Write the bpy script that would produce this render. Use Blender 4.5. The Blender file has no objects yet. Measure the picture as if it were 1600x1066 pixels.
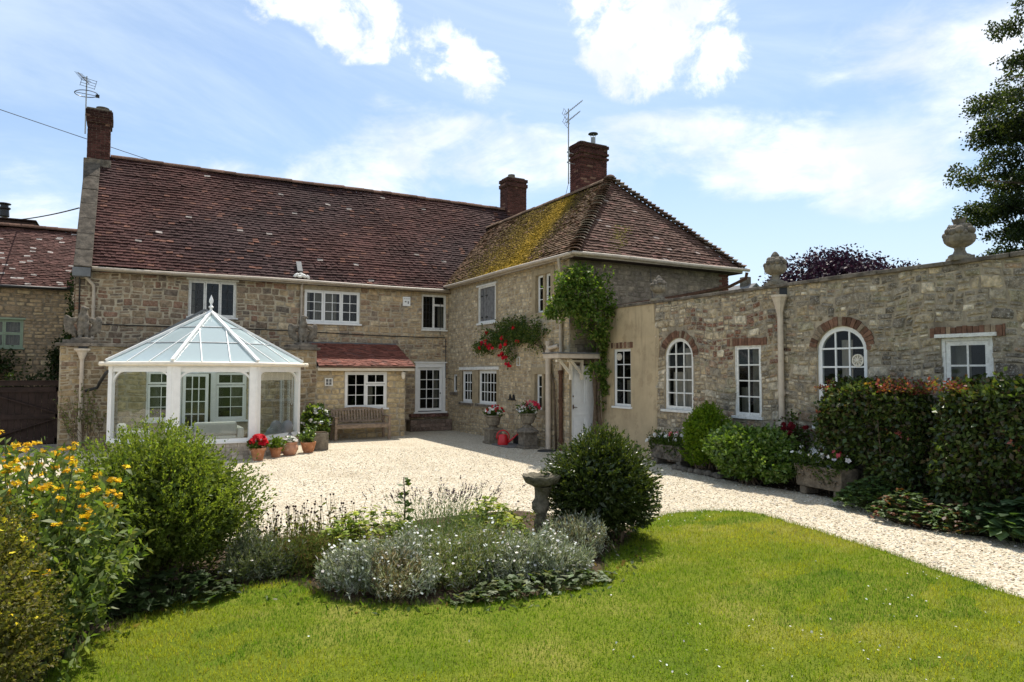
import bpy, math, random
import numpy as np
from mathutils import Vector, Matrix, geometry

# ------------------------------------------------------------------ camera, sky, sun, exposure
SC = bpy.context.scene
COL = SC.collection
def R(d): return math.radians(d)

YAW, PITCH, ROLL = R(28.97), R(2.6), R(0.136)
cam_d = bpy.data.cameras.new('camera')
cam = bpy.data.objects.new('camera', cam_d)
COL.objects.link(cam)
F = Vector((math.sin(YAW)*math.cos(PITCH), math.cos(YAW)*math.cos(PITCH), math.sin(PITCH)))
RT = Vector((math.cos(YAW), -math.sin(YAW), 0))
UP = RT.cross(F)
r2 = math.cos(ROLL)*RT + math.sin(ROLL)*UP
u2 = -math.sin(ROLL)*RT + math.cos(ROLL)*UP
cam.matrix_world = Matrix(((r2.x, u2.x, -F.x, -9.232), (r2.y, u2.y, -F.y, -21.09), (r2.z, u2.z, -F.z, 1.9), (0, 0, 0, 1)))
cam_d.sensor_width = 36.0
cam_d.lens = 24.13
cam_d.clip_end = 3000
SC.camera = cam

SUN = Vector((.37, .44, 1.0)).normalized()
EL = math.asin(SUN.z); AZ = math.atan2(SUN.x, SUN.y)
sl = bpy.data.lights.new('sun', 'SUN'); sl.energy = 4.3; sl.angle = R(.55); sl.color = (1, .945, .85)
so = bpy.data.objects.new('sun', sl); COL.objects.link(so)
so.rotation_euler = (-SUN).to_track_quat('-Z', 'Y').to_euler()
SC.view_settings.view_transform = 'Standard'; SC.view_settings.look = 'None'
SC.view_settings.exposure = .70; SC.view_settings.gamma = 1.0
SC.cycles.max_bounces = 8; SC.cycles.transparent_max_bounces = 16
SC.cycles.diffuse_bounces = 3; SC.cycles.caustics_reflective = False; SC.cycles.caustics_refractive = False

W = bpy.data.worlds.new('World'); SC.world = W; W.use_nodes = True
nt = W.node_tree; nd = nt.nodes; lk = nt.links; nd.clear()
class NG:
    """tiny node-graph helper"""
    def __init__(s, tree): s.t = tree; s.n = tree.nodes; s.l = tree.links
    def new(s, typ, **kw):
        n = s.n.new(typ)
        for k, v in kw.items():
            if k.startswith('i_'): n.inputs[int(k[2:])].default_value = v
            else: setattr(n, k, v)
        return n
    def link(s, a, b): s.l.new(a, b)
    def val(s, sock, v):
        if hasattr(v, 'is_output') or isinstance(v, bpy.types.NodeSocket): s.l.new(v, sock)
        else: sock.default_value = v
    def math(s, op, a, b=0.0, clamp=False):
        n = s.n.new('ShaderNodeMath'); n.operation = op; n.use_clamp = clamp
        s.val(n.inputs[0], a); s.val(n.inputs[1], b); return n.outputs[0]
    def mix(s, f, a, b, mode='MIX'):
        n = s.n.new('ShaderNodeMixRGB'); n.blend_type = mode
        s.val(n.inputs[0], f)
        for i, c in ((1, a), (2, b)):
            if isinstance(c, (tuple, list)): n.inputs[i].default_value = (*c[:3], 1)
            else: s.l.new(c, n.inputs[i])
        return n.outputs[0]
    def noise(s, vec, scale, detail=4, rough=.55, dist=0.0):
        n = s.n.new('ShaderNodeTexNoise'); n.inputs['Scale'].default_value = scale
        n.inputs['Detail'].default_value = detail; n.inputs['Roughness'].default_value = rough
        n.inputs['Distortion'].default_value = dist
        if vec is not None: s.l.new(vec, n.inputs['Vector'])
        return n
    def ramp(s, fac, stops):
        n = s.n.new('ShaderNodeValToRGB'); e = n.color_ramp.elements
        while len(e) < len(stops): e.new(.5)
        for i, (p, c) in enumerate(stops):
            e[i].position = p; e[i].color = (*c, 1) if len(c) == 3 else c
        s.val(n.inputs[0], fac); return n.outputs[0]
    def maprange(s, v, a, b, c=0.0, d=1.0, smooth=True):
        n = s.n.new('ShaderNodeMapRange'); n.interpolation_type = 'SMOOTHSTEP' if smooth else 'LINEAR'
        s.val(n.inputs[0], v)
        for i, q in enumerate((a, b, c, d)): n.inputs[i+1].default_value = q
        return n.outputs[0]

SKY_HAZE, SKY_GREY, SKY_WHITE = (5.8, 6.8, 7.8), (6.6, 7.0, 7.6), (9.0, 9.1, 9.3)
g = NG(nt)
tc = g.new('ShaderNodeTexCoord')
dirv = tc.outputs['Generated']
sky = g.new('ShaderNodeTexSky'); sky.sky_type = 'NISHITA'; sky.sun_disc = False
sky.sun_elevation = EL; sky.sun_rotation = AZ; sky.altitude = 50; sky.air_density = 1.0; sky.dust_density = 1.0; sky.ozone_density = 1.6
mst = g.new('ShaderNodeMapping'); mst.inputs['Scale'].default_value = (1, 1, 2.6); g.link(dirv, mst.inputs['Vector']); g_st = mst.outputs[0]
sep = g.new('ShaderNodeSeparateXYZ'); g.link(dirv, sep.inputs[0])
zz = g.math('MAXIMUM', g.math('ADD', sep.outputs[2], .12), .03)
px = g.math('DIVIDE', sep.outputs[0], zz); py = g.math('DIVIDE', sep.outputs[1], zz)
comb = g.new('ShaderNodeCombineXYZ'); g.link(px, comb.inputs[0]); g.link(py, comb.inputs[1])
cv = comb.outputs[0]
def fbm(vec, scale, detail, rough, dist, gain):
    return g.math('MULTIPLY', g.math('SUBTRACT', g.noise(vec, scale, detail, rough, dist).outputs[0], .5), gain)
mst = g.new('ShaderNodeMapping'); mst.inputs['Scale'].default_value = (1, 1, 2.4); g.link(dirv, mst.inputs['Vector']); g_st = mst.outputs[0]
n_puff = g.math('ADD', fbm(dirv, 12.0, 10, .64, .4, 4.2), fbm(dirv, 34.0, 6, .6, .2, 1.6))    # ragged cumulus edges
n_bank = g.math('ADD', fbm(g_st, 4.5, 10, .62, .6, 2.6), fbm(g_st, 14.0, 8, .62, .5, 1.1))     # streaky lower bank
n_veil = g.noise(cv, .62, 8, .62, 1.4).outputs[0]                                              # thin high veil
n_core = g.noise(dirv, 9.0, 6, .55, .2).outputs[0]
def blob(d, r0, r1):
    v = g.new('ShaderNodeVectorMath', operation='DOT_PRODUCT'); g.link(dirv, v.inputs[0])
    v.inputs[1].default_value = Vector(d).normalized()
    return g.maprange(v.outputs['Value'], math.cos(R(r1)), math.cos(R(r0)))
def addv(*a):
    o = a[0]
    for b in a[1:]: o = g.math('MAXIMUM', o, b)
    return o
def flat(d, r, k=1.0):
    """soft cloud bank, longer than high"""
    v = g.new('ShaderNodeVectorMath', operation='SUBTRACT'); g.link(dirv, v.inputs[0]); v.inputs[1].default_value = Vector(d).normalized()
    m = g.new('ShaderNodeVectorMath', operation='MULTIPLY'); g.link(v.outputs[0], m.inputs[0]); m.inputs[1].default_value = (1, 1, 2.6)
    l = g.new('ShaderNodeVectorMath', operation='LENGTH'); g.link(m.outputs[0], l.inputs[0])
    return g.maprange(l.outputs['Value'], r, 0, 0, k)
def plus(*a):
    o = a[0]
    for b in a[1:]: o = g.math('ADD', o, b)
    return g.math('MINIMUM', o, 1.0)
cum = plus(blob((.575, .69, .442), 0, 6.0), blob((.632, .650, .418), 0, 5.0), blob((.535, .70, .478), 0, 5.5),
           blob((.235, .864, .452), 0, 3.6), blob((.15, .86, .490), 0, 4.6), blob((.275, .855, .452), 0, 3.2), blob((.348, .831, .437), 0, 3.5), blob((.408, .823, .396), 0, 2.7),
           blob((.62, .35, .70), 2, 14), blob((-.75, .4, .55), 4, 14), blob((.1, -.85, .45), 18, 62))  # last blob: unseen cloud behind the camera, added to brighten the shaded walls
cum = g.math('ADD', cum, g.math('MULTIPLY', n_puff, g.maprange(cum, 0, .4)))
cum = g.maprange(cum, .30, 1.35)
band = plus(flat((.372, .868, .328), .20), flat((.44, .84, .30), .18), flat((.515, .80, .30), .17), flat((.27, .92, .262), .20, .8), flat((.655, .69, .31), .18), flat((.715, .640, .285), .19), flat((.785, .56, .262), .18), flat((.83, .50, .22), .14, .7),
            flat((.86, .42, .33), .30, .62), flat((.80, .45, .40), .22, .5), flat((-.14, .97, .19), .24, .75), flat((.60, .73, .335), .10, .75), flat((.10, .96, .265), .10, .5), flat((.28, .87, .36), .05, .5))
band = g.math('ADD', band, g.math('MULTIPLY', n_bank, g.maprange(band, 0, .4)))
band = g.math('MULTIPLY', g.maprange(band, .25, 1.4), .82)
veil = g.math('MULTIPLY', g.maprange(n_veil, .36, .68), .62)
low = g.maprange(sep.outputs[2], .34, .04, 0, .75)
haze_f = g.math('ADD', g.math('MULTIPLY', g.math('MAXIMUM', veil, low), .80), .20, True)
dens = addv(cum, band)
bs = g.mix(haze_f, g.mix(1.0, sky.outputs[0], (.86, 1.0, 1.10), 'MULTIPLY'), SKY_HAZE)
white = g.mix(g.maprange(n_core, .40, .62), SKY_GREY, SKY_WHITE)
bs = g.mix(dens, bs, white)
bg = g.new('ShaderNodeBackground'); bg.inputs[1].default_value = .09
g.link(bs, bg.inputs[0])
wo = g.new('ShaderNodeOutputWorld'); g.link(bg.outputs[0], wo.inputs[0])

# ------------------------------------------------------------------ helpers
rng = np.random.default_rng(7)
random.seed(5)

def wloc(o):
    v = Vector((0, 0, 0))
    while o is not None: v += o.location; o = o.parent
    return v

class MB:
    def __init__(s): s.v = []; s.f = []; s.m = []; s.c = []; s.n = 0
    def add(s, vs, fs, mat=0, col=(1, 1, 1)):
        b = s.n; s.v.extend([tuple(x) for x in vs]); s.n += len(vs)
        s.c.extend([col]*len(vs)); s.f.extend([tuple(i+b for i in f) for f in fs]); s.m.extend([mat]*len(fs))
    def box(s, x0, x1, y0, y1, z0, z1, mat=0, col=(1, 1, 1)):
        s.lbox(lambda a, b, c: (a, b, c), x0, x1, y0, y1, z0, z1, mat, col)
    def lbox(s, P, u0, u1, w0, w1, d0, d1, mat=0, col=(1, 1, 1)):
        q = [P(u, w, d) for d in (d0, d1) for (u, w) in ((u0, w0), (u1, w0), (u1, w1), (u0, w1))]
        s.add(q, [(3, 2, 1, 0), (4, 5, 6, 7), (0, 1, 5, 4), (1, 2, 6, 5), (2, 3, 7, 6), (3, 0, 4, 7)], mat, col)
    def obox(s, p0, p1, w, h, mat=0, col=(1, 1, 1), up=(0, 0, 1)):
        """bar from p0 to p1 with section w x h"""
        p0 = Vector(p0); p1 = Vector(p1); a = (p1-p0).normalized(); up = Vector(up)
        r = a.cross(up)
        if r.length < 1e-4: r = a.cross(Vector((0, 1, 0)))
        r.normalize(); k = r.cross(a)
        q = [p + r*(sx*w/2) + k*(sz*h/2) for p in (p0, p1) for (sx, sz) in ((-1, -1), (1, -1), (1, 1), (-1, 1))]
        s.add(q, [(0, 1, 2, 3), (7, 6, 5, 4), (4, 5, 1, 0), (5, 6, 2, 1), (6, 7, 3, 2), (7, 4, 0, 3)], mat, col)
    def tube(s, pts, rad, n=10, mat=0, col=(1, 1, 1), cap=True):
        pts = [Vector(p) for p in pts]
        if not hasattr(rad, '__len__'): rad = [rad]*len(pts)
        rings = []; pr = None
        for i, p in enumerate(pts):
            t = (pts[min(i+1, len(pts)-1)] - pts[max(i-1, 0)]).normalized()
            if pr is None:
                x = t.cross(Vector((0, 0, 1)))
                if x.length < 1e-3: x = Vector((1, 0, 0))
            else:
                x = pr - t*pr.dot(t)
            x.normalize(); pr = x; y = t.cross(x)
            rings.append([p + (x*math.cos(2*math.pi*k/n) + y*math.sin(2*math.pi*k/n))*rad[i] for k in range(n)])
        vs = [v for r in rings for v in r]; fs = []
        for i in range(len(pts)-1):
            for k in range(n):
                fs.append((i*n+k, i*n+(k+1) % n, (i+1)*n+(k+1) % n, (i+1)*n+k))
        if cap: fs.append(tuple(range(n-1, -1, -1))); fs.append(tuple(range((len(pts)-1)*n, len(pts)*n)))
        s.add(vs, fs, mat, col)
    def lathe(s, prof, c=(0, 0, 0), n=24, mat=0, col=(1, 1, 1), sq=1.0, flute=0.0, nfl=12):
        cx, cy, cz = c; vs = []; fs = []
        for r, z in prof:
            for k in range(n):
                a = 2*math.pi*k/n; rr = r*(1+flute*math.cos(a*nfl))
                vs.append((cx+rr*math.cos(a), cy+rr*math.sin(a)*sq, cz+z))
        for i in range(len(prof)-1):
            for k in range(n): fs.append((i*n+k, i*n+(k+1) % n, (i+1)*n+(k+1) % n, (i+1)*n+k))
        if prof[0][0] > 1e-4: fs.append(tuple(range(n-1, -1, -1)))
        if prof[-1][0] > 1e-4: fs.append(tuple(range((len(prof)-1)*n, len(prof)*n)))
        s.add(vs, fs, mat, col)
    def ball(s, c, r, mat=0, col=(1, 1, 1), nu=12, nv=8, rot=None):
        if not hasattr(r, '__len__'): r = (r, r, r)
        vs = []; fs = []
        for j in range(nv+1):
            t = math.pi*j/nv
            for i in range(nu):
                a = 2*math.pi*i/nu
                p = Vector((r[0]*math.sin(t)*math.cos(a), r[1]*math.sin(t)*math.sin(a), r[2]*math.cos(t)))
                if rot is not None: p = rot @ p
                vs.append(p + Vector(c))
        for j in range(nv):
            for i in range(nu): fs.append((j*nu+i, (j+1)*nu+i, (j+1)*nu+(i+1) % nu, j*nu+(i+1) % nu))
        s.add(vs, fs, mat, col)
    def build(s, name, mats, parent=None, smooth=False, off=None, bevel=0, remesh=0, angle=None):
        me = bpy.data.meshes.new(name)
        o = Vector(off) if off is not None else wloc(parent)
        v = np.array(s.v, dtype=np.float64).reshape(-1, 3) - np.array(o)
        me.from_pydata(v.tolist(), [], s.f)
        if not isinstance(mats, (list, tuple)): mats = [mats]
        for m in mats: me.materials.append(m)
        me.polygons.foreach_set('material_index', s.m)
        ca = me.color_attributes.new('Col', 'FLOAT_COLOR', 'POINT')
        c = np.ones((len(s.c), 4), np.float32)
        if s.c: c[:, :3] = np.array(s.c, np.float32)
        ca.data.foreach_set('color', c.ravel())
        if smooth: me.polygons.foreach_set('use_smooth', [True]*len(me.polygons))
        me.update()
        ob = bpy.data.objects.new(name, me); COL.objects.link(ob)
        if parent is not None: ob.parent = parent
        elif off is not None: ob.location = off
        if remesh:
            m = ob.modifiers.new('fuse', 'REMESH'); m.mode = 'VOXEL'; m.voxel_size = remesh; m.use_smooth_shade = True
            m2 = ob.modifiers.new('soften', 'SMOOTH'); m2.iterations = 2; m2.factor = .5
        if bevel:
            m = ob.modifiers.new('edge', 'BEVEL'); m.width = bevel; m.segments = 2; m.limit_method = 'ANGLE'; m.angle_limit = R(40)
        if angle:
            m = ob.modifiers.new('split', 'EDGE_SPLIT'); m.split_angle = R(angle)
        return ob

def np_mesh(name, V, Fc, C, mats, parent=None, off=None, smooth=False):
    """V (n,3), Fc (m,k) same-size faces, C (n,3) colours"""
    me = bpy.data.meshes.new(name)
    o = np.array(Vector(off) if off is not None else wloc(parent))
    V = (np.asarray(V, np.float64) - o).astype(np.float32); Fc = np.asarray(Fc, np.int32); m, k = Fc.shape
    me.vertices.add(len(V)); me.vertices.foreach_set('co', V.ravel())
    me.loops.add(m*k); me.loops.foreach_set('vertex_index', Fc.ravel())
    me.polygons.add(m); me.polygons.foreach_set('loop_start', np.arange(0, m*k, k, dtype=np.int32))
    me.polygons.foreach_set('loop_total', np.full(m, k, np.int32))
    if smooth: me.polygons.foreach_set('use_smooth', np.ones(m, bool))
    ca = me.color_attributes.new('Col', 'FLOAT_COLOR', 'POINT')
    c = np.ones((len(V), 4), np.float32); c[:, :3] = C; ca.data.foreach_set('color', c.ravel())
    if not isinstance(mats, (list, tuple)): mats = [mats]
    for mm in mats: me.materials.append(mm)
    me.update(calc_edges=True); me.validate()
    ob = bpy.data.objects.new(name, me); COL.objects.link(ob)
    if parent is not None: ob.parent = parent
    elif off is not None: ob.location = off
    return ob

def thing(name, label, cat, loc=(0, 0, 0), group=None):
    o = bpy.data.objects.new(name, None); COL.objects.link(o); o.location = loc
    o.empty_display_size = .2
    return tag(o, label, cat, group)
def tag(o, label=None, cat=None, group=None, kind=None):
    if label: o['label'] = label
    if cat: o['category'] = cat
    if group: o['group'] = group
    if kind: o['kind'] = kind
    return o
def copy_tree(o, parent=None):
    c = o.copy(); COL.objects.link(c); c.parent = parent
    for ch in list(o.children): copy_tree(ch, c)
    return c

# ------------------------------------------------------------------ materials
def newmat(name):
    m = bpy.data.materials.new(name); m.use_nodes = True; m.node_tree.nodes.clear()
    q = NG(m.node_tree); out = q.new('ShaderNodeOutputMaterial')
    return m, q, out
def attr(q):
    a = q.new('ShaderNodeAttribute'); a.attribute_name = 'Col'; return a.outputs['Color']
def pos(q): return q.new('ShaderNodeNewGeometry').outputs['Position']
def bump(q, h, strength, dist=.02):
    b = q.new('ShaderNodeBump'); b.inputs['Strength'].default_value = strength; b.inputs['Distance'].default_value = dist
    q.link(h, b.inputs['Height']); return b.outputs[0]
def princ(q, out, col, rough=.8, spec=.3, nrm=None, metal=0.0):
    p = q.new('ShaderNodeBsdfPrincipled')
    q.val(p.inputs['Base Color'], (*col, 1) if isinstance(col, tuple) else col)
    q.val(p.inputs['Roughness'], rough); p.inputs['Specular IOR Level'].default_value = spec
    p.inputs['Metallic'].default_value = metal
    if nrm is not None: q.link(nrm, p.inputs['Normal'])
    q.link(p.outputs[0], out.inputs[0]); return p

def m_surface(name, col=None, vary=.25, scale=6.0, rough=.85, bstr=.3, bscale=40.0, spec=.2, speck=None, speck_f=.5, speck_scale=18, bdist=.02, streak=0.0):
    """noisy weathered surface; base colour from the Col attribute when col is None"""
    m, q, out = newmat(name); P = pos(q)
    base = attr(q) if col is None else None
    n = q.noise(P, scale, 6, .62).outputs[0]
    f = q.maprange(n, .25, .75, 1-vary, 1+vary)
    gray = q.new('ShaderNodeCombineXYZ')
    for i in range(3): q.link(f, gray.inputs[i])
    c = q.mix(1.0, base if base is not None else col, gray.outputs[0], 'MULTIPLY')
    if speck is not None:
        s2 = q.noise(P, speck_scale, 5, .7).outputs[0]
        c = q.mix(q.math('MULTIPLY', q.maprange(s2, .53, .63), speck_f), c, speck)
    if streak:
        mp = q.new('ShaderNodeMapping'); mp.inputs['Scale'].default_value = (9, 9, .7); q.link(P, mp.inputs['Vector'])
        s3 = q.noise(mp.outputs[0], 1.0, 4, .6).outputs[0]
        c = q.mix(q.math('MULTIPLY', q.maprange(s3, .5, .75), streak), c, (.20, .155, .10))
    nb = q.noise(P, bscale, 5, .65).outputs[0]
    princ(q, out, c, rough, spec, bump(q, nb, bstr, bdist)); return m

M = {}
M['stone'] = m_surface('rubble_stone', None, .38, 9, .92, .6, 38, .15, (.44, .39, .31), .35, 26)
M['gable_stone'] = m_surface('gable_stone', (.105, .088, .070), .5, 5, .95, .7, 26, .1, (.055, .05, .043), .8, 9)
M['trough_stone'] = m_surface('brown_trough_stone', (.20, .16, .115), .4, 9, .95, .7, 32, .1, (.09, .075, .055), .7, 12)
M['mortar'] = m_surface('lime_mortar', (.40, .335, .24), .3, 5, .95, .5, 30, .1, (.13, .105, .075), .5, 7)
M['mortar_dark'] = m_surface('old_mortar', (.20, .165, .12), .4, 3, .95, .5, 30, .1, (.09, .075, .055), .6, 5)
M['mortar_mid'] = m_surface('weathered_mortar', (.33, .275, .20), .4, 4, .95, .6, 30, .1, (.13, .105, .08), .6, 6)
M['lichen_stone'] = m_surface('lichened_stone', None, .55, 11, .95, 1.0, 34, .1, (.52, .48, .41), .75, 40, .03)
M['ashlar'] = m_surface('dressed_stone', (.36, .285, .18), .2, 5, .9, .3, 40, .15, (.2, .16, .11), .4, 9)
M['coping'] = m_surface('coping_stone', (.16, .135, .108), .5, 5, .95, .7, 26, .1, (.075, .068, .058), .8, 9)
M['statuary'] = m_surface('weathered_statuary', (.17, .145, .115), .45, 9, .95, .7, 30, .1, (.10, .09, .075), .7, 14)
M['urn_stone'] = m_surface('pale_carved_stone', (.215, .185, .14), .35, 9, .92, .6, 34, .1, (.11, .095, .075), .75, 14)
M['tile'] = m_surface('clay_tile', None, .32, 14, .92, .5, 60, .12, (.30, .26, .24), .10, 30)
M['render'] = m_surface('ochre_render', (.50, .39, .245), .16, 1.4, .95, .35, 26, .1, (.36, .27, .165), .55, 2.6, streak=.42)
M['brick'] = m_surface('red_brick', None, .3, 16, .92, .5, 60, .15)
M['brick_mortar'] = m_surface('sooty_mortar', (.15, .11, .09), .3, 12, .95, .4, 40, .1)
M['lead'] = m_surface('lead_sheet', (.13, .135, .14), .2, 4, .6, .15, 20, .4)
M['white'] = m_surface('white_paint', (.80, .79, .76), .05, 8, .45, .05, 40, .35)
M['worn_white'] = m_surface('worn_white_paint', (.74, .72, .67), .14, 14, .6, .15, 50, .3, (.42, .36, .28), .35, 22)
M['cream'] = m_surface('cream_paint', (.55, .46, .36), .1, 7, .5, .08, 40, .35, (.35, .27, .19), .25, 12)
M['cream_pale'] = m_surface('pale_cream_paint', (.78, .70, .57), .07, 7, .5, .08, 40, .35)
M['gutter'] = m_surface('gutter_paint', (.44, .37, .29), .15, 5, .55, .1, 40, .3, (.3, .24, .18), .4, 9)
M['black_iron'] = m_surface('black_iron', (.02, .02, .02), .2, 10, .5, .1, 40, .4)
M['rust_iron'] = m_surface('rusted_iron', (.10, .05, .03), .4, 16, .8, .3, 40, .2)
M['timber_dark'] = m_surface('dark_timber', (.035, .022, .018), .35, 5, .75, .3, 30, .2)
M['teak'] = m_surface('weathered_teak', (.27, .20, .145), .3, 12, .85, .35, 50, .15, (.15, .11, .08), .5, 16)
M['grey_timber'] = m_surface('grey_timber', (.17, .165, .16), .3, 10, .85, .3, 50, .2)
M['green_paint'] = m_surface('sage_paint', (.22, .28, .20), .1, 8, .6, .1, 40, .3)
M['terracotta'] = m_surface('terracotta', (.42, .185, .09), .22, 10, .85, .2, 40, .2, (.55, .38, .28), .4, 10)
M['terracotta_pale'] = m_surface('pale_terracotta', (.45, .235, .15), .22, 10, .88, .2, 40, .2, (.58, .45, .36), .5, 9)
M['red_plastic'] = m_surface('red_plastic', (.55, .015, .02), .05, 5, .35, .02, 40, .5)
M['black_plastic'] = m_surface('black_plastic', (.012, .012, .012), .1, 5, .45, .05, 40, .4)
M['bark'] = m_surface('bark', (.13, .095, .065), .4, 14, .95, .7, 30, .1)
M['soil'] = m_surface('garden_soil', (.075, .052, .034), .45, 8, .98, .9, 26, .1, (.16, .12, .08), .5, 20, .05)
M['cushion'] = m_surface('pale_upholstery', (.62, .58, .50), .06, 6, .95, .12, 90, .1)
M['grey_cushion'] = m_surface('grey_upholstery', (.22, .22, .22), .08, 6, .95, .12, 90, .1)
M['curtain'] = m_surface('curtain_cloth', (.50, .44, .37), .1, 9, .95, .1, 60, .1)
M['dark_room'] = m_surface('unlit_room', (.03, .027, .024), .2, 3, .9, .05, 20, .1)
M['metal'] = m_surface('galvanised_metal', (.32, .33, .34), .15, 10, .4, .1, 40, .5)
M['tray'] = m_surface('slate_paving', (.16, .15, .14), .3, 9, .9, .4, 40, .2)
M['roof_felt'] = m_surface('roof_base', (.045, .03, .026), .3, 6, .95, .3, 30, .1)
M['red_tile'] = m_surface('red_clay_tile', None, .2, 14, .85, .4, 60, .25)

def m_glass(name, tint=(.92, .95, .95), refl=1.0):
    m, q, out = newmat(name)
    t = q.new('ShaderNodeBsdfTransparent'); t.inputs[0].default_value = (*tint, 1)
    gl = q.new('ShaderNodeBsdfGlossy'); gl.inputs['Roughness'].default_value = .015; gl.inputs['Color'].default_value = (.95, .97, 1, 1)
    nz = q.noise(pos(q), 2.2, 2, .5).outputs[0]
    b = q.new('ShaderNodeBump'); b.inputs['Strength'].default_value = .05; b.inputs['Distance'].default_value = .05; q.link(nz, b.inputs['Height'])
    q.link(b.outputs[0], gl.inputs['Normal'])
    lw = q.new('ShaderNodeLayerWeight'); lw.inputs[0].default_value = .5
    f = q.math('MULTIPLY', q.math('ADD', q.math('MULTIPLY', q.math('POWER', lw.outputs['Facing'], 5.0), .9), .045), refl, True)
    mx = q.new('ShaderNodeMixShader'); q.link(f, mx.inputs[0]); q.link(t.outputs[0], mx.inputs[1]); q.link(gl.outputs[0], mx.inputs[2])
    q.link(mx.outputs[0], out.inputs[0]); return m
M['glass'] = m_glass('window_glass', (.66, .68, .67), .42)
M['cons_glass'] = m_glass('conservatory_glass', (.93, .94, .93), 1.0)
def m_roofglass():
    m, q, out = newmat('polycarbonate_roof')
    t = q.new('ShaderNodeBsdfTransparent'); t.inputs[0].default_value = (.80, .90, .90, 1)
    d = q.new('ShaderNodeBsdfTranslucent'); d.inputs[0].default_value = (.78, .92, .95, 1)
    d2 = q.new('ShaderNodeBsdfDiffuse'); d2.inputs[0].default_value = (.78, .92, .95, 1)
    gl = q.new('ShaderNodeBsdfGlossy'); gl.inputs['Roughness'].default_value = .06
    a = q.new('ShaderNodeMixShader'); a.inputs[0].default_value = .5; q.link(d.outputs[0], a.inputs[1]); q.link(d2.outputs[0], a.inputs[2])
    b = q.new('ShaderNodeMixShader'); b.inputs[0].default_value = .70; q.link(t.outputs[0], b.inputs[1]); q.link(a.outputs[0], b.inputs[2])
    lw = q.new('ShaderNodeLayerWeight'); lw.inputs[0].default_value = .5
    f = q.math('ADD', q.math('MULTIPLY', q.math('POWER', lw.outputs['Facing'], 5.0), .8), .05)
    c = q.new('ShaderNodeMixShader'); q.link(f, c.inputs[0]); q.link(b.outputs[0], c.inputs[1]); q.link(gl.outputs[0], c.inputs[2])
    q.link(c.outputs[0], out.inputs[0]); return m
M['roof_glass'] = m_roofglass()

def m_leaf(name, trans=.35, rough=.5, spec=.35, tint=(1.55, 1.55, .5)):
    m, q, out = newmat(name); c = attr(q)
    n = q.noise(pos(q), 30, 3, .6).outputs[0]
    gr = q.new('ShaderNodeCombineXYZ'); f = q.maprange(n, .3, .7, .8, 1.2)
    for i in range(3): q.link(f, gr.inputs[i])
    c = q.mix(1.0, c, gr.outputs[0], 'MULTIPLY')
    p = q.new('ShaderNodeBsdfPrincipled'); q.link(c, p.inputs['Base Color']); p.inputs['Roughness'].default_value = rough
    p.inputs['Specular IOR Level'].default_value = spec
    t = q.new('ShaderNodeBsdfTranslucent')
    q.link(q.mix(1.0, c, tint, 'MULTIPLY'), t.inputs[0])
    mx = q.new('ShaderNodeMixShader'); mx.inputs[0].default_value = trans
    q.link(p.outputs[0], mx.inputs[1]); q.link(t.outputs[0], mx.inputs[2]); q.link(mx.outputs[0], out.inputs[0]); return m
M['leaf'] = m_leaf('leaf', .42, .5, .18)
M['leaf_gloss'] = m_leaf('glossy_leaf', .28, .34, .42)
M['leaf_soft'] = m_leaf('felted_leaf', .22, .9, .06, (1.3, 1.3, .8))
M['purple_leaf'] = m_leaf('purple_leaf', .2, .5, .15, (1.2, .8, 1.1))
M['petal'] = m_leaf('petal', .25, .7, .1, (1.1, 1.1, 1.1))
M['grass'] = m_leaf('grass_blade', .42, .6, .08)

def m_gravel():
    m, q, out = newmat('limestone_gravel'); P = pos(q)
    mp = q.new('ShaderNodeMapping'); mp.inputs['Scale'].default_value = (1, 1, .2); q.link(P, mp.inputs['Vector'])
    v = q.new('ShaderNodeTexVoronoi'); v.inputs['Scale'].default_value = 36; q.link(mp.outputs[0], v.inputs['Vector'])
    v2 = q.new('ShaderNodeTexVoronoi'); v2.inputs['Scale'].default_value = 62; q.link(mp.outputs[0], v2.inputs['Vector'])
    sp = q.new('ShaderNodeSeparateColor'); q.link(v.outputs['Color'], sp.inputs[0])
    sp2 = q.new('ShaderNodeSeparateColor'); q.link(v2.outputs['Color'], sp2.inputs[0])
    c = q.ramp(sp.outputs[0], [(0, (.29, .22, .14)), (.18, (.49, .405, .275)), (.5, (.65, .56, .41)), (.8, (.73, .66, .52)), (1, (.80, .76, .67))])
    cb = q.ramp(sp2.outputs[1], [(0, (.24, .18, .115)), (.3, (.53, .45, .325)), (1, (.71, .65, .535))])
    c = q.mix(.4, c, cb)
    big = q.noise(P, .8, 4, .6).outputs[0]
    c = q.mix(q.maprange(big, .45, .72, 0, .42), c, (.47, .39, .275))
    mp2 = q.new('ShaderNodeMapping'); mp2.inputs['Scale'].default_value = (.5, .16, 1); mp2.inputs['Rotation'].default_value = (0, 0, .5); q.link(P, mp2.inputs['Vector'])
    ruts = q.noise(mp2.outputs[0], 2.6, 4, .6).outputs[0]
    c = q.mix(q.maprange(ruts, .54, .68, 0, .30), c, (.40, .33, .235))
    h = q.math('SUBTRACT', 1.0, v.outputs['Distance'])
    h = q.math('ADD', h, q.math('MULTIPLY', v2.outputs['Distance'], -.6))
    princ(q, out, c, .95, .1, bump(q, h, .9, .03)); return m
M['gravel'] = m_gravel()
def m_pebble():
    return m_surface('loose_pebble', None, .15, 60, .92, .3, 120, .15)
M['pebble'] = m_pebble()
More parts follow.
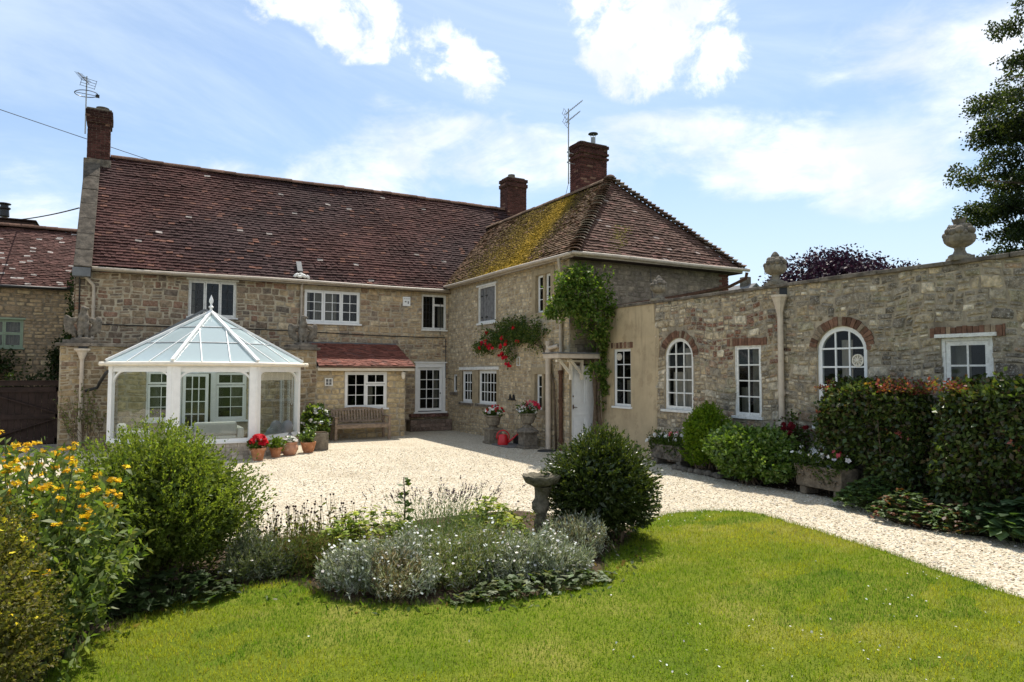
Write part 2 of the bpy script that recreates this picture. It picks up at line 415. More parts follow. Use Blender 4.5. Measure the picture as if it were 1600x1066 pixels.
def m_lawn():
    m, q, out = newmat('lawn_turf'); P = pos(q)
    n = q.noise(P, 1.1, 5, .6).outputs[0]; n2 = q.noise(P, 60, 4, .7).outputs[0]
    c = q.ramp(n, [(.3, (.10, .15, .010)), (.5, (.165, .20, .014)), (.66, (.27, .255, .05))])
    c = q.mix(q.maprange(n2, .35, .65, 0, .5), c, (.055, .075, .012))
    princ(q, out, c, .95, .1, bump(q, n2, .8, .03)); return m
M['lawn'] = m_lawn()
M['meadow'] = m_surface('far_grass', (.07, .10, .025), .3, .4, .95, .5, 20, .1)
# ------------------------------------------------------------------ ground
def sheet(name, pts, z, mat, kind='structure', sub=0):
    vs = [Vector((x, y, z)) for x, y in pts]
    tr = geometry.tessellate_polygon([vs])
    mb = MB(); mb.add(vs, [t for t in tr]); o = mb.build(name, mat, None, off=(0, 0, 0)); tag(o, kind=kind)
    return o
def smooth_loop(pts, n=6):
    out = []; k = len(pts)
    for i in range(k):
        p0, p1, p2, p3 = [np.array(pts[(i+j-1) % k]) for j in range(4)]
        for t in np.linspace(0, 1, n, endpoint=False):
            out.append(tuple(.5*((2*p1)+(-p0+p2)*t+(2*p0-5*p1+4*p2-p3)*t*t+(-p0+3*p1-3*p2+p3)*t**3)))
    return out
def ragged(pts, a=.03):
    return [(x+rng.normal(0, a), y+rng.normal(0, a)) for x, y in pts]
def inside(P, poly):
    P = np.asarray(P); x, y = P[:, 0], P[:, 1]; r = np.zeros(len(P), bool); q = np.array(poly); j = len(q)-1
    for i in range(len(q)):
        xi, yi = q[i]; xj, yj = q[j]
        c = ((yi > y) != (yj > y)) & (x < (xj-xi)*(y-yi)/(yj-yi+1e-12)+xi); r ^= c; j = i
    return r

sheet('ground', [(-900, -900), (900, -900), (900, 900), (-900, 900)], -.006, M['meadow'])
sheet('gravel_courtyard', [(-30, -22), (3, -22), (3, 3), (-30, 3)], 0, M['gravel'])
lawn_pts = smooth_loop([(-4.9, -15.35), (-4.34, -14.98), (-3.75, -14.42), (-3.3, -14.12), (-2.74, -14.0), (-2.19, -14.14), (-1.85, -14.5), (-1.95, -15.25), (-2.11, -16.03), (-2.26, -16.72), (-2.49, -17.47), (-2.68, -18.4), (-2.8, -20.5), (-3.2, -24), (-7, -26), (-14, -25),
    (-13, -19), (-10.0, -16.4), (-9.62, -15.75), (-9.36, -15.3), (-9.05, -14.93), (-8.54, -14.7), (-8.0, -14.62), (-7.8, -15.0), (-7.75, -15.35), (-7.4, -15.62), (-6.98, -15.86), (-6.23, -16.05), (-5.6, -16.0), (-5.2, -15.7)], 5)
lawn_pts = ragged(lawn_pts, .012)
sheet('lawn', lawn_pts, .012, M['lawn'])
bed_pts = ragged(smooth_loop([(-4.0, -14.1), (-3.6, -14.5), (-4.3, -15.2), (-5.1, -16.0), (-6.23, -16.3), (-7.3, -16.0), (-8.2, -15.2), (-9, -15.2), (-9.6, -16.0), (-10.6, -17.5), (-14, -18.5), (-14, -13.5), (-9.5, -12.7), (-8.2, -12.8), (-7.55, -12.9), (-6.8, -12.85), (-5.4, -12.7), (-4.5, -12.9)], 6), .02)
sheet('flower_bed', bed_pts, .006, M['soil'])
border_pts = ragged(smooth_loop([(.86, -9.5), (.55, -10.7), (.05, -11.8), (.05, -13.0), (.05, -14.5), (-.75, -15.8), (-.6, -16.5), (-.45, -17.2), (-.3, -19), (.86, -19)], 5), .02)
sheet('wall_border_soil', border_pts, .006, M['soil'])

# ------------------------------------------------------------------ masonry
def PY(y0):   # wall facing -y : u = x
    return lambda u, w, d: (u, y0-d, w)
def PX(x0):   # wall facing -x : u = -y
    return lambda u, w, d: (x0-d, -u, w)
def PXE(x0):  # wall facing +x : u = y
    return lambda u, w, d: (x0+d, u, w)

def rect_open(u0, u1, w0, w1): return dict(u0=u0, u1=u1, w0=w0, w1=w1, arch=None)
def arch_loop(o, n=14):
    u0, u1, w0, w1, s = o['u0'], o['u1'], o['w0'], o['w1'], o['arch']
    if s is None: return [(u0, w0), (u1, w0), (u1, w1), (u0, w1)]
    c = (u0+u1)/2; a = (u1-u0)/2; b = w1-s
    return [(u0, w0), (u1, w0)] + [(c+a*math.cos(t), s+b*math.sin(t)) for t in np.linspace(0, math.pi, n+1)]
def excl(o, wa, wb, pad=0.0):
    if wb <= o['w0'] or wa >= o['w1']+pad: return None
    if o['arch'] is None or wa < o['arch']: return (o['u0'], o['u1'])
    c = (o['u0']+o['u1'])/2; a = (o['u1']-o['u0'])/2+pad; b = o['w1']-o['arch']+pad
    t = 1-((wa-o['arch'])/b)**2
    if t <= 0: return None
    return (c-a*math.sqrt(t), c+a*math.sqrt(t))

def wall_back(mb, P, outer, opens, reveal=.14, mat=0, rmat=0, col=(1, 1, 1)):
    loops = [outer]+[arch_loop(o) for o in opens]
    vs = [[Vector((a, b, 0)) for a, b in l] for l in loops]
    tr = geometry.tessellate_polygon(vs)
    flat = [p for l in loops for p in l]
    mb.add([P(a, b, 0) for a, b in flat], [tuple(t) for t in tr], mat, col)
    for o, l in zip(opens, loops[1:]):
        k = len(l); rv = o.get('reveal', reveal)
        mb.add([P(a, b, 0) for a, b in l]+[P(a, b, -rv) for a, b in l], [(i, (i+1) % k, k+(i+1) % k, k+i) for i in range(k)], rmat, o.get('rcol', (.33, .27, .19)))

def stone_piece(mb, P, u0, u1, w0, w1, d, col, wob, mat=1, rough=.16, cut=(.12, .3)):
    """one rubble stone: a rounded, slightly tilted, bulging face"""
    du, dw = u1-u0, w1-w0
    if du < .03 or dw < .02: return
    cu = min(du, dw)*random.uniform(*cut)
    pts = [(u0+cu, w0), (u1-cu, w0), (u1, w0+cu), (u1, w1-cu), (u1-cu, w1), (u0+cu, w1), (u0, w1-cu), (u0, w0+cu)]
    j = min(du, dw)*rough*.5
    pts = [(a+random.uniform(-j, j), b+random.uniform(-j, j)) for a, b in pts]
    c = ((u0+u1)/2, (w0+w1)/2); ins = max(.55, 1-.045/min(du, dw)); tu, tw = random.uniform(-.5, .5), random.uniform(-.5, .5)
    out = []; inn = []
    for a, b in pts:
        a2 = c[0]+(a-c[0])*ins; b2 = c[1]+(b-c[1])*ins
        out.append(P(*wob(a, b), -.006)); inn.append(P(*wob(a2, b2), d*(1+tu*(a2-c[0])/du*2+tw*(b2-c[1])/dw*2)+random.uniform(-.002, .002)))
    mid = [P(*wob(*c), d*random.uniform(1.0, 1.4))]
    mb.add(out+inn+mid, [(i, (i+1) % 8, 8+(i+1) % 8, 8+i) for i in range(8)]+[(8+i, 8+(i+1) % 8, 16) for i in range(8)], mat, col)

def rubble(mb, P, u0, u1, w0, w1, opens, pal, hmin=.12, hmax=.24, lmin=.16, lmax=.5, joint=.014, depth=.016, split=.4, seed=1, mat=1, wobble=.018, top=None, rough=.16, cut=(.12, .30)):
    random.seed(seed)
    def wob(a, b):
        return (a+wobble*.7*math.sin(b*5.1+a*1.3+seed), b+wobble*math.sin(a*2.3+seed)+wobble*.6*math.sin(a*6.7+b*2+seed*2))
    w = w0
    while w < w1-.03:
        h = min(random.uniform(hmin, hmax), w1-w)
        if w1-w-h < hmin*.5: h = w1-w
        def spans(a, b):
            cut = sorted([e for e in (excl(o, a, b, o.get('pad', .0)) for o in opens) if e])
            cur = u0; res = []
            for (s, e) in cut:
                if s > cur: res.append((cur, s))
                cur = max(cur, e)
            if cur < u1: res.append((cur, u1))
            return res
        for (a, b) in spans(w, w+h):
            u = a
            while u < b-.02:
                l = random.uniform(lmin, lmax)*(.6+.4*h/hmax)
                if b-u-l < lmin*.7: l = b-u
                if l > lmax*1.6: l *= .5
                rows = [(w, w+h)]
                if random.random() < split and h > hmin*1.25:
                    k = random.uniform(.35, .65); rows = [(w, w+h*k), (w+h*k, w+h)]
                for (ra, rb) in rows:
                    segs = [(u, u+l)]
                    if l > lmin*2 and len(rows) == 2 and random.random() < .45:
                        k = random.uniform(.35, .65); segs = [(u, u+l*k), (u+l*k, u+l)]
                    for (sa, sb) in segs:
                        c = pal((sa+sb)/2, (ra+rb)/2)
                        stone_piece(mb, P, sa+joint/2, sb-joint/2, ra+joint/2, rb-joint/2, depth*random.uniform(.4, 1.6), c, wob, mat, rough, cut)
                u += l
        w += h
def pal_mix(cols, wts, var=.16):
    cols = np.array(cols); wts = np.array(wts)/sum(wts)
    def f(u, w):
        c = cols[np.searchsorted(np.cumsum(wts), random.random()*.9999)]
        return tuple(c*np.array((1.16, 1.10, 1.01))*random.uniform(1-var, 1+var))
    return f

# ------------------------------------------------------------------ windows
def bar(mb, P, u0, u1, w0, w1, d0, d1, m=0): mb.lbox(P, u0, u1, w0, w1, d0, d1, m)
def glazing(mb, P, u0, u1, w0, w1, cols, rows, d, fw=.045, bw=.018, m=0, lead=False):
    """one light: a frame and its glazing bars, returns the glass rectangle"""
    t = .03
    bar(mb, P, u0, u1, w0, w0+fw, d-t, d, m); bar(mb, P, u0, u1, w1-fw, w1, d-t, d, m)
    bar(mb, P, u0, u0+fw, w0+fw, w1-fw, d-t, d, m); bar(mb, P, u1-fw, u1, w0+fw, w1-fw, d-t, d, m)
    a0, a1, b0, b1 = u0+fw, u1-fw, w0+fw, w1-fw
    for i in range(1, cols):
        x = a0+(a1-a0)*i/cols; bar(mb, P, x-bw/2, x+bw/2, b0, b1, d-t+.004, d-.004, 1 if lead else m)
    for j in range(1, rows):
        y = b0+(b1-b0)*j/rows; bar(mb, P, a0, a1, y-bw/2, y+bw/2, d-t+.006, d-.007, 1 if lead else m)
    return (a0, a1, b0, b1)
def pane_mesh(parent, P, rects, d):
    mb = MB()
    for (a0, a1, b0, b1) in rects:
        mb.lbox(P, a0-.005, a1+.005, b0-.005, b1+.005, d-.004, d)
    return mb.build('pane', M['glass'], parent)
def curtain_mesh(parent, P, strips, d, mat='curtain'):
    last = None
    for (a0, a1, b0, b1) in strips:
        mb = MB(); n = max(6, int((a1-a0)/.03)); top = []; bot = []
        for i in range(n+1):
            u = a0+(a1-a0)*i/n; dd = d+.018*math.sin(i*1.9+a0*7)+.008*math.sin(i*.7)
            top.append(P(u, b1, dd)); bot.append(P(u, b0, dd*1.0+.006*math.sin(i*2.7)))
        mb.add(bot+top, [(i, i+1, n+2+i, n+1+i) for i in range(n)])
        last = mb.build('curtain', M[mat], parent, smooth=True)
    return last
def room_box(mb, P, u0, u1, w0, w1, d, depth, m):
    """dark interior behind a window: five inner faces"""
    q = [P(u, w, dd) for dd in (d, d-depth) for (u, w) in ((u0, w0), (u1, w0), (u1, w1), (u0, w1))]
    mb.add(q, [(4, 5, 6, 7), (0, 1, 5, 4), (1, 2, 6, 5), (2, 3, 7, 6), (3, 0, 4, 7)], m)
def window(parent, P, u0, u1, w0, w1, lights, d=-.07, paint='white', sill=None, curtains=(), fw=.05, label=None, frame=.035, room=.7, lead=False, bw=.018, head=0, sillmat=None):
    """lights: list of (fu0, fu1, fw0, fw1, cols, rows) fractions"""
    mb = MB(); rects = []
    bar(mb, P, u0, u1, w0, w0+frame, d-.06, d+.01); bar(mb, P, u0, u1, w1-frame, w1, d-.06, d+.01)
    bar(mb, P, u0, u0+frame, w0+frame, w1-frame, d-.06, d+.01); bar(mb, P, u1-frame, u1, w0+frame, w1-frame, d-.06, d+.01)
    a0, a1, b0, b1 = u0+frame, u1-frame, w0+frame, w1-frame
    for (f0, f1, g0, g1, c, r) in lights:
        rects.append(glazing(mb, P, a0+(a1-a0)*f0+.004, a0+(a1-a0)*f1-.004, b0+(b1-b0)*g0+.003, b0+(b1-b0)*g1-.003, c, r, d+random.uniform(-.004, .004), fw, bw, 0, lead))
    if head: bar(mb, P, u0-.06, u1+.06, w1, w1+.05, -.04, .05)
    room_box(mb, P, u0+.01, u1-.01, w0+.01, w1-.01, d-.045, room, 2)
    wn = mb.build('window', [M[paint], M['black_iron'], M['dark_room']], parent)
    if label: wn['label'] = label
    pane_mesh(wn, P, rects, d-.012)
    if curtains:
        curtain_mesh(wn, P, [(a0+(a1-a0)*c[0], a0+(a1-a0)*c[1], b0+(b1-b0)*c[2], b0+(b1-b0)*c[3]) for c in curtains], d-.13)
    if sill:
        sb = MB(); sb.lbox(P, u0-sill, u1+sill, w0-.05, w0-.002, -.05, .06); sb.build('sill', M[sillmat or paint], wn, bevel=.006)
    return wn
def arched_window(parent, P, o, cols, rows, d=-.06, paint='worn_white', curtains=(), label=None):
    """round-headed sash with radiating bars left straight, as in the photograph"""
    mb = MB(); lp = arch_loop(o, 24); c = (o['u0']+o['u1'])/2
    u0, u1, w0, w1, s = o['u0'], o['u1'], o['w0'], o['w1'], o['arch']
    a = (u1-u0)/2; b = w1-s; fw = .075; k = len(lp)
    def inset(p, f):
        if p[1] <= s: return (p[0]+(f if p[0] < c else -f), p[1]+(f if p[1] == w0 else 0))
        t = math.atan2((p[1]-s)/b, (p[0]-c)/a); return (c+(a-f)*math.cos(t), s+(b-f)*math.sin(t))
    inn = [inset(p, fw) for p in lp]
    for (dd0, dd1) in ((d-.05, d),):
        mb.add([P(*p, dd1) for p in lp]+[P(*p, dd1) for p in inn]+[P(*p, dd0) for p in inn], [(i, (i+1) % k, k+(i+1) % k, k+i) for i in range(k)]+[(k+i, k+(i+1) % k, 2*k+(i+1) % k, 2*k+i) for i in range(k)])
    a0, a1, b0 = u0+fw, u1-fw, w0+fw
    def top(u):
        t = max(0, 1-((u-c)/(a-fw))**2); return s+(b-fw)*math.sqrt(t)
    for i in range(1, cols):
        u = a0+(a1-a0)*i/cols; bar(mb, P, u-.014, u+.014, b0, top(u), d-.03, d-.004)
    hs = [b0+(w1-.06-b0)*j/rows for j in range(1, rows)]
    for h in hs:
        hw = a-fw if h <= s else (a-fw)*math.sqrt(max(0, 1-((h-s)/(b-fw))**2))
        bar(mb, P, c-hw, c+hw, h-.014, h+.014, d-.031, d-.007)
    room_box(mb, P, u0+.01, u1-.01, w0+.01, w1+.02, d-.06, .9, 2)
    wn = mb.build('window', [M[paint], M['black_iron'], M['dark_room']], parent)
    if label: wn['label'] = label
    pm = MB(); tr = geometry.tessellate_polygon([[Vector((p[0], p[1], 0)) for p in inn]])
    pm.add([P(*p, d-.02) for p in inn], [tuple(t) for t in tr]); pm.build('pane', M['glass'], wn)
    if curtains: curtain_mesh(wn, P, [(a0+(a1-a0)*q[0], a0+(a1-a0)*q[1], b0+(w1-b0)*q[2], min(b0+(w1-b0)*q[3], w1)) for q in curtains], d-.15)
    sb = MB(); sb.lbox(P, u0-.07, u1+.07, w0-.055, w0-.002, -.05, .07); sb.build('sill', M[paint], wn, bevel=.006)
    return wn
def brick_arch(mb, P, o, ring=.19, n=17, mat=2):
    c = (o['u0']+o['u1'])/2; a = (o['u1']-o['u0'])/2; b = o['w1']-o['arch']; s = o['arch']
    for i in range(n):
        t0 = math.pi*(i+.07)/n; t1 = math.pi*(i+.93)/n; rr = ring*random.uniform(.88, 1.08)
        q = [(c+(a+f)*math.cos(t), s+(b+f)*math.sin(t)) for (t, f) in ((t0, .006), (t1, .006), (t1, rr), (t0, rr))]
        dd = random.uniform(.014, .024); col = tuple(np.array((.185, .10, .065))*random.uniform(.55, 1.25) if random.random() < .6 else np.array((.25, .19, .13))*random.uniform(.8, 1.1))
        mb.add([P(*p, -.01) for p in q]+[P(*p, dd) for p in q], [(4, 5, 6, 7), (0, 1, 5, 4), (1, 2, 6, 5), (2, 3, 7, 6), (3, 0, 4, 7)], mat, col)
def brick_lintel(mb, P, u0, u1, w0, w1, mat=2, base=(.18, .095, .062)):
    u = u0
    while u < u1-.02:
        l = min(random.uniform(.062, .082), u1-u)
        col = tuple(np.array(base)*random.uniform(.6, 1.3) if random.random() < .75 else np.array((.32, .23, .15))*random.uniform(.8, 1.1))
        mb.lbox(P, u+.005, u+l-.004, w0+random.uniform(-.006, .004), w1+random.uniform(-.012, .01), -.01, random.uniform(.014, .022), mat, col); u += l

# ------------------------------------------------------------------ roofs
def tiles(mb, O, U, V, ulo, uhi, length, expo=.105, wid=.165, pal=None, seed=1, mat=0, lift=.018, sag=None, skip=None, thick=.020):
    """courses of individual clay tiles on a slope: O eave corner, U along the eave, V up the slope"""
    rnd = np.random.default_rng(seed); O = np.array(O, float); U = np.array(U, float); V = np.array(V, float)
    U /= np.linalg.norm(U); V /= np.linalg.norm(V); N = np.cross(U, V); nc = int(length/expo)
    for i in range(nc):
        v0 = i*expo; v1 = v0+expo*1.75
        a, b = ulo(v0+expo*.5), uhi(v0+expo*.5)
        u = a-(wid*.5 if i % 2 else 0)
        row = rnd.normal(0, .003)
        while u < b:
            w = wid*rnd.uniform(.92, 1.06); ua, ub = max(u, a), min(u+w-.004, b); u += w
            if ub-ua < .03: continue
            if skip is not None and skip((ua+ub)/2, v0): continue
            h = lift+rnd.normal(0, .0045)+row; tw = rnd.normal(0, .005); sl = rnd.normal(0, .008); k = .004
            s0 = sag((ua+ub)/2, v0) if sag else 0
            def p(u_, v_, n_): return O+U*u_+V*v_+N*(n_+s0)
            c = pal((ua+ub)/2, v0, rnd)
            mb.add([p(ua, v0+sl, h+tw+thick), p(ub, v0-sl*.5, h-tw+thick), p(ub, v1, .004), p(ua, v1, .004), p(ua, v0+sl, h+tw), p(ub, v0-sl*.5, h-tw)], [(0, 1, 2, 3), (4, 5, 1, 0), (4, 0, 3), (1, 5, 2)], mat, c)
def pal_main(u, v, r):
    q = r.random(); f = .5+.5*math.sin(u*.8+math.sin(v*1.1)*1.3+.7); h = .5+.5*math.sin(u*2.3-v*1.6)*math.sin(v*2.1+u*.5)
    b = (np.array((.078, .034, .029))*f+np.array((.056, .032, .031))*(1-f))*(.82+.36*h)*r.uniform(.78, 1.2)
    if q < .05: b = np.array((.15, .07, .05))*r.uniform(.8, 1.2)
    elif q < .10: b = b*.65
    lich = .004+.012*max(0, math.sin(u*.9+1.0)*math.sin(v*1.1+u*.3))
    if r.random() < lich: b = np.array((.36, .31, .28))*r.uniform(.5, 1.1)
    return tuple(b)
def pal_wing_w(u, v, r):
    q = r.random(); b = np.array((.14, .086, .05))*r.uniform(.72, 1.25)
    return tuple(b if q > .12 else np.array((.20, .11, .07))*r.uniform(.8, 1.2))
def pal_hip(u, v, r):
    b = np.array((.125, .072, .055))*r.uniform(.7, 1.25); q = r.random()
    if q < .12: b = np.array((.19, .10, .08))*r.uniform(.7, 1.15)
    elif q < .145: b = np.array((.32, .25, .22))*r.uniform(.8, 1.1)
    return tuple(b)
def ridge_run(mb, p0, p1, r=.11, seg=.32, mat=0, base=(.15, .085, .06), drop=.045):
    p0 = Vector(p0); p1 = Vector(p1); L = (p1-p0).length; a = (p1-p0)/L; n = int(L/seg); side = a.cross(Vector((0, 0, 1))).normalized(); upv = side.cross(a)
    for i in range(n):
        s0 = p0+a*(L*i/n); s1 = p0+a*(L*(i+1.04)/n); rr = r*random.uniform(.96, 1.05); hz = random.uniform(-.008, .008)-drop
        vs = []
        for s, k in ((s0, 1.0), (s1, 1.06)):
            for t in range(9):
                an = math.pi*t/8; vs.append(s+side*(rr*k*math.cos(an))*1.15+upv*(rr*k*math.sin(an)+hz))
        col = tuple(np.array(base)*random.uniform(.65, 1.25))
        mb.add(vs, [(t, t+1, 10+t, 9+t) for t in range(8)]+[tuple(range(8, -1, -1)), tuple(range(9, 18))], mat, col)
def bonnet_run(mb, p0, p1, n, r=.15, mat=0):
    """hip tiles: overlapping curved bonnets stepping down the hip from p1 (top) to p0"""
    p0 = Vector(p0); p1 = Vector(p1); a = (p1-p0).normalized(); side = a.cross(Vector((0, 0, 1))).normalized(); upv = side.cross(a)
    L = (p1-p0).length; st = L/n
    for i in range(n):
        s = p0+a*(st*i); rr = r*random.uniform(.93, 1.06); lift = random.uniform(.055, .075); vs = []
        for (q, k, h) in ((s, 1.0, lift), (s, 1.0, lift-.022), (s+a*st*1.5, .8, -.02)):
            for t in range(9):
                an = math.pi*(.08+.84*t/8); vs.append(q+side*(rr*k*math.cos(an))*1.1+upv*(rr*k*.62*math.sin(an)+h-.035))
        dust = random.random(); col = tuple(np.array((.15, .095, .07) if dust < .7 else (.30, .25, .2))*random.uniform(.6, 1.2))
        mb.add(vs, [(t, t+1, 19+t, 18+t) for t in range(8)]+[(9+t, 10+t, 1+t, t) for t in range(8)], mat, col)

# ------------------------------------------------------------------ brick stack
def brick_stack(mb, x0, x1, y0, y1, z0, z1, base=(.20, .07, .05), flare=(), soot=.4, mb_m=0, mb_b=1):
    """chimney of single bricks: a mortar core and brick faces; flare = list of (z, out) oversailing courses from that height"""
    ch = .072; z = z0
    def outset(zz):
        o = 0
        for (a, e) in flare:
            if zz >= a: o = e
        return o
    row = 0
    while z < z1-.01:
        h = min(ch, z1-z); o = outset(z+.01)
        mb.box(x0-o+.008, x1+o-.008, y0-o+.008, y1+o-.008, z, z+h, mb_m)
        for (P, ua, ub) in ((PY(y0-o), x0-o, x1+o), (PX(x0-o), -(y1+o), -(y0-o)), (PXE(x1+o), y0-o, y1+o)):
            u = ua; first = .115 if row % 2 else .225
            while u < ub-.01:
                l = min(first, ub-u); first = .225 if random.random() > .12 else .115
                sf = 1-soot*max(0, (z-z0)/(z1-z0)-.55)*2
                c = np.array(base)*random.uniform(.6, 1.3)*sf
                if random.random() < .08: c = np.array((.24, .13, .09))*sf
                mb.lbox(P, u+.007, u+l-.007, z+.008, z+h-.006, -.02, random.uniform(.002, .008), mb_b, tuple(c)); u += l
        z += h; row += 1
# ------------------------------------------------------------------ the stone house
XL, ZE, RY, RZ, XR = -10.56, 4.62, 3.2, 8.46, 4.8
ZW, WRX, WRZ, WL, WW = 4.744, 2.65, 7.4, 7.3, 5.29
house = thing('stone_house', 'L-shaped rubble stone farmhouse with steep tiled roofs and three brick chimneys', 'house', (-5, 0, 0))
PF = PY(0.0); PW = PX(0.0); PE = PY(-WL); PL = PY(-1.55)

# main front wall
o1 = rect_open(-7.89, -6.64, 3.44, 4.47); o2 = rect_open(-4.72, -3.01, 3.39, 4.39); o3 = rect_open(-.94, -.07, 3.30, 4.46); od = rect_open(-1.15, -.09, .57, 2.2)
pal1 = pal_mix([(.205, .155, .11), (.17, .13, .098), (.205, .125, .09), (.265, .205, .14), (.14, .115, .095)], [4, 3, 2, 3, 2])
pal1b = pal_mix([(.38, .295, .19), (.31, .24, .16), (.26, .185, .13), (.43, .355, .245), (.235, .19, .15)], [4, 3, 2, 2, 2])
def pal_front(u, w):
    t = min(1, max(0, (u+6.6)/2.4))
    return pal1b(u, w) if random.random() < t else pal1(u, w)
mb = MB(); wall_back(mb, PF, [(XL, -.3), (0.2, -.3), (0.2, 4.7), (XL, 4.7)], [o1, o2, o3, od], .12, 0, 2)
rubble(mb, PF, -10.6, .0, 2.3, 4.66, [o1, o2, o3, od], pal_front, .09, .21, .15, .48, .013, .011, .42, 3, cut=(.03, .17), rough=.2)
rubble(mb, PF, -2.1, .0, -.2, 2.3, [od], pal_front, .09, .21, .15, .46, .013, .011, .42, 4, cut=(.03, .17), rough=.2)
# left gable end and back
mb.add([(XL-.02, -.02, -.3), (XL-.02, 6.4, -.3), (XL-.02, 6.4, 4.6), (XL-.02, RY, RZ-.1), (XL-.02, -.02, 4.6)], [(4, 3, 2, 1, 0)], 0)
mb.add([(XL, 6.4, -.3), (XR, 6.4, -.3), (XR, 6.4, 4.6), (XL, 6.4, 4.6)], [(0, 1, 2, 3)], 0)
mb.add([(XR, .3, -.3), (XR, 6.4, -.3), (XR, 6.4, 4.6), (XR, RY, RZ-.1), (XR, .3, 4.6)], [(0, 1, 2, 3, 4)], 0)
mb.build('wall', [M['mortar'], M['stone'], M['ashlar']], house)

# wing walls
w_sh = rect_open(2.33, 3.45, 3.38, 4.48); w_uc = rect_open(5.70, 6.44, 3.45, 4.43); w_t = rect_open(.43, .74, 1.25, 1.83); w_a = rect_open(1.15, 1.89, .96, 1.93); w_b = rect_open(2.33, 3.51, .95, 1.95); w_c = rect_open(5.66, 6.36, .93, 1.85)
for o in (w_uc, w_c): o['reveal'] = .16
sur = [rect_open(5.50, 6.62, 3.32, 4.58), rect_open(5.46, 6.56, .82, 2.03), rect_open(.95, 3.66, .84, 2.06), rect_open(2.2, 3.56, 3.3, 4.55)]
palw = pal_mix([(.41, .33, .215), (.35, .28, .18), (.44, .365, .25), (.29, .23, .155), (.48, .41, .29)], [4, 3, 3, 2, 1], .12)
mb = MB(); wall_back(mb, PW, [(0, -.3), (WL, -.3), (WL, 4.72), (0, 4.72)], [w_sh, w_uc, w_t, w_a, w_b, w_c], .10, 0, 2)
rubble(mb, PW, .0, WL-.02, -.2, 4.7, [w_t]+sur, palw, .07, .16, .10, .32, .010, .009, .35, 9, wobble=.014, cut=(.03, .18), rough=.2)
# dressed surrounds with mullions
def surround(P, o, s, d=.016, mul=None):
    for (a, b, c, e) in ((s['u0'], s['u1'], o['w1'], s['w1']), (s['u0'], s['u1'], s['w0'], o['w0']), (s['u0'], o['u0'], o['w0'], o['w1']), (o['u1'], s['u1'], o['w0'], o['w1'])):
        mb.lbox(P, a+.003, b-.003, c+.003, e-.003, -.02, d, 2)
    if mul: mb.lbox(P, mul-.045, mul+.045, o['w0'], o['w1'], -.12, -.02, 2)
surround(PW, w_uc, sur[0], .018, 6.07); surround(PW, w_c, sur[1], .018, 6.01)
for (a, b) in ((.97, 1.15), (1.89, 2.33), (3.51, 3.64)): mb.lbox(PW, a, b, .97, 1.93, -.02, .012, 2)
mb.lbox(PW, 2.24, 2.33, 3.36, 4.5, -.02, .012, 2); mb.lbox(PW, 3.45, 3.55, 3.36, 4.5, -.02, .012, 2)
for (a, b) in ((1.02, 1.98), (2.2, 3.6)): mb.lbox(PW, a, b, .87, .945, -.02, .07, 3)     # brick sills
mb.lbox(PW, .3, .82, 1.16, 1.24, -.02, .06, 3)
mb.build('wall', [M['mortar'], M['stone'], M['ashlar'], M['coping']], house)
o_fd = rect_open(.04, .82, .05, 2.1)
pale_ = pal_mix([(.165, .14, .115), (.20, .17, .135), (.14, .12, .10), (.225, .19, .145)], [4, 3, 2, 1], .12)
mb = MB(); wall_back(mb, PE, [(0, -.3), (WW, -.3), (WW, 4.72), (0, 4.72)], [o_fd], .1, 0, 2)
rubble(mb, PE, .0, WW, 2.3, 4.7, [], pale_, .09, .17, .18, .5, .010, .008, .25, 13, wobble=.01)
for z in np.arange(2.2, 4.6, .3): mb.lbox(PE, 0, .13 if int(z*10) % 2 else .2, z+.006, z+.294, -.02, .014, 1, (.36, .29, .19))
mb.lbox(PE, 0, .036, 0, 2.15, -.02, .014, 2)
mb.add([(WW, -WL, -.3), (WW, 3, -.3), (WW, 3, 4.72), (WW, -WL, 4.72)], [(0, 1, 2, 3)], 0)
# brick quoins at the far corner
brick_z = 3.2
while brick_z < 4.6:
    l = .22 if int(brick_z*100/7.5) % 2 else .34
    mb.lbox(PE, WW-l, WW+.012, brick_z+.005, brick_z+.07, -.02, .02, 3, tuple(np.array((.17, .075, .055))*random.uniform(.7, 1.3))); brick_z += .075
mb.build('wall', [M['mortar_dark'], M['stone'], M['ashlar'], M['brick']], house)

# ---- roofs
def sag_main(u, v): return .022*math.sin(u*.75+.6)+.014*math.sin(u*1.9+v*.9)+.012*math.sin(v*1.4)-.02*math.sin(math.pi*min(1, max(0, u/11)))
Vm = np.array((0, RY+.2, RZ-ZE)); Lm = np.linalg.norm(Vm); kz = (RZ-ZE)/(RY+.2); kw = (WRZ-ZW)/(WRX+.15)
def m_hi(v):
    z = ZE+(RZ-ZE)*v/Lm
    if z > WRZ-.02: return XR+10.2
    return max(-.12, (z-ZW)/kw-.15)+10.2
mb = MB()
mb.add([(XL, -.22, ZE-.12), (1.5, -.22, ZE-.12), (1.5, RY, RZ-.14), (XL, RY, RZ-.14)], [(0, 1, 2, 3)], 1)
mb.add([(1.5, 1.5, ZE+1.7*kz-.14), (XR, 1.5, ZE+1.7*kz-.14), (XR, RY, RZ-.14), (1.5, RY, RZ-.14)], [(0, 1, 2, 3)], 1)
mb.add([(XL, RY, RZ-.05), (XR, RY, RZ-.05), (XR, 6.6, ZE-.03), (XL, 6.6, ZE-.03)], [(0, 1, 2, 3)], 1)
tiles(mb, (-10.2, -.2, ZE), (1, 0, 0), Vm, lambda v: 0, m_hi, Lm+.05, .122, .175, pal_main, 3, 0, .036, sag_main)
roof = mb.build('roof', [M['tile'], M['roof_felt']], house); roof['label'] = 'long dark tiled roof flecked with pale lichen'
mb = MB()
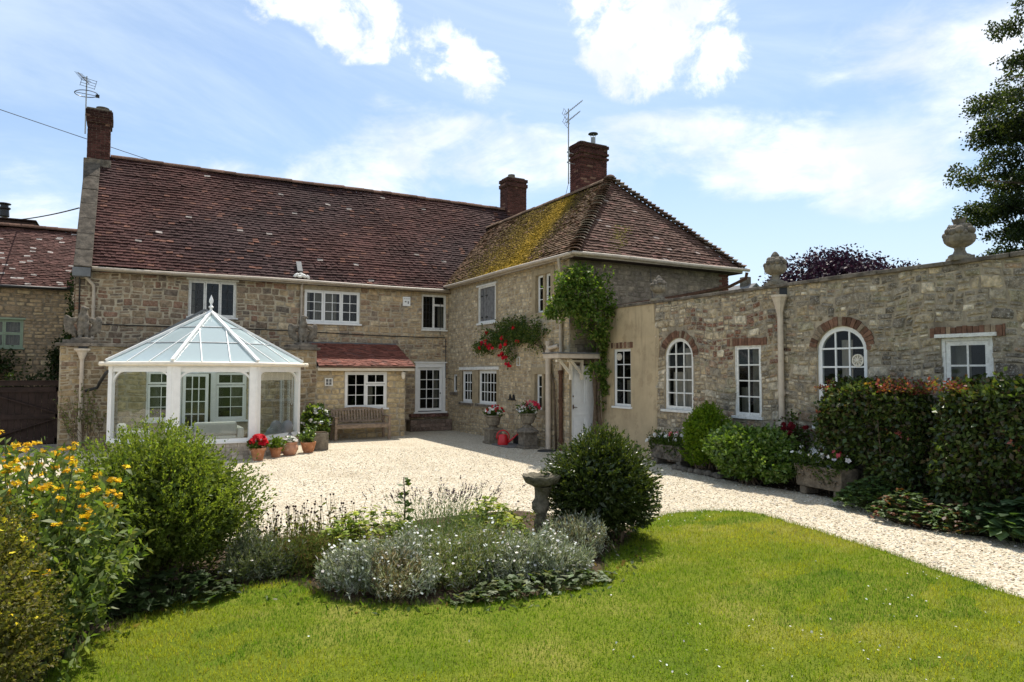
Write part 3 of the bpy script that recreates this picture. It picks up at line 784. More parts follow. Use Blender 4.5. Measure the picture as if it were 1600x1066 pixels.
for a, b in ((-9.95, -6), (-6, -2), (-2, XR-1)):
    ridge_run(mb, (a, RY, RZ+.03+sag_main(a+10.2, Lm)), (b, RY, RZ+.03+sag_main(b+10.2, Lm)), .12, .34)
mb.build('ridge_tiles', M['tile'], roof, smooth=False)

Vw = np.array((WRX+.15, 0, WRZ-ZW)); Lw = np.linalg.norm(Vw); HY = -WL-.41; AY = -5.42
Vh = np.array((0, AY-HY, WRZ-ZW)); Lh = np.linalg.norm(Vh)
def w_lo(v):
    z = ZW+(WRZ-ZW)*v/Lw; return -((z-ZE)/kz-.2)-.05
def sag_w(u, v): return .02*math.sin(u*.9+1)+.012*math.sin(u*2.1+v)+.01*math.sin(v*1.7)
mb = MB(); dn = .12
mb.add([(-.17, 0, ZW-dn), (-.17, HY, ZW-dn), (WRX, AY, WRZ-dn), (WRX, 2.6, WRZ-dn)], [(0, 1, 2, 3)], 1)
mb.add([(-.17, HY, ZW-dn), (WRX*2+.15, HY, ZW-dn), (WRX, AY, WRZ-dn)], [(0, 1, 2)], 1)
mb.add([(WRX*2+.15, HY, ZW-dn), (WRX*2+.15, 3, ZW-dn), (WRX, 3, WRZ-dn), (WRX, AY, WRZ-dn)], [(0, 1, 2, 3)], 1)
tiles(mb, (-.15, 0, ZW), (0, -1, 0), Vw, w_lo, lambda v: -HY-(AY-HY)*v/Lw, Lw+.05, .11, .172, pal_wing_w, 5, 0, .032, sag_w)
tiles(mb, (-.15, HY, ZW), (1, 0, 0), Vh, lambda v: 2.8*v/Lh, lambda v: 5.6-2.8*v/Lh, Lh, .11, .172, pal_hip, 6, 0, .032, sag_w)
wroof = mb.build('roof', [M['tile'], M['roof_felt']], house); wroof['label'] = 'mossy hipped tile roof of the wing'
mb = MB(); ridge_run(mb, (WRX, 2.3, WRZ+.03), (WRX, AY-.05, WRZ+.03), .12, .34, 0, (.19, .12, .075)); mb.build('ridge_tiles', M['tile'], wroof)
mb = MB(); bonnet_run(mb, (-.17, HY-.02, ZW+.01), (WRX, AY, WRZ+.06), 33); bonnet_run(mb, (WRX*2+.17, HY-.02, ZW+.01), (WRX, AY, WRZ+.06), 33)
mb.ball((WRX, AY, WRZ+.07), (.15, .15, .10), 0, (.15, .09, .07)); mb.build('hip_tiles', M['tile'], wroof)
# moss: thousands of small cushions growing over the tiles
N = np.array((-Vw[2], 0, Vw[0]))/Lw; pts = []; cols = []; siz = []
rm = np.random.default_rng(12); k = 0
while len(pts) < 11000:
    u = rm.uniform(0, 7.0); v = rm.uniform(0, Lw)
    band = math.exp(-((u-(4.75-.35*v))/.58)**2)*.72 + .55*math.exp(-((u-(3.4-.3*v))/1.7)**2)*(1-.2*v/Lw) + .3*math.exp(-(v-.15)**2/.05)*(u > 3)*(u < 6)
    nn = .5+.5*math.sin(u*5+v*2.7)*math.sin(v*4.1-u*1.7)
    if u < w_lo(v)+.1 or u > -HY-(AY-HY)*v/Lw-.1 or rm.random() > band*(.35+.65*nn)*.8: continue
    # moss sits at the front edges of the courses
    v = (math.floor(v/.11)+rm.normal(.1, .22))*.11
    pts.append(np.array((-.15, 0, ZW))+np.array((0, -1, 0))*u+Vw/Lw*v+N*(.036+sag_w(u, v))); siz.append(rm.uniform(.015, .042)*(1.25 if band > .6 else .85))
    t_ = min(1, band*rm.uniform(.7, 1.3)); cc = np.array((.31, .195, .022))*t_+np.array((.15, .115, .045))*(1-t_); cols.append(cc*rm.uniform(.6, 1.25))
for i in range(700):
    v = rm.uniform(.05, 1.3); c0 = 1.05+.75*v; u = rm.normal(c0, .16)
    v = (math.floor(v/.11)+rm.normal(.1, .2))*.11
    pts.append(np.array((-.15, HY, ZW))+np.array((1, 0, 0))*u+Vh/Lh*v+np.array((0, -Vh[2], Vh[1]))/Lh*.03); siz.append(rm.uniform(.015, .035)); cols.append(np.array((.24, .19, .06))*rm.uniform(.6, 1.2))
ico = np.array([(1, 0, 0), (0, 1, 0), (-1, 0, 0), (0, -1, 0), (0, 0, 1), (.7, .7, .5), (-.7, .7, .5), (-.7, -.7, .5), (.7, -.7, .5)], float)
icf = np.array([(0, 1, 5), (1, 2, 6), (2, 3, 7), (3, 0, 8), (0, 5, 8), (1, 6, 5), (2, 7, 6), (3, 8, 7), (5, 6, 4), (6, 7, 4), (7, 8, 4), (8, 5, 4)])
pts = np.array(pts); siz = np.array(siz); cols = np.array(cols)
V = (pts[:, None, :]+ico[None]*siz[:, None, None]*rm.uniform(.6, 1.3, (len(pts), 9, 1))).reshape(-1, 3)
Fc = (icf[None]+(np.arange(len(pts))*9)[:, None, None]).reshape(-1, 3)
M['moss'] = m_surface('roof_moss', None, .35, 30, 1.0, .8, 90, .05)
mo = np_mesh('moss', V, Fc, np.repeat(cols, 9, 0), M['moss'], wroof); mo['kind'] = 'stuff'

# gable coping on the left verge
mb = MB(); a = Vector((XL+.16, -.34, ZE-.10)); b = Vector((XL+.16, RY-.42, ZE+(RY-.42+.2)*kz+.06))
for i in range(7):
    p = a.lerp(b, i/7); q = a.lerp(b, (i+.985)/7); mb.obox(p+Vector((0, 0, .03+random.uniform(-.008, .008))), q+Vector((0, 0, .03)), .40, .16, 0)
mb.build('gable_coping', M['gable_stone'], house, bevel=.015)
mb = MB(); mb.box(XL-.06, XL+.34, -.40, -.05, ZE-.28, ZE-.05, 0); mb.build('kneeler', M['lead'], house, bevel=.01)

# ---- chimneys
mb = MB(); brick_stack(mb, -10.56, -9.98, 2.85, 3.55, 7.6, 9.78, (.075, .031, .026), ((9.40, .035), (9.55, .06)), .7)
ch = mb.build('chimney', [M['brick_mortar'], M['brick']], house); ch['label'] = 'slim left gable chimney with blackened cap'
mb = MB(); mb.box(-10.6, -9.94, 2.81, 3.59, 9.78, 9.84, 0); mb.build('chimney_cap', M['coping'], ch, bevel=.02); mb = MB(); mb.lathe([(.17, 0), (.16, .10), (.18, .14), (.13, .14)], (-10.2, 3.2, 9.84), 14); mb.build('chimney_pot', M['coping'], ch); mb = MB(); mb.box(-10.64, -9.93, 2.78, 3.6, 7.5, 8.28)
mb.build('chimney_base', M['coping'], ch, bevel=.02)
mb = MB(); brick_stack(mb, 3.86, 4.74, 2.95, 3.6, 7.4, 9.76, (.105, .042, .034), ((9.42, .04), (9.56, .0), (9.63, .04)), .35)
ch = mb.build('chimney', [M['brick_mortar'], M['brick']], house); ch['label'] = 'middle brick chimney at the far end of the long roof'
mb = MB(); mb.box(3.9, 4.7, 3.0, 3.56, 9.76, 9.83, 0); mb.build('chimney_cap', M['coping'], ch, bevel=.02); mb = MB(); mb.lathe([(.16, 0), (.14, .12), (.15, .14), (.1, .14)], (4.2, 3.25, 9.83), 12); mb.build('chimney_pot', M['coping'], ch)
mb = MB(); brick_stack(mb, 2.74, 3.74, -3.82, -3.22, 6.4, 9.02, (.12, .045, .036), ((8.52, .045), (8.60, .0), (8.70, .05), (8.78, .015), (8.88, .05)), .75)
ch = mb.build('chimney', [M['brick_mortar'], M['brick']], house); ch['label'] = 'stout brick chimney with corbelled black top on the wing'
mb = MB(); mb.box(2.74, 3.74, -3.82, -3.22, 9.02, 9.06, 0); mb.ball((2.98, -3.55, 9.05), (.22, .2, .11), 0); mb.build('chimney_cap', M['coping'], ch); mb = MB(); mb.box(2.62, 2.78, -3.9, -3.2, 7.2, 7.5); mb.obox((2.70, -3.86, 7.33), (3.8, -3.86, 6.55), .02, .16); mb.build('flashing', M['lead'], ch)
mb = MB(); mb.tube([(3.44, -3.5, 9.0), (3.44, -3.5, 9.36)], .075, 14, 0); mb.lathe([(.03, -.02), (.16, .02), (.15, .045), (.05, .08), (0, .085)], (3.44, -3.5, 9.45), 16, 1)
for k in range(3): mb.tube([(3.44+.07*math.cos(k*2.1), -3.5+.07*math.sin(k*2.1), 9.34), (3.44+.09*math.cos(k*2.1), -3.5+.09*math.sin(k*2.1), 9.47)], .008, 5, 0)
mb.build('flue_pipe', [M['metal'], M['black_iron']], ch)

# ---- gutters, fascias, downpipes
def gutter(pts, r=.045, name='gutter', mat='gutter'):
    m = MB(); m.tube(pts, r, 10); return m.build(name, M[mat], house, smooth=True)
gutter([(x, -.27, ZE-.03+.012*math.sin(x*.9)+.0*x) for x in np.linspace(XL+.05, -.1, 24)])
mb = MB(); mb.box(XL+.3, -.02, -.2, -.15, ZE-.11, ZE-.02); mb.box(XL+.3, -.02, -.15, .02, ZE-.05, ZE-.03); mb.build('fascia_board', M['gutter'], house)
gutter([(-.23, y, ZW-.03+.01*math.sin(y)) for y in np.linspace(-.1, HY-.02, 16)])
gutter([(x, HY-.08, ZW-.03+.01*math.sin(x*1.3)) for x in np.linspace(-.25, WRX*2+.3, 14)])
mb = MB(); mb.box(-.17, -.12, HY+.02, -.12, ZW-.11, ZW-.03); mb.box(-.12, .02, -WL, -.1, ZW-.06, ZW-.04); mb.box(-.12, WRX*2+.12, HY-.02, HY+.03, ZW-.10, ZW-.03); mb.build('fascia_board', M['gutter'], house)
mb = MB(); mb.box(-.12, .02, -WL, -.1, ZW-.07, ZW-.05); mb.box(-.1, WRX*2+.1, HY+.03, -WL+.02, ZW-.09, ZW-.06); mb.build('soffit', M['timber_dark'], house)
def pipe(pts, r=.04, mat='gutter', label=None, collars=()):
    m = MB(); m.tube(pts, r, 12)
    for c in collars: m.tube([Vector(c)-Vector((0, 0, .04)), Vector(c)+Vector((0, 0, .04))], r*1.3, 12)
    o = m.build('downpipe', M[mat], house, smooth=True, angle=50)
    if label: o['label'] = label
    return o
pipe([(-10.38, -.24, 4.56), (-10.38, -.2, 4.42), (-10.16, -.08, 4.15), (-10.15, -.07, 3.9), (-10.15, -.07, 2.6)], .042, collars=[(-10.15, -.07, 3.6)])
pipe([(-4.82, -.22, 4.56), (-4.82, -.08, 4.45), (-4.82, -.07, 2.56)], .042, collars=[(-4.82, -.07, 4.15)])
pipe([(-10.28, -1.64, 2.35), (-10.28, -1.64, 0)], .045, 'cream', 'cream downpipe below the left hopper', collars=[(-10.28, -1.64, 1.75), (-10.28, -1.64, .8)])
mb = MB(); mb.lathe([(.05, 0), (.06, .03), (.11, .17), (.17, .22), (.17, .26), (.14, .26)], (-10.28, -1.68, 2.18), 8, 0, sq=.8); mb.box(-10.36, -10.18, -1.62, -1.54, 2.44, 2.52, 1); mb.build('hopper', [M['cream'], M['black_iron']], house)
mb = MB(); mb.tube([(-9.65, -3.9, 1.9), (-9.72, -3.7, 1.86), (-9.9, -1.75, 1.62), (-9.95, -1.68, 1.5), (-10.2, -1.66, 1.42)], .035, 10); mb.build('drain_pipe', M['black_iron'], house, smooth=True)
pipe([(-.22, -7.15, 4.68), (-.22, -7.15, 4.60), (-.08, -7.0, 4.35), (-.07, -7.0, 4.2), (-.07, -7.0, 1.95)], .042)
pipe([(-.075, -7.0, 1.95), (-.075, -7.0, 0)], .05, 'rust_iron', collars=[(-.075, -7.0, 1.2), (-.075, -7.0, 1.9), (-.075, -7.0, .25)])
mb = MB(); mb.tube([(-.12, -6.5, 0), (-.12, -6.5, 2.32)], .068, 16); mb.tube([(-.12, -6.5, 2.28), (-.12, -6.5, 2.45)], .08, 16); mb.tube([(-.12, -6.5, 2.45), (-.12, -6.5, 2.62)], .055, 14); mb.tube([(-.12, -6.5, 2.6), (-.12, -6.5, 2.68)], .07, 14); mb.tube([(-.12, -6.5, 2.5), (-.1, -6.7, 2.52), (-.08, -6.92, 2.55)], .05, 12)
mb.build('soil_pipe', M['cream'], house, smooth=True, angle=40)
mb = MB(); mb.tube([(-.06, -3.1, .75), (-.06, -3.1, .55), (-.12, -3.15, .5), (-.3, -4.0, .38)], .035, 8); mb.build('waste_pipe', M['cream'], house, smooth=True)
pipe([(5.55, HY-.05, 4.66), (5.55, HY, 4.5), (5.3, -WL-.06, 4.3), (3.6, -WL-.06, 3.95), (1.4, -WL-.06, 3.55)], .045, 'rust_iron')
# small lead-flashed vent low on the roof, with lumps of white mortar, and the dark pipe at the left gable
mb = MB(); mb.obox((-4.86, .0, ZE+.30), (-4.86, .26, ZE+.62), .15, .05, 0, up=(0, -.7, .7)); rv_ = mb.build('vent_flashing', M['lead'], roof)
mb = MB()
for (dx, dz, r_) in ((-.13, .06, .08), (-.02, .03, .07), (.10, .05, .085), (.22, .02, .06), (.02, .12, .05)): mb.ball((-4.86+dx, -.12+dz*.6, ZE+.10+dz), (r_*1.3, r_*.7, r_*.7), nu=8, nv=6, rot=Matrix.Rotation(dx*5, 3, 'Y'))
mb.build('mortar_lumps', M['worn_white'], roof)
mb = MB(); mb.tube([(-10.50, -.1, 4.42), (-10.47, -.04, 4.30), (-10.46, -.04, 2.6)], .018, 8); mb.build('waste_pipe', M['black_iron'], house, smooth=True)
# cables along the front
mb = MB(); mb.tube([(x, -.025, 3.16+.02*math.sin(x*.8)-.012*(x+10)) for x in np.linspace(-10.1, -.12, 40)], .013, 5); mb.build('cable', M['black_iron'], house); mb = MB(); mb.tube([(-.1, -.03, 3.0), (-.09, -.03, 1.7), (-.02, -.2, 1.68), (-.02, -.42, 1.66)], .013, 5); mb.build('cable', M['black_iron'], house); mb = MB(); mb.tube([(-.3, -.03, 4.2), (-.3, -.03, 3.1)], .009, 5)
mb.build('cable', M['black_iron'], house)
mb = MB(); mb.tube([(-.02, -WL-.02, 4.5), (-.02, -WL-.02, 3.0)], .012, 5); mb.build('cable', M['grey_timber'], house); mb = MB(); mb.tube([(2.5, -WL-.02, 4.6), (2.53, -WL-.02, 4.1), (2.62, -WL-.02, 3.5)], .008, 5); mb.build('cable', M['grey_timber'], house)

# ---- windows and doors of the house
T3 = [(0, .333, 0, 1, 2, 4), (.333, .667, 0, 1, 2, 4), (.667, 1, 0, 1, 2, 4)]
window(house, PF, o1['u0'], o1['u1'], o1['w0'], o1['w1'], T3, -.06, 'worn_white', .05, [(0, .12, 0, 1)], .035, 'three-light leaded window above the conservatory', lead=True, bw=.012, head=1)
window(house, PF, o2['u0'], o2['u1'], o2['w0'], o2['w1'], [(0, .333, 0, 1, 2, 3), (.333, .667, 0, 1, 2, 3), (.667, 1, 0, 1, 2, 3)], -.05, 'white', .05, [(.16, .33, .0, 1), (.33, .6, 0, 1), (0, .1, 0, 1)], .05, 'wide three-casement window with six panes each')
window(house, PF, o3['u0'], o3['u1'], o3['w0'], o3['w1'], [(0, .5, 0, 1, 3, 4), (.5, 1, 0, .72, 3, 1), (.5, 1, .72, 1, 1, 1)], -.06, 'worn_white', .03, [(.75, 1, 0, .75)], .03, 'two-light window in the corner under the eaves', lead=True, bw=.011)
# french door
mb = MB(); rects = []
bar(mb, PF, -1.15, -1.05, .57, 2.2, -.14, .012); bar(mb, PF, -.19, -.09, .57, 2.2, -.14, .012); bar(mb, PF, -1.05, -.19, 2.05, 2.2, -.14, .012); bar(mb, PF, -1.2, -.05, 2.2, 2.235, -.05, .05)
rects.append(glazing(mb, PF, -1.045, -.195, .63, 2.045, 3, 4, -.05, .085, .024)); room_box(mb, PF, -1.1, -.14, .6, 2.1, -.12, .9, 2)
dr = mb.build('door', [M['white'], M['black_iron'], M['dark_room']], house); dr['label'] = 'white glazed door of twelve panes in the corner'
pane_mesh(dr, PF, rects, -.064); curtain_mesh(dr, PF, [(-.45, -.28, .75, 1.95)], -.2)
mb = MB(); mb.lbox(PF, -1.2, -.03, .55, .6, -.1, .05); mb.build('threshold', M['white'], dr)
mb = MB(); mb.ball(PF(-.26, 1.2, -.02), .022); mb.build('handle', M['black_iron'], dr)
mb = MB(); mb.box(-1.45, -.02, -.42, .0, -.1, .36, 0)
for i in range(14): mb.box(-1.35+i*.094, -1.35+i*.094+.088, -.17, .0, .44, .545, 1, tuple(np.array((.14, .07, .055))*random.uniform(.6, 1.2)))
for r_ in range(3):
    u = -1.47
    while u < -.05:
        l = random.uniform(.2, .4); mb.box(u+.006, min(u+l, -.03)-.006, -.44-random.uniform(0, .01), -.4, .02+r_*.115, .125+r_*.115, 1, tuple(np.array((.17, .12, .095))*random.uniform(.7, 1.3))); u += l
mb.build('doorstep', [M['mortar_dark'], M['stone']], house, bevel=.008)
# alarm box
mb = MB(); mb.lbox(PF, -1.61, -1.37, 4.03, 4.33, 0, .07, 0)
for k in range(3): mb.lbox(PF, -1.57+k*.07, -1.545+k*.07, 4.25, 4.28, .07, .073, 1)
mb.lbox(PF, -1.56, -1.50, 4.15, 4.19, .07, .073, 1); mb.lbox(PF, -1.46, -1.42, 4.10, 4.19, .07, .073, 1)
ab = mb.build('alarm_box', [M['white'], M['grey_timber']], house, bevel=.008)

# shuttered wing window
mb = MB(); u0, u1, w0, w1 = 2.33, 3.45, 3.38, 4.48
bar(mb, PW, u0, u1, w1-.05, w1, -.1, .015); bar(mb, PW, u0, u1, w0, w0+.05, -.1, .015); bar(mb, PW, u0, u0+.05, w0+.05, w1-.05, -.1, .015); bar(mb, PW, u1-.05, u1, w0+.05, w1-.05, -.1, .015)
bar(mb, PW, u0-.1, u1+.08, w1, w1+.05, -.02, .05); bar(mb, PW, u0-.06, u1+.08, w0-.06, w0-.003, -.02, .06)
wn = mb.build('window', [M['worn_white']], house); wn['label'] = 'wing window closed by grey plank shutters'
mb = MB()
for i in range(5): a = u0+.055+i*.203; mb.lbox(PW, a, a+.197, w0+.055, w1-.055, -.05, -.02+random.uniform(-.006, .006), 0)
for (a, w) in ((u0+.1, w0+.15), (u0+.42, w0+.15), (u0+.1, w1-.3), (u0+.42, w1-.3)): mb.lbox(PW, a, a+.14, w, w+.03, -.02, -.005, 1)
mb.lbox(PW, u0+.255, u0+.262, w0+.06, w1-.06, -.02, -.008, 1)
mb.build('shutter', [M['grey_timber'], M['black_iron']], wn)
C1 = [(0, .25, 0, 1)]
for (o, mul, lab) in ((w_uc, 6.07, 'upper corner window with stone mullion'), (w_c, 6.01, 'lower window with stone mullion beside the pipe')):
    window(house, PW, o['u0'], mul-.045, o['w0'], o['w1'], [(0, 1, 0, 1, 1, 3)], -.09, 'white', None, (), .03, lab, .02, .5)
    window(house, PW, mul+.045, o['u1'], o['w0'], o['w1'], [(0, 1, 0, 1, 1, 3)], -.09, 'white', None, (), .03, lab, .02, .5)
window(house, PW, w_t['u0'], w_t['u1'], w_t['w0'], w_t['w1'], [(0, 1, 0, 1, 1, 1)], -.05, 'white', None, (), .04, 'tiny window slit near the inner corner', .02, .4)
window(house, PW, w_a['u0'], w_a['u1'], w_a['w0'], w_a['w1'], [(0, 1, 0, 1, 3, 3)], -.05, 'white', .01, [(.1, .3, .0, .9)], .055, 'narrow white casement of nine panes', .03, .5, bw=.024)
window(house, PW, w_b['u0'], w_b['u1'], w_b['w0'], w_b['w1'], [(0, 1, 0, 1, 5, 3)], -.05, 'white', .01, [(.05, .2, 0, .9), (.8, .95, 0, .9)], .055, 'broad white casement of fifteen panes', .03, .5, bw=.024)
mb = MB(); mb.lbox(PW, .95, 2.16, 1.965, 2.05, -.02, .035); mb.lbox(PW, 2.17, 3.66, 1.97, 2.06, -.02, .04); mb.build('lintel_board', M['worn_white'], house, bevel=.006)
# wall vent and the little plaque of two birds
mb = MB(); 
for (a, b, c, d_) in ((4.71, 4.88, 2.30, 2.32), (4.71, 4.88, 2.07, 2.09), (4.71, 4.73, 2.09, 2.30), (4.86, 4.88, 2.09, 2.30)): mb.lbox(PW, a, b, c, d_, .0, .024)
mb.build('vent_frame', M['worn_white'], house)
mb = MB()
for c, s in ((4.36, 1), (4.55, -1)):
    q = [(-.09, 0), (-.05, .02), (-.045, .10), (-.01, .155), (.0, .10), (.04, .13), (.055, .05), (.09, .0)]
    q = [(c+s*a, 1.14+b) for a, b in q]; k = len(q)
    mb.add([PW(a, b, .012) for a, b in q]+[PW(a, b, .035) for a, b in q], [tuple(range(k, 2*k)), tuple(range(k-1, -1, -1))]+[(i, (i+1) % k, k+(i+1) % k, k+i) for i in range(k)])
mb.lbox(PW, 4.24, 4.67, 1.125, 1.145, .0, .04); mb.build('bird_plaque', M['black_iron'], house)

# front door, hood
mb = MB(); bar(mb, PE, .04, .82, .1, 2.06, -.09, -.05, 0)
for (a, b, c, d_) in ((.12, .40, 1.15, 1.92), (.46, .74, 1.15, 1.92), (.12, .40, .2, .78), (.46, .74, .2, .78)):
    bar(mb, PE, a, b, c, d_, -.05, -.035, 0); bar(mb, PE, a+.05, b-.05, c+.05, d_-.05, -.035, -.028, 0)
bar(mb, PE, .04, .82, .86, .9, -.05, -.04, 0)
fd = mb.build('door', [M['white']], house, bevel=.004); fd['label'] = 'white panelled front door under the hood'
mb = MB(); mb.lbox(PE, .10, .125, 1.02, 1.12, -.035, -.022); mb.tube([PE(.112, 1.06, -.02), PE(.16, 1.06, .012), PE(.2, 1.055, .012)], .009, 6); mb.build('handle', M['rust_iron'], fd); mb = MB(); mb.lbox(PE, .1, .125, 1.3, 1.34, -.035, -.025); mb.build('keyhole', M['rust_iron'], fd)
mb = MB(); mb.box(-.62, .62, -7.72, -7.02, 2.34, 2.37, 1); mb.box(-.59, .60, -7.69, -7.02, 2.23, 2.34, 0)
mb.build('porch_hood', [M['cream'], M['lead']], house, bevel=.008)
for x in (-.02, .30):
    mb = MB(); mb.obox((x, -7.36, 1.72), (x, -7.36, 2.2), .06, .07); mb.obox((x, -7.36, 1.85), (x-.42, -7.50, 2.2), .05, .06, up=(0, 1, 0)); mb.obox((x-.5, -7.5, 2.17), (x, -7.36, 2.17), .05, .05); mb.build('bracket', M['cream_pale'], house)

# ---- lean-to
lw = rect_open(-3.88, -2.63, .85, 1.9); lv = rect_open(-4.45, -4.23, 1.5, 1.72)
pall = pal_mix([(.42, .335, .205), (.36, .285, .175), (.46, .38, .24), (.30, .235, .155)], [4, 3, 2, 1], .12)
mb = MB(); wall_back(mb, PL, [(-4.69, -.3), (-2.06, -.3), (-2.06, 2.05), (-4.69, 2.05)], [lw, lv], .09, 0, 2)
rubble(mb, PL, -4.69, -2.06, -.2, 2.04, [lw, lv], pall, .13, .2, .2, .5, .012, .009, .2, 21, wobble=.008)
mb.add([(-2.06, -1.55, -.3), (-2.06, 0, -.3), (-2.06, 0, 2.75), (-2.06, -1.55, 2.05)], [(0, 1, 2, 3)], 0)
rubble(mb, PXE(-2.06), -1.55, 0, -.2, 2.0, [], pall, .13, .2, .2, .5, .012, .009, .2, 22, wobble=.008)
mb.build('wall', [M['mortar'], M['stone'], M['ashlar']], house)
Vl = np.array((0, 1.77, .74)); Ll = np.linalg.norm(Vl)
def pal_red(u, v, r):
    b = np.array((.21, .075, .052))*r.uniform(.6, 1.25)
    return tuple(b if r.random() > .12 else np.array((.15, .065, .05)))
mb = MB(); mb.add([(-4.69, -1.75, 2.05), (-1.86, -1.75, 2.05), (-1.86, .02, 2.79), (-4.69, .02, 2.79)], [(0, 1, 2, 3)], 1)
tiles(mb, (-4.68, -1.77, 2.07), (1, 0, 0), Vl, lambda v: 0, lambda v: 2.84, Ll-.05, .10, .17, pal_red, 8, 0, .014, None, None, .014)
mb.box(-4.69, -1.86, -.16, .0, 2.745, 2.80, 2)
lr = mb.build('roof', [M['red_tile'], M['roof_felt'], M['lead']], house); lr['label'] = 'small lean-to roof of bright red tiles'
mb = MB(); mb.box(-4.69, -1.84, -1.74, -1.70, 1.93, 2.045); mb.box(-4.69, -1.84, -1.70, -1.54, 1.98, 2.0); mb.box(-1.9, -1.86, -1.7, 0, 1.95, 2.04); mb.build('fascia_board', M['cream_pale'], house, bevel=.005)
mb = MB(); mb.tube([(x, -1.79, 2.04) for x in (-4.69, -3.2, -1.84)], .028, 8); mb.build('gutter', M['rust_iron'], house, smooth=True)
window(house, PL, lw['u0'], lw['u1'], lw['w0'], lw['w1'], [(0, .5, 0, 1, 2, 3), (.5, 1, .68, 1, 2, 1), (.5, 1, 0, .67, 2, 2)], -.03, 'white', .05, [(.0, .1, 0, 1), (.55, .7, 0, .6)], .05, 'white casement window behind the garden bench')
mb = MB(); 
for (a, b, c, d_) in ((-4.45, -4.23, 1.69, 1.72), (-4.45, -4.23, 1.5, 1.53), (-4.45, -4.42, 1.53, 1.69), (-4.26, -4.23, 1.53, 1.69), (-4.35, -4.33, 1.53, 1.69), (-4.42, -4.26, 1.60, 1.615)): mb.lbox(PL, a, b, c, d_, -.03, .015, 0)
mb.lbox(PL, -4.43, -4.25, 1.52, 1.7, -.05, -.02, 1); mb.build('air_vent', [M['worn_white'], M['grey_timber']], house)
mb = MB(); mb.tube([(-2.17, -1.56, 1.9), (-2.17, -1.62, 1.93), (-2.17, -1.68, 1.88)], .012, 6); mb.lathe([(.02, .0), (.05, .05), (.065, .14), (.03, .19), (0, .2)], (-2.17, -1.68, 1.68), 8); mb.lathe([(.07, 0), (.075, .02), (.02, .05), (0, .06)], (-2.17, -1.68, 1.85), 8); mb.build('wall_lantern', M['cream_pale'], house)

# ---- single-storey bay with the parapet that carries the eagles
b1 = rect_open(-8.9, -8.22, .65, 1.92); bd = rect_open(-8.14, -7.36, .06, 1.9); b2 = rect_open(-7.30, -6.53, .62, 1.9)
palb = pal_mix([(.26, .20, .125), (.21, .165, .11), (.31, .24, .145), (.18, .13, .095)], [4, 3, 2, 2])
palb2 = pal_mix([(.36, .30, .19), (.31, .25, .155), (.40, .34, .225)], [4, 3, 2], .12)
def pal_bay(u, w): return palb2(u, w) if -9.6 < u < -5.7 and w < 2 else palb(u, w)  # paler stone inside the conservatory: light through the glass put into the colour
mb = MB(); wall_back(mb, PL, [(-10.74, -.3), (-4.69, -.3), (-4.69, 2.5), (-10.74, 2.5)], [b1, bd, b2], .1, 0, 2)
rubble(mb, PL, -10.74, -4.69, -.2, 2.5, [b1, bd, b2, rect_open(-8.25, -8.12, .06, 1.92), rect_open(-7.38, -7.28, .06, 1.92)], pal_bay, .09, .21, .15, .46, .012, .010, .42, 31, cut=(.03, .17), rough=.2)
mb.add([(-10.74, -1.55, -.3), (-10.74, 0, -.3), (-10.74, 0, 2.5), (-10.74, -1.55, 2.5)], [(3, 2, 1, 0)], 0)
mb.add([(-4.69, -1.55, -.3), (-4.69, 0, -.3), (-4.69, 0, 2.5), (-4.69, -1.55, 2.5)], [(0, 1, 2, 3)], 0)
rubble(mb, PXE(-4.69), -1.55, 0, 2.0, 2.5, [], palb, .10, .2, .16, .45, .014, .014, .4, 33)
mb.add([(-10.7, -1.5, 2.45), (-4.7, -1.5, 2.45), (-4.7, 0, 2.5), (-10.7, 0, 2.5)], [(0, 1, 2, 3)], 3)
mb.build('wall', [M['mortar'], M['stone'], M['ashlar'], M['lead']], house)
mb = MB(); x = -10.84
while x < -4.62:
    l = min(random.uniform(.7, 1.0), -4.6-x); mb.box(x+.004, x+l-.004, -1.64, -1.2, 2.5, 2.575+random.uniform(-.005, .005)); x += l
mb.box(-10.70, -9.95, -1.5, -.9, 2.578, 2.66); mb.box(-5.45, -4.66, -1.5, -.9, 2.578, 2.66)
mb.build('coping', M['coping'], house, bevel=.012)
CW = [(.55, .95, 0, .98)]
window(house, PL, b1['u0'], b1['u1'], b1['w0'], b1['w1'], [(0, 1, .74, 1, 2, 1), (0, 1, 0, .73, 2, 3)], -.04, 'white', .04, [(.05, .45, 0, .98)], .05, 'left window inside the conservatory')
window(house, PL, b2['u0'], b2['u1'], b2['w0'], b2['w1'], [(0, 1, .74, 1, 2, 1), (0, 1, 0, .73, 2, 3)], -.04, 'white', .04, CW, .05, 'right window inside the conservatory')
mb = MB(); room_box(mb, PL, -8.13, -7.37, .07, 1.89, -.05, 1.6, 1)
bar(mb, PL, -8.14, -8.09, .06, 1.9, -.1, .012); bar(mb, PL, -7.41, -7.30, .06, 1.9, -.1, .012); bar(mb, PL, -8.09, -7.41, 1.85, 1.9, -.1, .012)
PD = lambda u, w, d: (-8.08+u*math.cos(.35)+d*math.sin(.35), -1.62-u*math.sin(.35)-d*math.cos(.35), w)
r_ = glazing(mb, PD, 0, .62, .1, 1.84, 3, 5, .02, .07, .022)
dn_ = mb.build('door', [M['white'], M['dark_room']], house); dn_['label'] = 'glazed garden door standing open into the conservatory'
pane_mesh(dn_, PD, [r_], .005)
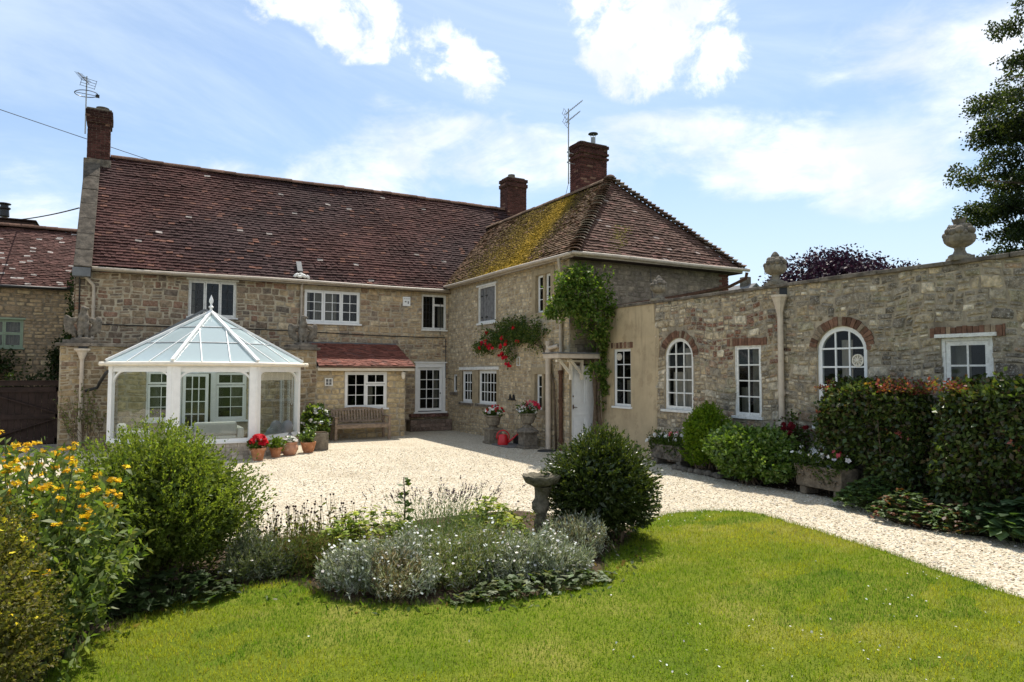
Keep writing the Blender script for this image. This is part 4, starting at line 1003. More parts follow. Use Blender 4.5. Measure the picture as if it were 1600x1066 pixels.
# ------------------------------------------------------------------ conservatory
cons = thing('conservatory', 'white octagonal conservatory with pointed glass roof and arched glazing', 'conservatory', (-7.65, -3.3, 0))
CP = [(-9.63, -1.56), (-9.63, -3.9), (-8.46, -5.15), (-6.85, -5.15), (-5.66, -3.9), (-5.66, -1.56)]
APX = Vector((-7.60, -3.25, 3.30)); EZ = 2.06
def PSEG(a, b):
    a = Vector((*a, 0)); b = Vector((*b, 0)); t = (b-a).normalized(); n = Vector((t.y, -t.x, 0))
    return (lambda u, w, d: tuple(a+t*u+n*d+Vector((0, 0, w)))), (b-a).length
mb = MB(); pl = MB()
for i in range(5):
    P, L = PSEG(CP[i], CP[i+1])
    r = 0.0
    pl.lbox(P, -.02, L+.02, -.1, .46, -.12, 0, 0)
    for k in range(4):
        u = -.02 - (.12 if k % 2 else 0)
        while u < L:
            ua, ub = max(u, -.02), min(u+.23, L+.02); pl.lbox(P, ua+.006, ub-.004, .005+k*.09, .09+k*.09, -.02, .012, 1, tuple(np.array((.46, .40, .33))*random.uniform(.75, 1.2))); u += .235
    pl.lbox(P, -.03, L+.03, .36, .405, -.15, .05, 2)
pl.build('plinth', [M['mortar'], M['brick'], M['white']], cons)
for i, (x, y) in enumerate(CP):
    pm = MB()
    w = .09 if i in (1, 4) else (.125 if i in (2, 3) else .05)
    prev = Vector((*CP[max(i-1, 0)], 0)); nxt = Vector((*CP[min(i+1, 5)], 0)); c = Vector((x, y, 0))
    for o_ in (prev, nxt):
        t = (o_-c)
        if t.length < .01: continue
        t.normalize(); pm.obox(c+t*.0+Vector((0, 0, .405)), c+Vector((0, 0, EZ-.02)), .001, .001)
        pm.obox(c+t*w*.5+Vector((0, 0, .405)), c+t*w*.5+Vector((0, 0, EZ-.02)), w if abs(t.x) > .9 else w*.95, w, 0, up=t)
    pm.tube([c+Vector((0, 0, .405)), c+Vector((0, 0, EZ-.02))], w*.42, 8)
    pm.build('post', M['white'], cons)
for i in range(5):
    P, L = PSEG(CP[i], CP[i+1]); fm = MB()
    fm.lbox(P, .02, L-.02, EZ-.17, EZ-.03, -.07, .012, 0)              # head rail
    sm_ = MB(); sm_.lbox(P, .02, L-.02, .405, .46, -.06, .02, 0); sm_.build('sill_rail', M['white'], cons)
    for k in range(int(L/.045)): fm.lbox(P, .03+k*.045, .052+k*.045, EZ-.085, EZ-.055, .0, .03, 0)   # dentil course
    fm.build('head_rail', M['white'], cons)
    if 0 < i < 4:   # arch brackets
        for s in (0, 1):
            am = MB(); r = .30; n = 10; u0 = .085
            pts = []
            for k in range(n+1):
                t = math.pi/2*k/n; pts.append((u0+r-r*math.cos(t), EZ-.17-r*1.05+r*1.05*math.sin(t)))
            pts2 = [(u0+r-(r+.04)*math.cos(math.pi/2*k/n), EZ-.17-r*1.05+(r*1.05+.04)*math.sin(math.pi/2*k/n)) for k in range(n+1)]
            f = (lambda q: (q[0], q[1])) if s == 0 else (lambda q: (L-q[0], q[1]))
            A = [P(*f(q), .0) for q in pts]; B = [P(*f(q), .0) for q in pts2]; C_ = [P(*f(q), -.04) for q in pts]; D_ = [P(*f(q), -.04) for q in pts2]
            m_ = n+1
            am.add(A+B+C_+D_, [(k, k+1, m_+k+1, m_+k) for k in range(n)]+[(2*m_+k, 2*m_+k+1, k+1, k) for k in range(n)]+[(m_+k, m_+k+1, 3*m_+k+1, 3*m_+k) for k in range(n)]+[(2*m_+k, 3*m_+k, 3*m_+k+1, 2*m_+k+1) for k in range(n)])
            am.build('arch_bracket', M['white'], cons)
    gm = MB(); gm.lbox(P, .06, L-.06, .46, EZ-.17, -.045, -.041); gm.build('pane', M['cons_glass'], cons)
    if i == 4:   # garden doors in the right flank
        dm = MB()
        for (a, b) in ((.3, 1.1), (1.12, 1.92)): glazing(dm, P, a, b, .46, EZ-.18, 1, 1, .0, .11, .02)
        dm.lbox(P, .2, .3, .46, EZ-.18, -.05, .01); dm.lbox(P, 1.92, 2.02, .46, EZ-.18, -.05, .01); dm.build('door', M['white'], cons)
    if i == 3:
        bm = MB(); bm.lbox(P, .1, L-.1, EZ-.36, EZ-.18, -.10, -.085); bm.build('roller_blind', M['cream_pale'], cons)
        cm = MB(); cm.tube([P(L-.16, EZ-.3, -.08), P(L-.17, 1.5, -.08), P(L-.2, 1.15, -.08), P(L-.16, 1.1, -.08), P(L-.13, 1.2, -.08), P(L-.14, EZ-.3, -.08)], .005, 5); cm.build('blind_cord', M['white'], cons)
# gutter
mb = MB()
gp = []
for i, (x, y) in enumerate(CP[1:5]):
    v = Vector((x+7.65, y+3.1, 0)); v.normalize(); gp.append(Vector((x, y, EZ))+v*.10)
mb.tube([Vector((-9.74, -1.56, EZ))]+gp+[Vector((-5.55, -1.56, EZ))], .05, 8)
mb.tube([gp[0]+Vector((-.12, .04, 0)), gp[0]], .045, 8); mb.tube([gp[3]+Vector((.12, .04, 0)), gp[3]], .045, 8)
mb.build('gutter', M['cream_pale'], cons, smooth=True)
# glass roof : panes and bars
ev = [Vector((-9.70, -1.56, EZ+.04))]+[Vector((p.x, p.y, EZ+.045)) for p in gp]+[Vector((-5.59, -1.56, EZ+.04))]
back = Vector((-7.60, -1.58, 3.30))
faces = [(ev[1], ev[2], APX, APX), (ev[2], ev[3], APX, APX), (ev[3], ev[4], APX, APX), (ev[0], ev[1], APX, back), (ev[4], ev[5], back, APX)]
nb = [3, 3, 3, 3, 3]
for (a, b, tb, ta), n in zip(faces, nb):
    pm = MB(); pm.add([a, b, tb, ta] if (tb-ta).length > 1e-4 else [a, b, tb], [(0, 1, 2, 3)] if (tb-ta).length > 1e-4 else [(0, 1, 2)]); pm.build('roof_pane', M['roof_glass'], cons)
    bm = MB(); nrm = (b-a).cross(ta-a).normalized()
    if nrm.z < 0: nrm = -nrm
    for k in range(1, n):
        f = k/n; p = a.lerp(b, f)
        if (tb-ta).length > 1e-4: q = ta.lerp(tb, f)
        else:
            # glazing bars run parallel up the slope and die against the hips
            mid = a.lerp(b, .5); up_ = (APX-mid); s = 1-abs(f-.5)*2*.98
            q = p+up_*s*.985
        bm.obox(p+nrm*.012, q+nrm*.012, .02, .022, 0, up=nrm)
    for h in (.36, .68):
        if (tb-ta).length > 1e-4: p, q = a.lerp(ta, h), b.lerp(tb, h)
        else: p, q = a.lerp(APX, h), b.lerp(APX, h)
        bm.obox(p+nrm*.01, q+nrm*.012, .022, .016, 1, up=nrm)
    bm.build('glazing_bar', [M['white'], M['metal']], cons)
for p in ev[1:5]:
    hm = MB(); hm.obox(p+Vector((0, 0, .03)), APX+Vector((0, 0, .04)), .065, .05); hm.build('hip_bar', M['white'], cons)
mb = MB(); mb.obox(APX+Vector((0, .05, .03)), back+Vector((0, 0, .03)), .08, .06)
mb.build('ridge_bar', M['white'], cons)
mb = MB(); mb.lathe([(.055, -.08), (.055, .02), (.03, .03), (.03, .10), (.055, .11), (.06, .13), (.03, .15), (.02, .19), (.05, .25), (.045, .30), (.015, .38), (0, .42)], APX+Vector((0, 0, .02)), 12); mb.build('finial', M['white'], cons, smooth=True, angle=50)
# leaded rear gable that ties the glass roof back to the bay
mb = MB()
A0, A1, A2 = (-9.86, -1.66, 2.08), (-5.50, -1.66, 2.08), (-7.60, -1.66, 3.44)
B0, B1, B2 = (-9.86, -.02, 2.08), (-5.50, -.02, 2.08), (-7.60, -.02, 3.44)
mb.add([A0, A1, A2, B0, B1, B2], [(0, 1, 2), (1, 4, 5, 2), (0, 2, 5, 3), (3, 5, 4)])
rg = mb.build('rear_gable', M['lead'], cons)
for s in (-1, 1):
    vm = MB(); e = Vector((-7.6+s*2.2, -1.70, 2.13)); vm.obox(e, Vector((-7.6, -1.70, 3.50)), .10, .06); vm.build('verge_board', M['lead'], cons)
mb = MB(); mb.add([(-9.6, -1.6, .02), (-9.6, -3.9, .02), (-8.46, -5.1, .02), (-6.85, -5.1, .02), (-5.7, -3.9, .02), (-5.7, -1.6, .02)], [tuple(range(5, -1, -1))]); mb.build('floor', M['tray'], cons)

# ------------------------------------------------------------------ garden wall (front of the low annexe)
GX = .842; PG = PX(GX); U0, U1 = 7.3, 24.0
gw = thing('garden_wall', 'long lichened stone wall with five white windows and an ochre rendered end', 'wall', (1.2, -12, 0))
g1 = rect_open(7.94, 8.58, 1.11, 2.45); g2 = rect_open(11.68, 12.31, 1.09, 2.41); g3 = rect_open(15.50, 16.18, 1.05, 2.40)
ga1 = dict(u0=9.71, u1=10.57, w0=1.12, w1=2.63, arch=2.22, pad=.17); ga2 = dict(u0=13.48, u1=14.38, w0=1.02, w1=2.66, arch=2.26, pad=.17)
def pal_g(u, w):
    q = random.random(); t = min(1, max(0, (u-11.5)/3.5))
    warm = np.array([(.34, .275, .185), (.40, .335, .24), (.28, .20, .14), (.48, .42, .33)][random.choice((0, 0, 1, 1, 2, 3))])
    grey = np.array([(.28, .245, .195), (.235, .205, .165), (.34, .30, .235), (.17, .15, .125), (.26, .235, .165)][random.choice((0, 0, 1, 2, 3, 4))])
    red = np.array((.19, .105, .075))
    c = grey if q < .25+.55*t else warm
    if 10.3 < u < 12.9 and 1.9 < w < 3.2 and random.random() < .45*math.exp(-((w-2.6)/.6)**2): c = red
    if random.random() < .07: c = np.array((.53, .47, .37))
    return tuple(c*np.array((1.19, 1.14, 1.05))*random.uniform(.8, 1.2))
mb = MB(); wall_back(mb, PG, [(U0, -.3), (U1, -.3), (U1, 3.42), (U0, 3.42)], [g1, ga1, g2, ga2, g3], .10, 0, 2)
lint = [rect_open(11.5, 12.46, 2.41, 2.57), rect_open(15.36, 16.34, 2.40, 2.56), rect_open(12.7, 12.94, 3.26, 3.42)]
rubble(mb, PG, 9.42, U1, -.2, 3.42, [ga1, g2, ga2, g3]+lint, pal_g, .075, .20, .10, .36, .009, .017, .5, 41, wobble=.034, rough=.26, cut=(.03, .2))
for (a, b, c, d_) in ((11.5, 12.46, 2.41, 2.55), (15.36, 16.34, 2.40, 2.55)): brick_lintel(mb, PG, a, b, c, d_, 3)
for o in (ga1, ga2): brick_arch(mb, PG, o, .155, 21, 3)
# back and roof of the annexe
mb.add([(GX, -7.3, 3.2), (GX, -24, 3.2), (5.0, -24, 3.2), (5.0, -7.3, 3.2)], [(0, 1, 2, 3)], 4)
mb.add([(5, -7.3, -.3), (5, -24, -.3), (5, -24, 3.3), (5, -7.3, 3.3)], [(0, 1, 2, 3)], 0)
mb.add([(GX, -24, -.3), (5, -24, -.3), (5, -24, 3.3), (GX, -24, 3.42)], [(0, 1, 2, 3)], 0)
mb.add([(GX+.3, -7.3, 3.1), (GX+.3, -24, 3.1), (GX+.3, -24, 3.42), (GX+.3, -7.3, 3.42)], [(0, 1, 2, 3)], 0)
mb.lbox(PG, 12.74, 12.90, 3.27, 3.41, -.1, .006, 5)
mb.build('wall', [M['mortar_mid'], M['lichen_stone'], M['ashlar'], M['brick'], M['lead'], M['black_iron']], gw)
# ochre render, standing proud of the stone
mb = MB(); PR = PX(GX-.02)
outer = [(U0, -.25), (9.46, -.25), (9.47, 1.0), (9.50, 1.9), (9.56, 2.45), (9.55, 2.86), (9.43, 2.88), (9.40, 3.1), (9.38, 3.42), (U0, 3.42)]
wall_back(mb, PR, outer, [dict(g1, reveal=.04)], .04, 0, 0)
k = len(outer); mb.add([PR(*p, 0) for p in outer]+[PR(*p, -.03) for p in outer], [(i, (i+1) % k, k+(i+1) % k, k+i) for i in range(k)], 0)
mb.lbox(PR, U0, 9.54, 2.70, 2.712, .0, .006, 0)
brick_lintel(mb, PR, 7.86, 8.66, 2.47, 2.60, 1)
mb.build('render_panel', [M['render'], M['brick']], gw)
mb = MB(); u = U0-.02
while u < U1:
    l = random.uniform(.75, 1.15); h = random.uniform(-.006, .006); mb.lbox(PG, u+.004, u+l-.004, 3.42, 3.485+h, -.34, .055+random.uniform(-.006, .006)); u += l
mb.build('coping', M['coping'], gw, bevel=.012)
window(gw, PG, g1['u0'], g1['u1'], g1['w0'], g1['w1'], [(0, 1, 0, 1, 2, 4)], -.02, 'white', .05, [(.5, 1, 0, .45)], .035, 'slim eight-pane window in the ochre render', .02, .6, bw=.022)
arched_window(gw, PG, ga1, 3, 5, -.03, 'worn_white', [(.55, 1, 0, .85), (0, .3, .0, .5), (.3, .6, 0, .5)], 'round-headed window beside the render edge')
window(gw, PG, g2['u0'], g2['u1'], g2['w0'], g2['w1'], [(0, 1, 0, 1, 2, 4)], -.02, 'worn_white', .05, [(.5, 1, .0, 1), (.0, .25, 0, .4)], .04, 'tall eight-pane window under a flat brick lintel', .025, .6, bw=.024, head=0)
arched_window(gw, PG, ga2, 3, 5, -.03, 'white', [(.36, .62, 0, .86)], 'round-headed window with extractor fan above the hedge')
window(gw, PG, g3['u0'], g3['u1'], g3['w0'], g3['w1'], [(0, 1, 0, 1, 2, 4)], -.03, 'worn_white', .05, [(0, .45, 0, 1)], .06, 'right-hand window rising above the red-tipped hedge', .05, .6, bw=.026, head=1)
def fan(P, u, w, r, d, label):
    m = MB(); n = 28
    for (ri, ro, dd) in ((r*.84, r, .03), (.0, r*.2, .034)):
        vs = []; fs = []
        for k in range(n):
            a = 2*math.pi*k/n
            for (q, h) in ((ri, d), (ro, d), (ro, d+dd), (ri, d+dd)): vs.append(P(u+q*math.cos(a), w+q*math.sin(a), h))
        for k in range(n):
            b = (k+1) % n
            for j in range(4): fs.append((k*4+j, b*4+j, b*4+(j+1) % 4, k*4+(j+1) % 4))
        m.add(vs, fs)
    m.add([P(u+r*.9*math.cos(2*math.pi*k/n), w+r*.9*math.sin(2*math.pi*k/n), d+.004) for k in range(n)], [tuple(range(n))], 1)
    for k in range(9):
        a = 2*math.pi*k/9+.2; m.lbox(lambda a_, b_, c_: P(u+a_*math.cos(a)-b_*math.sin(a), w+a_*math.sin(a)+b_*math.cos(a), c_), r*.15, r*.86, -.006, .006, d+.005, d+.026)
    o = m.build('fan_vent', [M['cream_pale'], M['cushion']], gw); o['label'] = label; return o
fan(PG, 14.20, 2.10, .10, -.052, 'round slatted fan in the arched window pane')
fan(PG, 8.11, 2.27, .085, -.034, 'round pale vent in the top pane')
mb = MB(); u = 12.82; mb.lathe([(.05, -.02), (.05, .02), (.085, .16), (.125, .30), (.14, .31), (.14, .35), (.11, .35)], (GX-.10, -u, 2.92), 8, 0); mb.build('hopper', M['cream'], gw)
mb = MB(); mb.tube([(GX-.09, -u, 2.95), (GX-.09, -u, .0)], .05, 14)
for z in (1.55, .6): mb.tube([(GX-.09, -u, z-.05), (GX-.09, -u, z+.05)], .062, 14); mb.lbox(PG, u-.1, u+.1, z-.02, z+.02, 0, .04)
mb.build('downpipe', M['cream'], gw, smooth=True, angle=40)
# the downpipe at the inner end, behind the climber
mb = MB(); mb.lathe([(.05, 0), (.055, .03), (.10, .22), (.12, .24), (.12, .28)], (GX-.12, -7.5, 3.05), 8, 0); mb.build('hopper', M['cream'], gw)
mb = MB(); mb.tube([(GX-.1, -7.5, 3.06), (GX-.1, -7.5, .05)], .045, 12); mb.build('downpipe', M['cream'], gw, smooth=True)

# ------------------------------------------------------------------ neighbouring house and gate
nh = thing('neighbour_house', 'plain stone neighbour with dark tiled roof beyond the wooden gate', 'house', (-14, 6, 0))
PN = PY(5.0); ng = rect_open(-13.2, -12.22, 2.62, 3.5)
mb = MB(); wall_back(mb, PN, [(-22, -.3), (-11.0, -.3), (-11.0, 4.6), (-22, 4.6)], [ng], .1, 0, 2)
paln = pal_mix([(.30, .235, .155), (.25, .195, .135), (.34, .28, .19), (.21, .165, .115)], [4, 3, 2, 2], .12)
rubble(mb, PN, -14.2, -11.0, -.2, 4.55, [ng], paln, .09, .18, .14, .45, .012, .010, .35, 51, wobble=.012)
mb.add([(-11, 5, -.3), (-11, 10, -.3), (-11, 10, 4.6), (-11, 7.5, 6.8), (-11, 5, 4.6)], [(0, 1, 2, 3, 4)], 0)
mb.build('wall', [M['mortar_dark'], M['stone'], M['ashlar']], nh)
Vn = np.array((0, 2.7, 2.28)); Ln = np.linalg.norm(Vn)
mb = MB(); mb.add([(-22, 4.8, 4.5), (-10.95, 4.8, 4.5), (-10.95, 7.5, 6.78), (-22, 7.5, 6.78)], [(0, 1, 2, 3)], 1); mb.add([(-22, 7.5, 6.78), (-10.95, 7.5, 6.78), (-10.95, 10.2, 4.5), (-22, 10.2, 4.5)], [(0, 1, 2, 3)], 1)
def pal_n(u, v, r):
    c = np.array((.10, .05, .042))*r.uniform(.6, 1.3)
    return tuple(np.array((.42, .37, .34))*r.uniform(.6, 1.1)) if r.random() < .05+.06*max(0, math.sin(u*1.3+v*2))*(v < 1.6) else tuple(c)
tiles(mb, (-17.5, 4.8, 4.53), (1, 0, 0), Vn, lambda v: 0, lambda v: 6.55, Ln+.04, .10, .17, pal_n, 14, 0, .014, sag_w)
nr = mb.build('roof', [M['tile'], M['roof_felt']], nh)
mb = MB(); ridge_run(mb, (-17.5, 7.5, 6.86), (-10.93, 7.5, 6.86), .12, .34); mb.build('ridge_tiles', M['tile'], nr)
mb = MB(); mb.tube([(x, 4.74, 4.5) for x in (-16, -13, -10.95)], .05, 8); mb.build('gutter', M['black_iron'], nh, smooth=True)
mb = MB(); mb.box(-14.6, -12.35, 8.2, 9.0, 6.2, 7.18, 0, (.06, .04, .035)); mb.box(-14.7, -12.3, 8.1, 9.1, 7.18, 7.23, 0, (.05, .035, .03)); mb.lathe([(.16, 0), (.14, .25), (.19, .28), (.19, .33), (.12, .34), (.12, .42), (.2, .44), (.2, .48)], (-13.3, 8.6, 7.34), 12, 1); mb.build('chimney', [M['tile'], M['black_iron']], nh, bevel=.03)
window(nh, PN, ng['u0'], ng['u1'], ng['w0'], ng['w1'], [(0, .5, 0, .5, 1, 1), (0, .5, .5, 1, 1, 1), (.5, 1, 0, .5, 1, 1), (.5, 1, .5, 1, 1, 1)], -.05, 'green_paint', .05, [(0, 1, 0, 1)], .04, 'sage green sash window', .04, .5, head=1)

gt = thing('wooden_gate', 'dark stained double wooden gate closing the gap beside the house', 'gate', (-12, -.5, 0))
for (xa, xb, s) in ((-14.2, -12.42, -1), (-12.38, -10.76, 1)):
    mb = MB(); x = xa
    while x < xb-.01: mb.box(x+.003, min(x+.135, xb)-.003, -.50, -.47, .08, 1.52, 0, (1, 1, 1)); x += .135
    for z in (.18, .78, 1.44): mb.box(xa, xb, -.54, -.505, z-.06, z+.06, 0)
    mb.obox((xa+.05, -.52, .22), (xb-.05, -.52, .74), .03, .1, 0, up=(0, 1, 0)); mb.obox((xa+.05, -.52, 1.4), (xb-.05, -.52, .84), .03, .1, 0, up=(0, 1, 0))
    mb.box(xa, xa+.11, -.54, -.505, .08, 1.52, 0); mb.box(xb-.11, xb, -.54, -.505, .08, 1.52, 0)
    mb.build('leaf_panel', M['timber_dark'], gt)
mb = MB(); mb.box(-14.3, -10.76, -.56, -.44, 1.54, 1.65, 0); mb.box(-14.3, -10.76, -.58, -.42, 1.65, 1.67, 0); mb.build('top_rail', M['timber_dark'], gt)
mb = MB(); mb.tube([(-12.3, -.56, .2), (-12.2, -.58, .24), (-12.13, -.58, .2), (-12.15, -.58, .12), (-12.3, -.57, .06), (-12.1, -.57, .06)], .008, 6); mb.build('latch', M['metal'], gt)

# far rooftop seen over the wall end, aerials, overhead lines
fr = thing('far_cottage', 'distant cottage gable with small chimney glimpsed behind the wing corner', 'house', (20.4, 6, 0))
mb = MB(); mb.add([(18, 5, -.3), (22.4, 5, -.3), (22.4, 5, 5.0), (20.2, 5, 6.6), (18, 5, 5.0), (18, 12, -.3), (22.4, 12, -.3), (22.4, 12, 5.0), (20.2, 12, 6.6), (18, 12, 5.0)], [(0, 1, 2, 3, 4), (0, 4, 9, 5), (1, 6, 7, 2), (5, 9, 8, 7, 6)]); mb.build('wall', M['ashlar'], fr)
mb = MB(); mb.add([(17.7, 4.8, 4.95), (20.2, 4.8, 6.75), (20.2, 12.2, 6.75), (17.7, 12.2, 4.95), (22.7, 4.8, 4.95), (22.7, 12.2, 4.95), (17.7, 4.8, 4.8), (20.2, 4.8, 6.6), (22.7, 4.8, 4.8)], [(0, 1, 2, 3), (1, 4, 5, 2), (0, 6, 7, 1), (1, 7, 8, 4)]); mb.build('roof', M['grey_timber'], fr)
mb = MB(); mb.box(20.0, 20.35, 5.3, 5.8, 6.4, 7.15); mb.build('chimney', M['coping'], fr, bevel=.03)

def yagi(root, base, head, ang, n, L, el, m):
    """boom with cross elements"""
    b = Vector(head); d = Vector((math.cos(ang)*math.cos(el), math.sin(ang)*math.cos(el), math.sin(el))); s = Vector((-math.sin(ang), math.cos(ang), 0))
    m.tube([b-d*L*.25, b+d*L], .013, 6)
    for i in range(n):
        p = b+d*(L*(i/(n-1))*.95); w = .16-.05*i/n; m.tube([p-s*w, p+s*w], .005, 5)
    q = b-d*L*.2; up = d.cross(s)
    for k in (-.12, -.04, .04, .12): m.tube([q+up*k-s*.2, q+up*k+s*.2], .007, 5)
    m.tube([q-up*.14-s*.2, q+up*.14-s*.2], .006, 5); m.tube([q-up*.14+s*.2, q+up*.14+s*.2], .006, 5)
a1 = thing('tv_aerial', 'small television aerial with loop on the left gable chimney', 'aerial', (-10.62, 2.9, 9.5))
mb = MB(); mb.tube([(-10.62, 2.82, 9.0), (-10.62, 2.82, 10.75)], .018, 8); mb.build('mast', M['metal'], a1)
mb = MB(); yagi(a1, None, (-10.62, 2.82, 10.6), R(115), 8, .75, R(35), mb); mb.build('antenna', M['black_plastic'], a1)
mb = MB(); mb.tube([(-10.62+.3*math.cos(t), 2.82+.3*math.sin(t), 10.22+.02*math.cos(t)) for t in np.linspace(0, 6.283, 25)], .012, 6, cap=False); mb.tube([(-10.92, 2.82, 10.22), (-10.32, 2.82, 10.2)], .01, 5); mb.box(-10.38, -10.28, 2.78, 2.86, 10.16, 10.24); mb.build('loop', M['black_plastic'], a1)
a2 = thing('tv_aerial', 'tall mast with two combs of aerial strapped to the wing chimney', 'aerial', (2.62, -3.5, 7.9))
mb = MB(); mb.tube([(2.50, -3.5, 7.75), (2.50, -3.5, 10.12)], .02, 8); mb.build('mast', M['metal'], a2)
mb = MB()
for z in (8.4, 8.72): mb.tube([(2.5, -3.5, z), (2.75, -3.5, z)], .012, 6); mb.tube([(2.46, -3.5, z), (2.46, -3.5, z+.04)], .02, 6)
mb.build('bracket', M['metal'], a2)
for z in (10.02, 9.74):
    mb = MB(); yagi(a2, None, (2.5, -3.5, z), R(-25), 9, .58 if z > 9.9 else .48, R(40), mb); mb.build('antenna', M['metal'], a2)
mb = MB(); mb.tube([(2.5, -3.52, 7.8), (2.4, -3.5, 7.4), (2.3, -3.4, 7.15)], .008, 5); mb.build('lead_wire', M['black_iron'], a2)
def wire(name, label, a, b, sag, r):
    m = MB(); a = Vector(a); b = Vector(b); m.tube([a.lerp(b, t)-Vector((0, 0, sag*4*t*(1-t))) for t in np.linspace(0, 1, 24)], r, 5); o = m.build(name, M['timber_dark'], None, off=tuple(a)); tag(o, label, 'cable'); return o
wire('overhead_cable', 'long thin overhead wire running past the left chimney to the far roof', (-26, -3.6, 10.85), (-3.2, 6.8, 8.3), .12, .011)
wire('overhead_cable', 'short overhead wire from neighbour chimney to the gable coping', (-13.0, 8.6, 7.25), (-10.7, 2.6, 6.7), .05, .02)
# ------------------------------------------------------------------ statues and finials
def eagle(loc, label, yaw):
    t = thing('eagle_statue', label, 'statue', loc, 'stone eagles on the bay parapet'); t.rotation_euler = (0, 0, yaw); t.scale = (1.12, 1.12, 1.08)
    b = MB()
    b.ball((0, .02, .34), (.125, .13, .22), rot=Matrix.Rotation(R(-14), 3, 'X'))
    b.ball((0, -.02, .50), (.105, .10, .15)); b.ball((0, -.035, .62), (.066, .075, .11)); b.ball((.0, -.05, .70), (.062, .075, .062))
    b.ball((.045, -.075, .705), (.055, .03, .024)); b.ball((.09, -.08, .69), (.022, .018, .03))
    b.ball((.055, -.05, .15), (.055, .06, .12)); b.ball((-.055, -.05, .15), (.055, .06, .12)); b.ball((.06, -.08, .04), (.05, .08, .04)); b.ball((-.06, -.08, .04), (.05, .08, .04))
    b.ball((0, .13, .12), (.09, .07, .16), rot=Matrix.Rotation(R(25), 3, 'X'))
    b.build('body', M['statuary'], t, off=(0, 0, 0), remesh=.016)
    for s in (-1, 1):
        w = MB()
        w.ball((s*.20, .03, .42), (.13, .05, .07), rot=Matrix.Rotation(R(s*28), 3, 'Y'))
        w.ball((s*.27, .04, .36), (.095, .045, .19), rot=Matrix.Rotation(R(s*12), 3, 'Y'))
        w.ball((s*.21, .05, .25), (.075, .04, .20), rot=Matrix.Rotation(R(s*26), 3, 'Y'))
        w.ball((s*.15, .05, .18), (.05, .035, .15), rot=Matrix.Rotation(R(s*20), 3, 'Y'))
        for k in range(4): w.ball((s*(.33-.055*k), .02, .25-.035*k), (.022, .03, .13), rot=Matrix.Rotation(R(s*(10+4*k)), 3, 'Y'), nu=8, nv=6)
        o = w.build('wing', M['statuary'], t, off=(0, 0, 0), remesh=.015)
    p = MB(); p.lathe([(.22, -.02), (.22, .02), (.17, .035)], (0, 0, 0), 16); p.build('base', M['statuary'], t, off=(0, 0, 0))
    return t
eagle((-10.30, -1.25, 2.68), 'weathered stone eagle with open wings on the left parapet end by the gate', R(8))
eagle((-5.0, -1.2, 2.68), 'weathered stone eagle with folded-out wings on the parapet beside the red lean-to roof', R(-4))

def fruit_urn(loc, label, s, top, yaw=0):
    t = thing('stone_urn', label, 'urn', loc, 'carved fruit-basket urns on the garden wall'); t.rotation_euler = (0, 0, yaw); t.scale = (s, s, s)
    b = MB(); b.box(-.20, .20, -.15, .15, -.02, .05); b.lathe([(.155, .05), (.15, .075), (.09, .10), (.07, .15), (.075, .19), (.10, .20), (.155, .23), (.195, .275), (.212, .335), (.205, .38), (.17, .40)], (0, 0, 0), 28, flute=.03, nfl=14)
    b.build('bowl', M['urn_stone'], t, off=(0, 0, 0), bevel=.006)
    random.seed(int(s*100)); f = MB()
    for k in range(13):
        a = 2*math.pi*k/13+random.uniform(-.1, .1); r = random.uniform(.038, .066); f.ball((.175*math.cos(a), .175*math.sin(a), .405+random.uniform(-.03, .035)), r, nu=10, nv=7)
    for k in range(9):
        a = 2*math.pi*k/9+.2+random.uniform(-.15, .15); f.ball((.11*math.cos(a), .11*math.sin(a), .485+random.uniform(-.02, .02)), random.uniform(.036, .064), nu=10, nv=7)
    f.ball((0, 0, .43), (.17, .17, .12)); f.build('fruit', M['statuary'], t, off=(0, 0, 0), smooth=True)
    c = MB()
    if top == 'pine':
        c.lathe([(.07, .48), (.085, .53), (.07, .59), (.035, .64), (0, .66)], (0, 0, 0), 14, flute=.08, nfl=7)
    else:
        c.lathe([(.06, .48), (.065, .53), (.095, .62), (.085, .615), (.03, .58)], (0, 0, 0), 14)
        for k in range(7):
            a = 2*math.pi*k/7; c.add([(.085*math.cos(a-.3), .085*math.sin(a-.3), .60), (.085*math.cos(a+.3), .085*math.sin(a+.3), .60), (.115*math.cos(a), .115*math.sin(a), .66+.02*(k % 2)), (.06*math.cos(a), .06*math.sin(a), .60)], [(0, 1, 2), (1, 3, 2), (3, 0, 2)])
    c.build('finial', M['statuary'], t, off=(0, 0, 0))
    return t
fruit_urn((GX+.1, -9.42, 3.49), 'small pale carved urn on the wall coping in front of the wing end', .86, 'pine', .3)
fruit_urn((GX+.1, -12.57, 3.49), 'carved fruit urn with pine-cone tip above the cream hopper', .93, 'pine', 1.1)
fruit_urn((GX+.1, -15.74, 3.49), 'largest carved fruit urn with jagged crown beside the tall tree', .93, 'crown', .7)

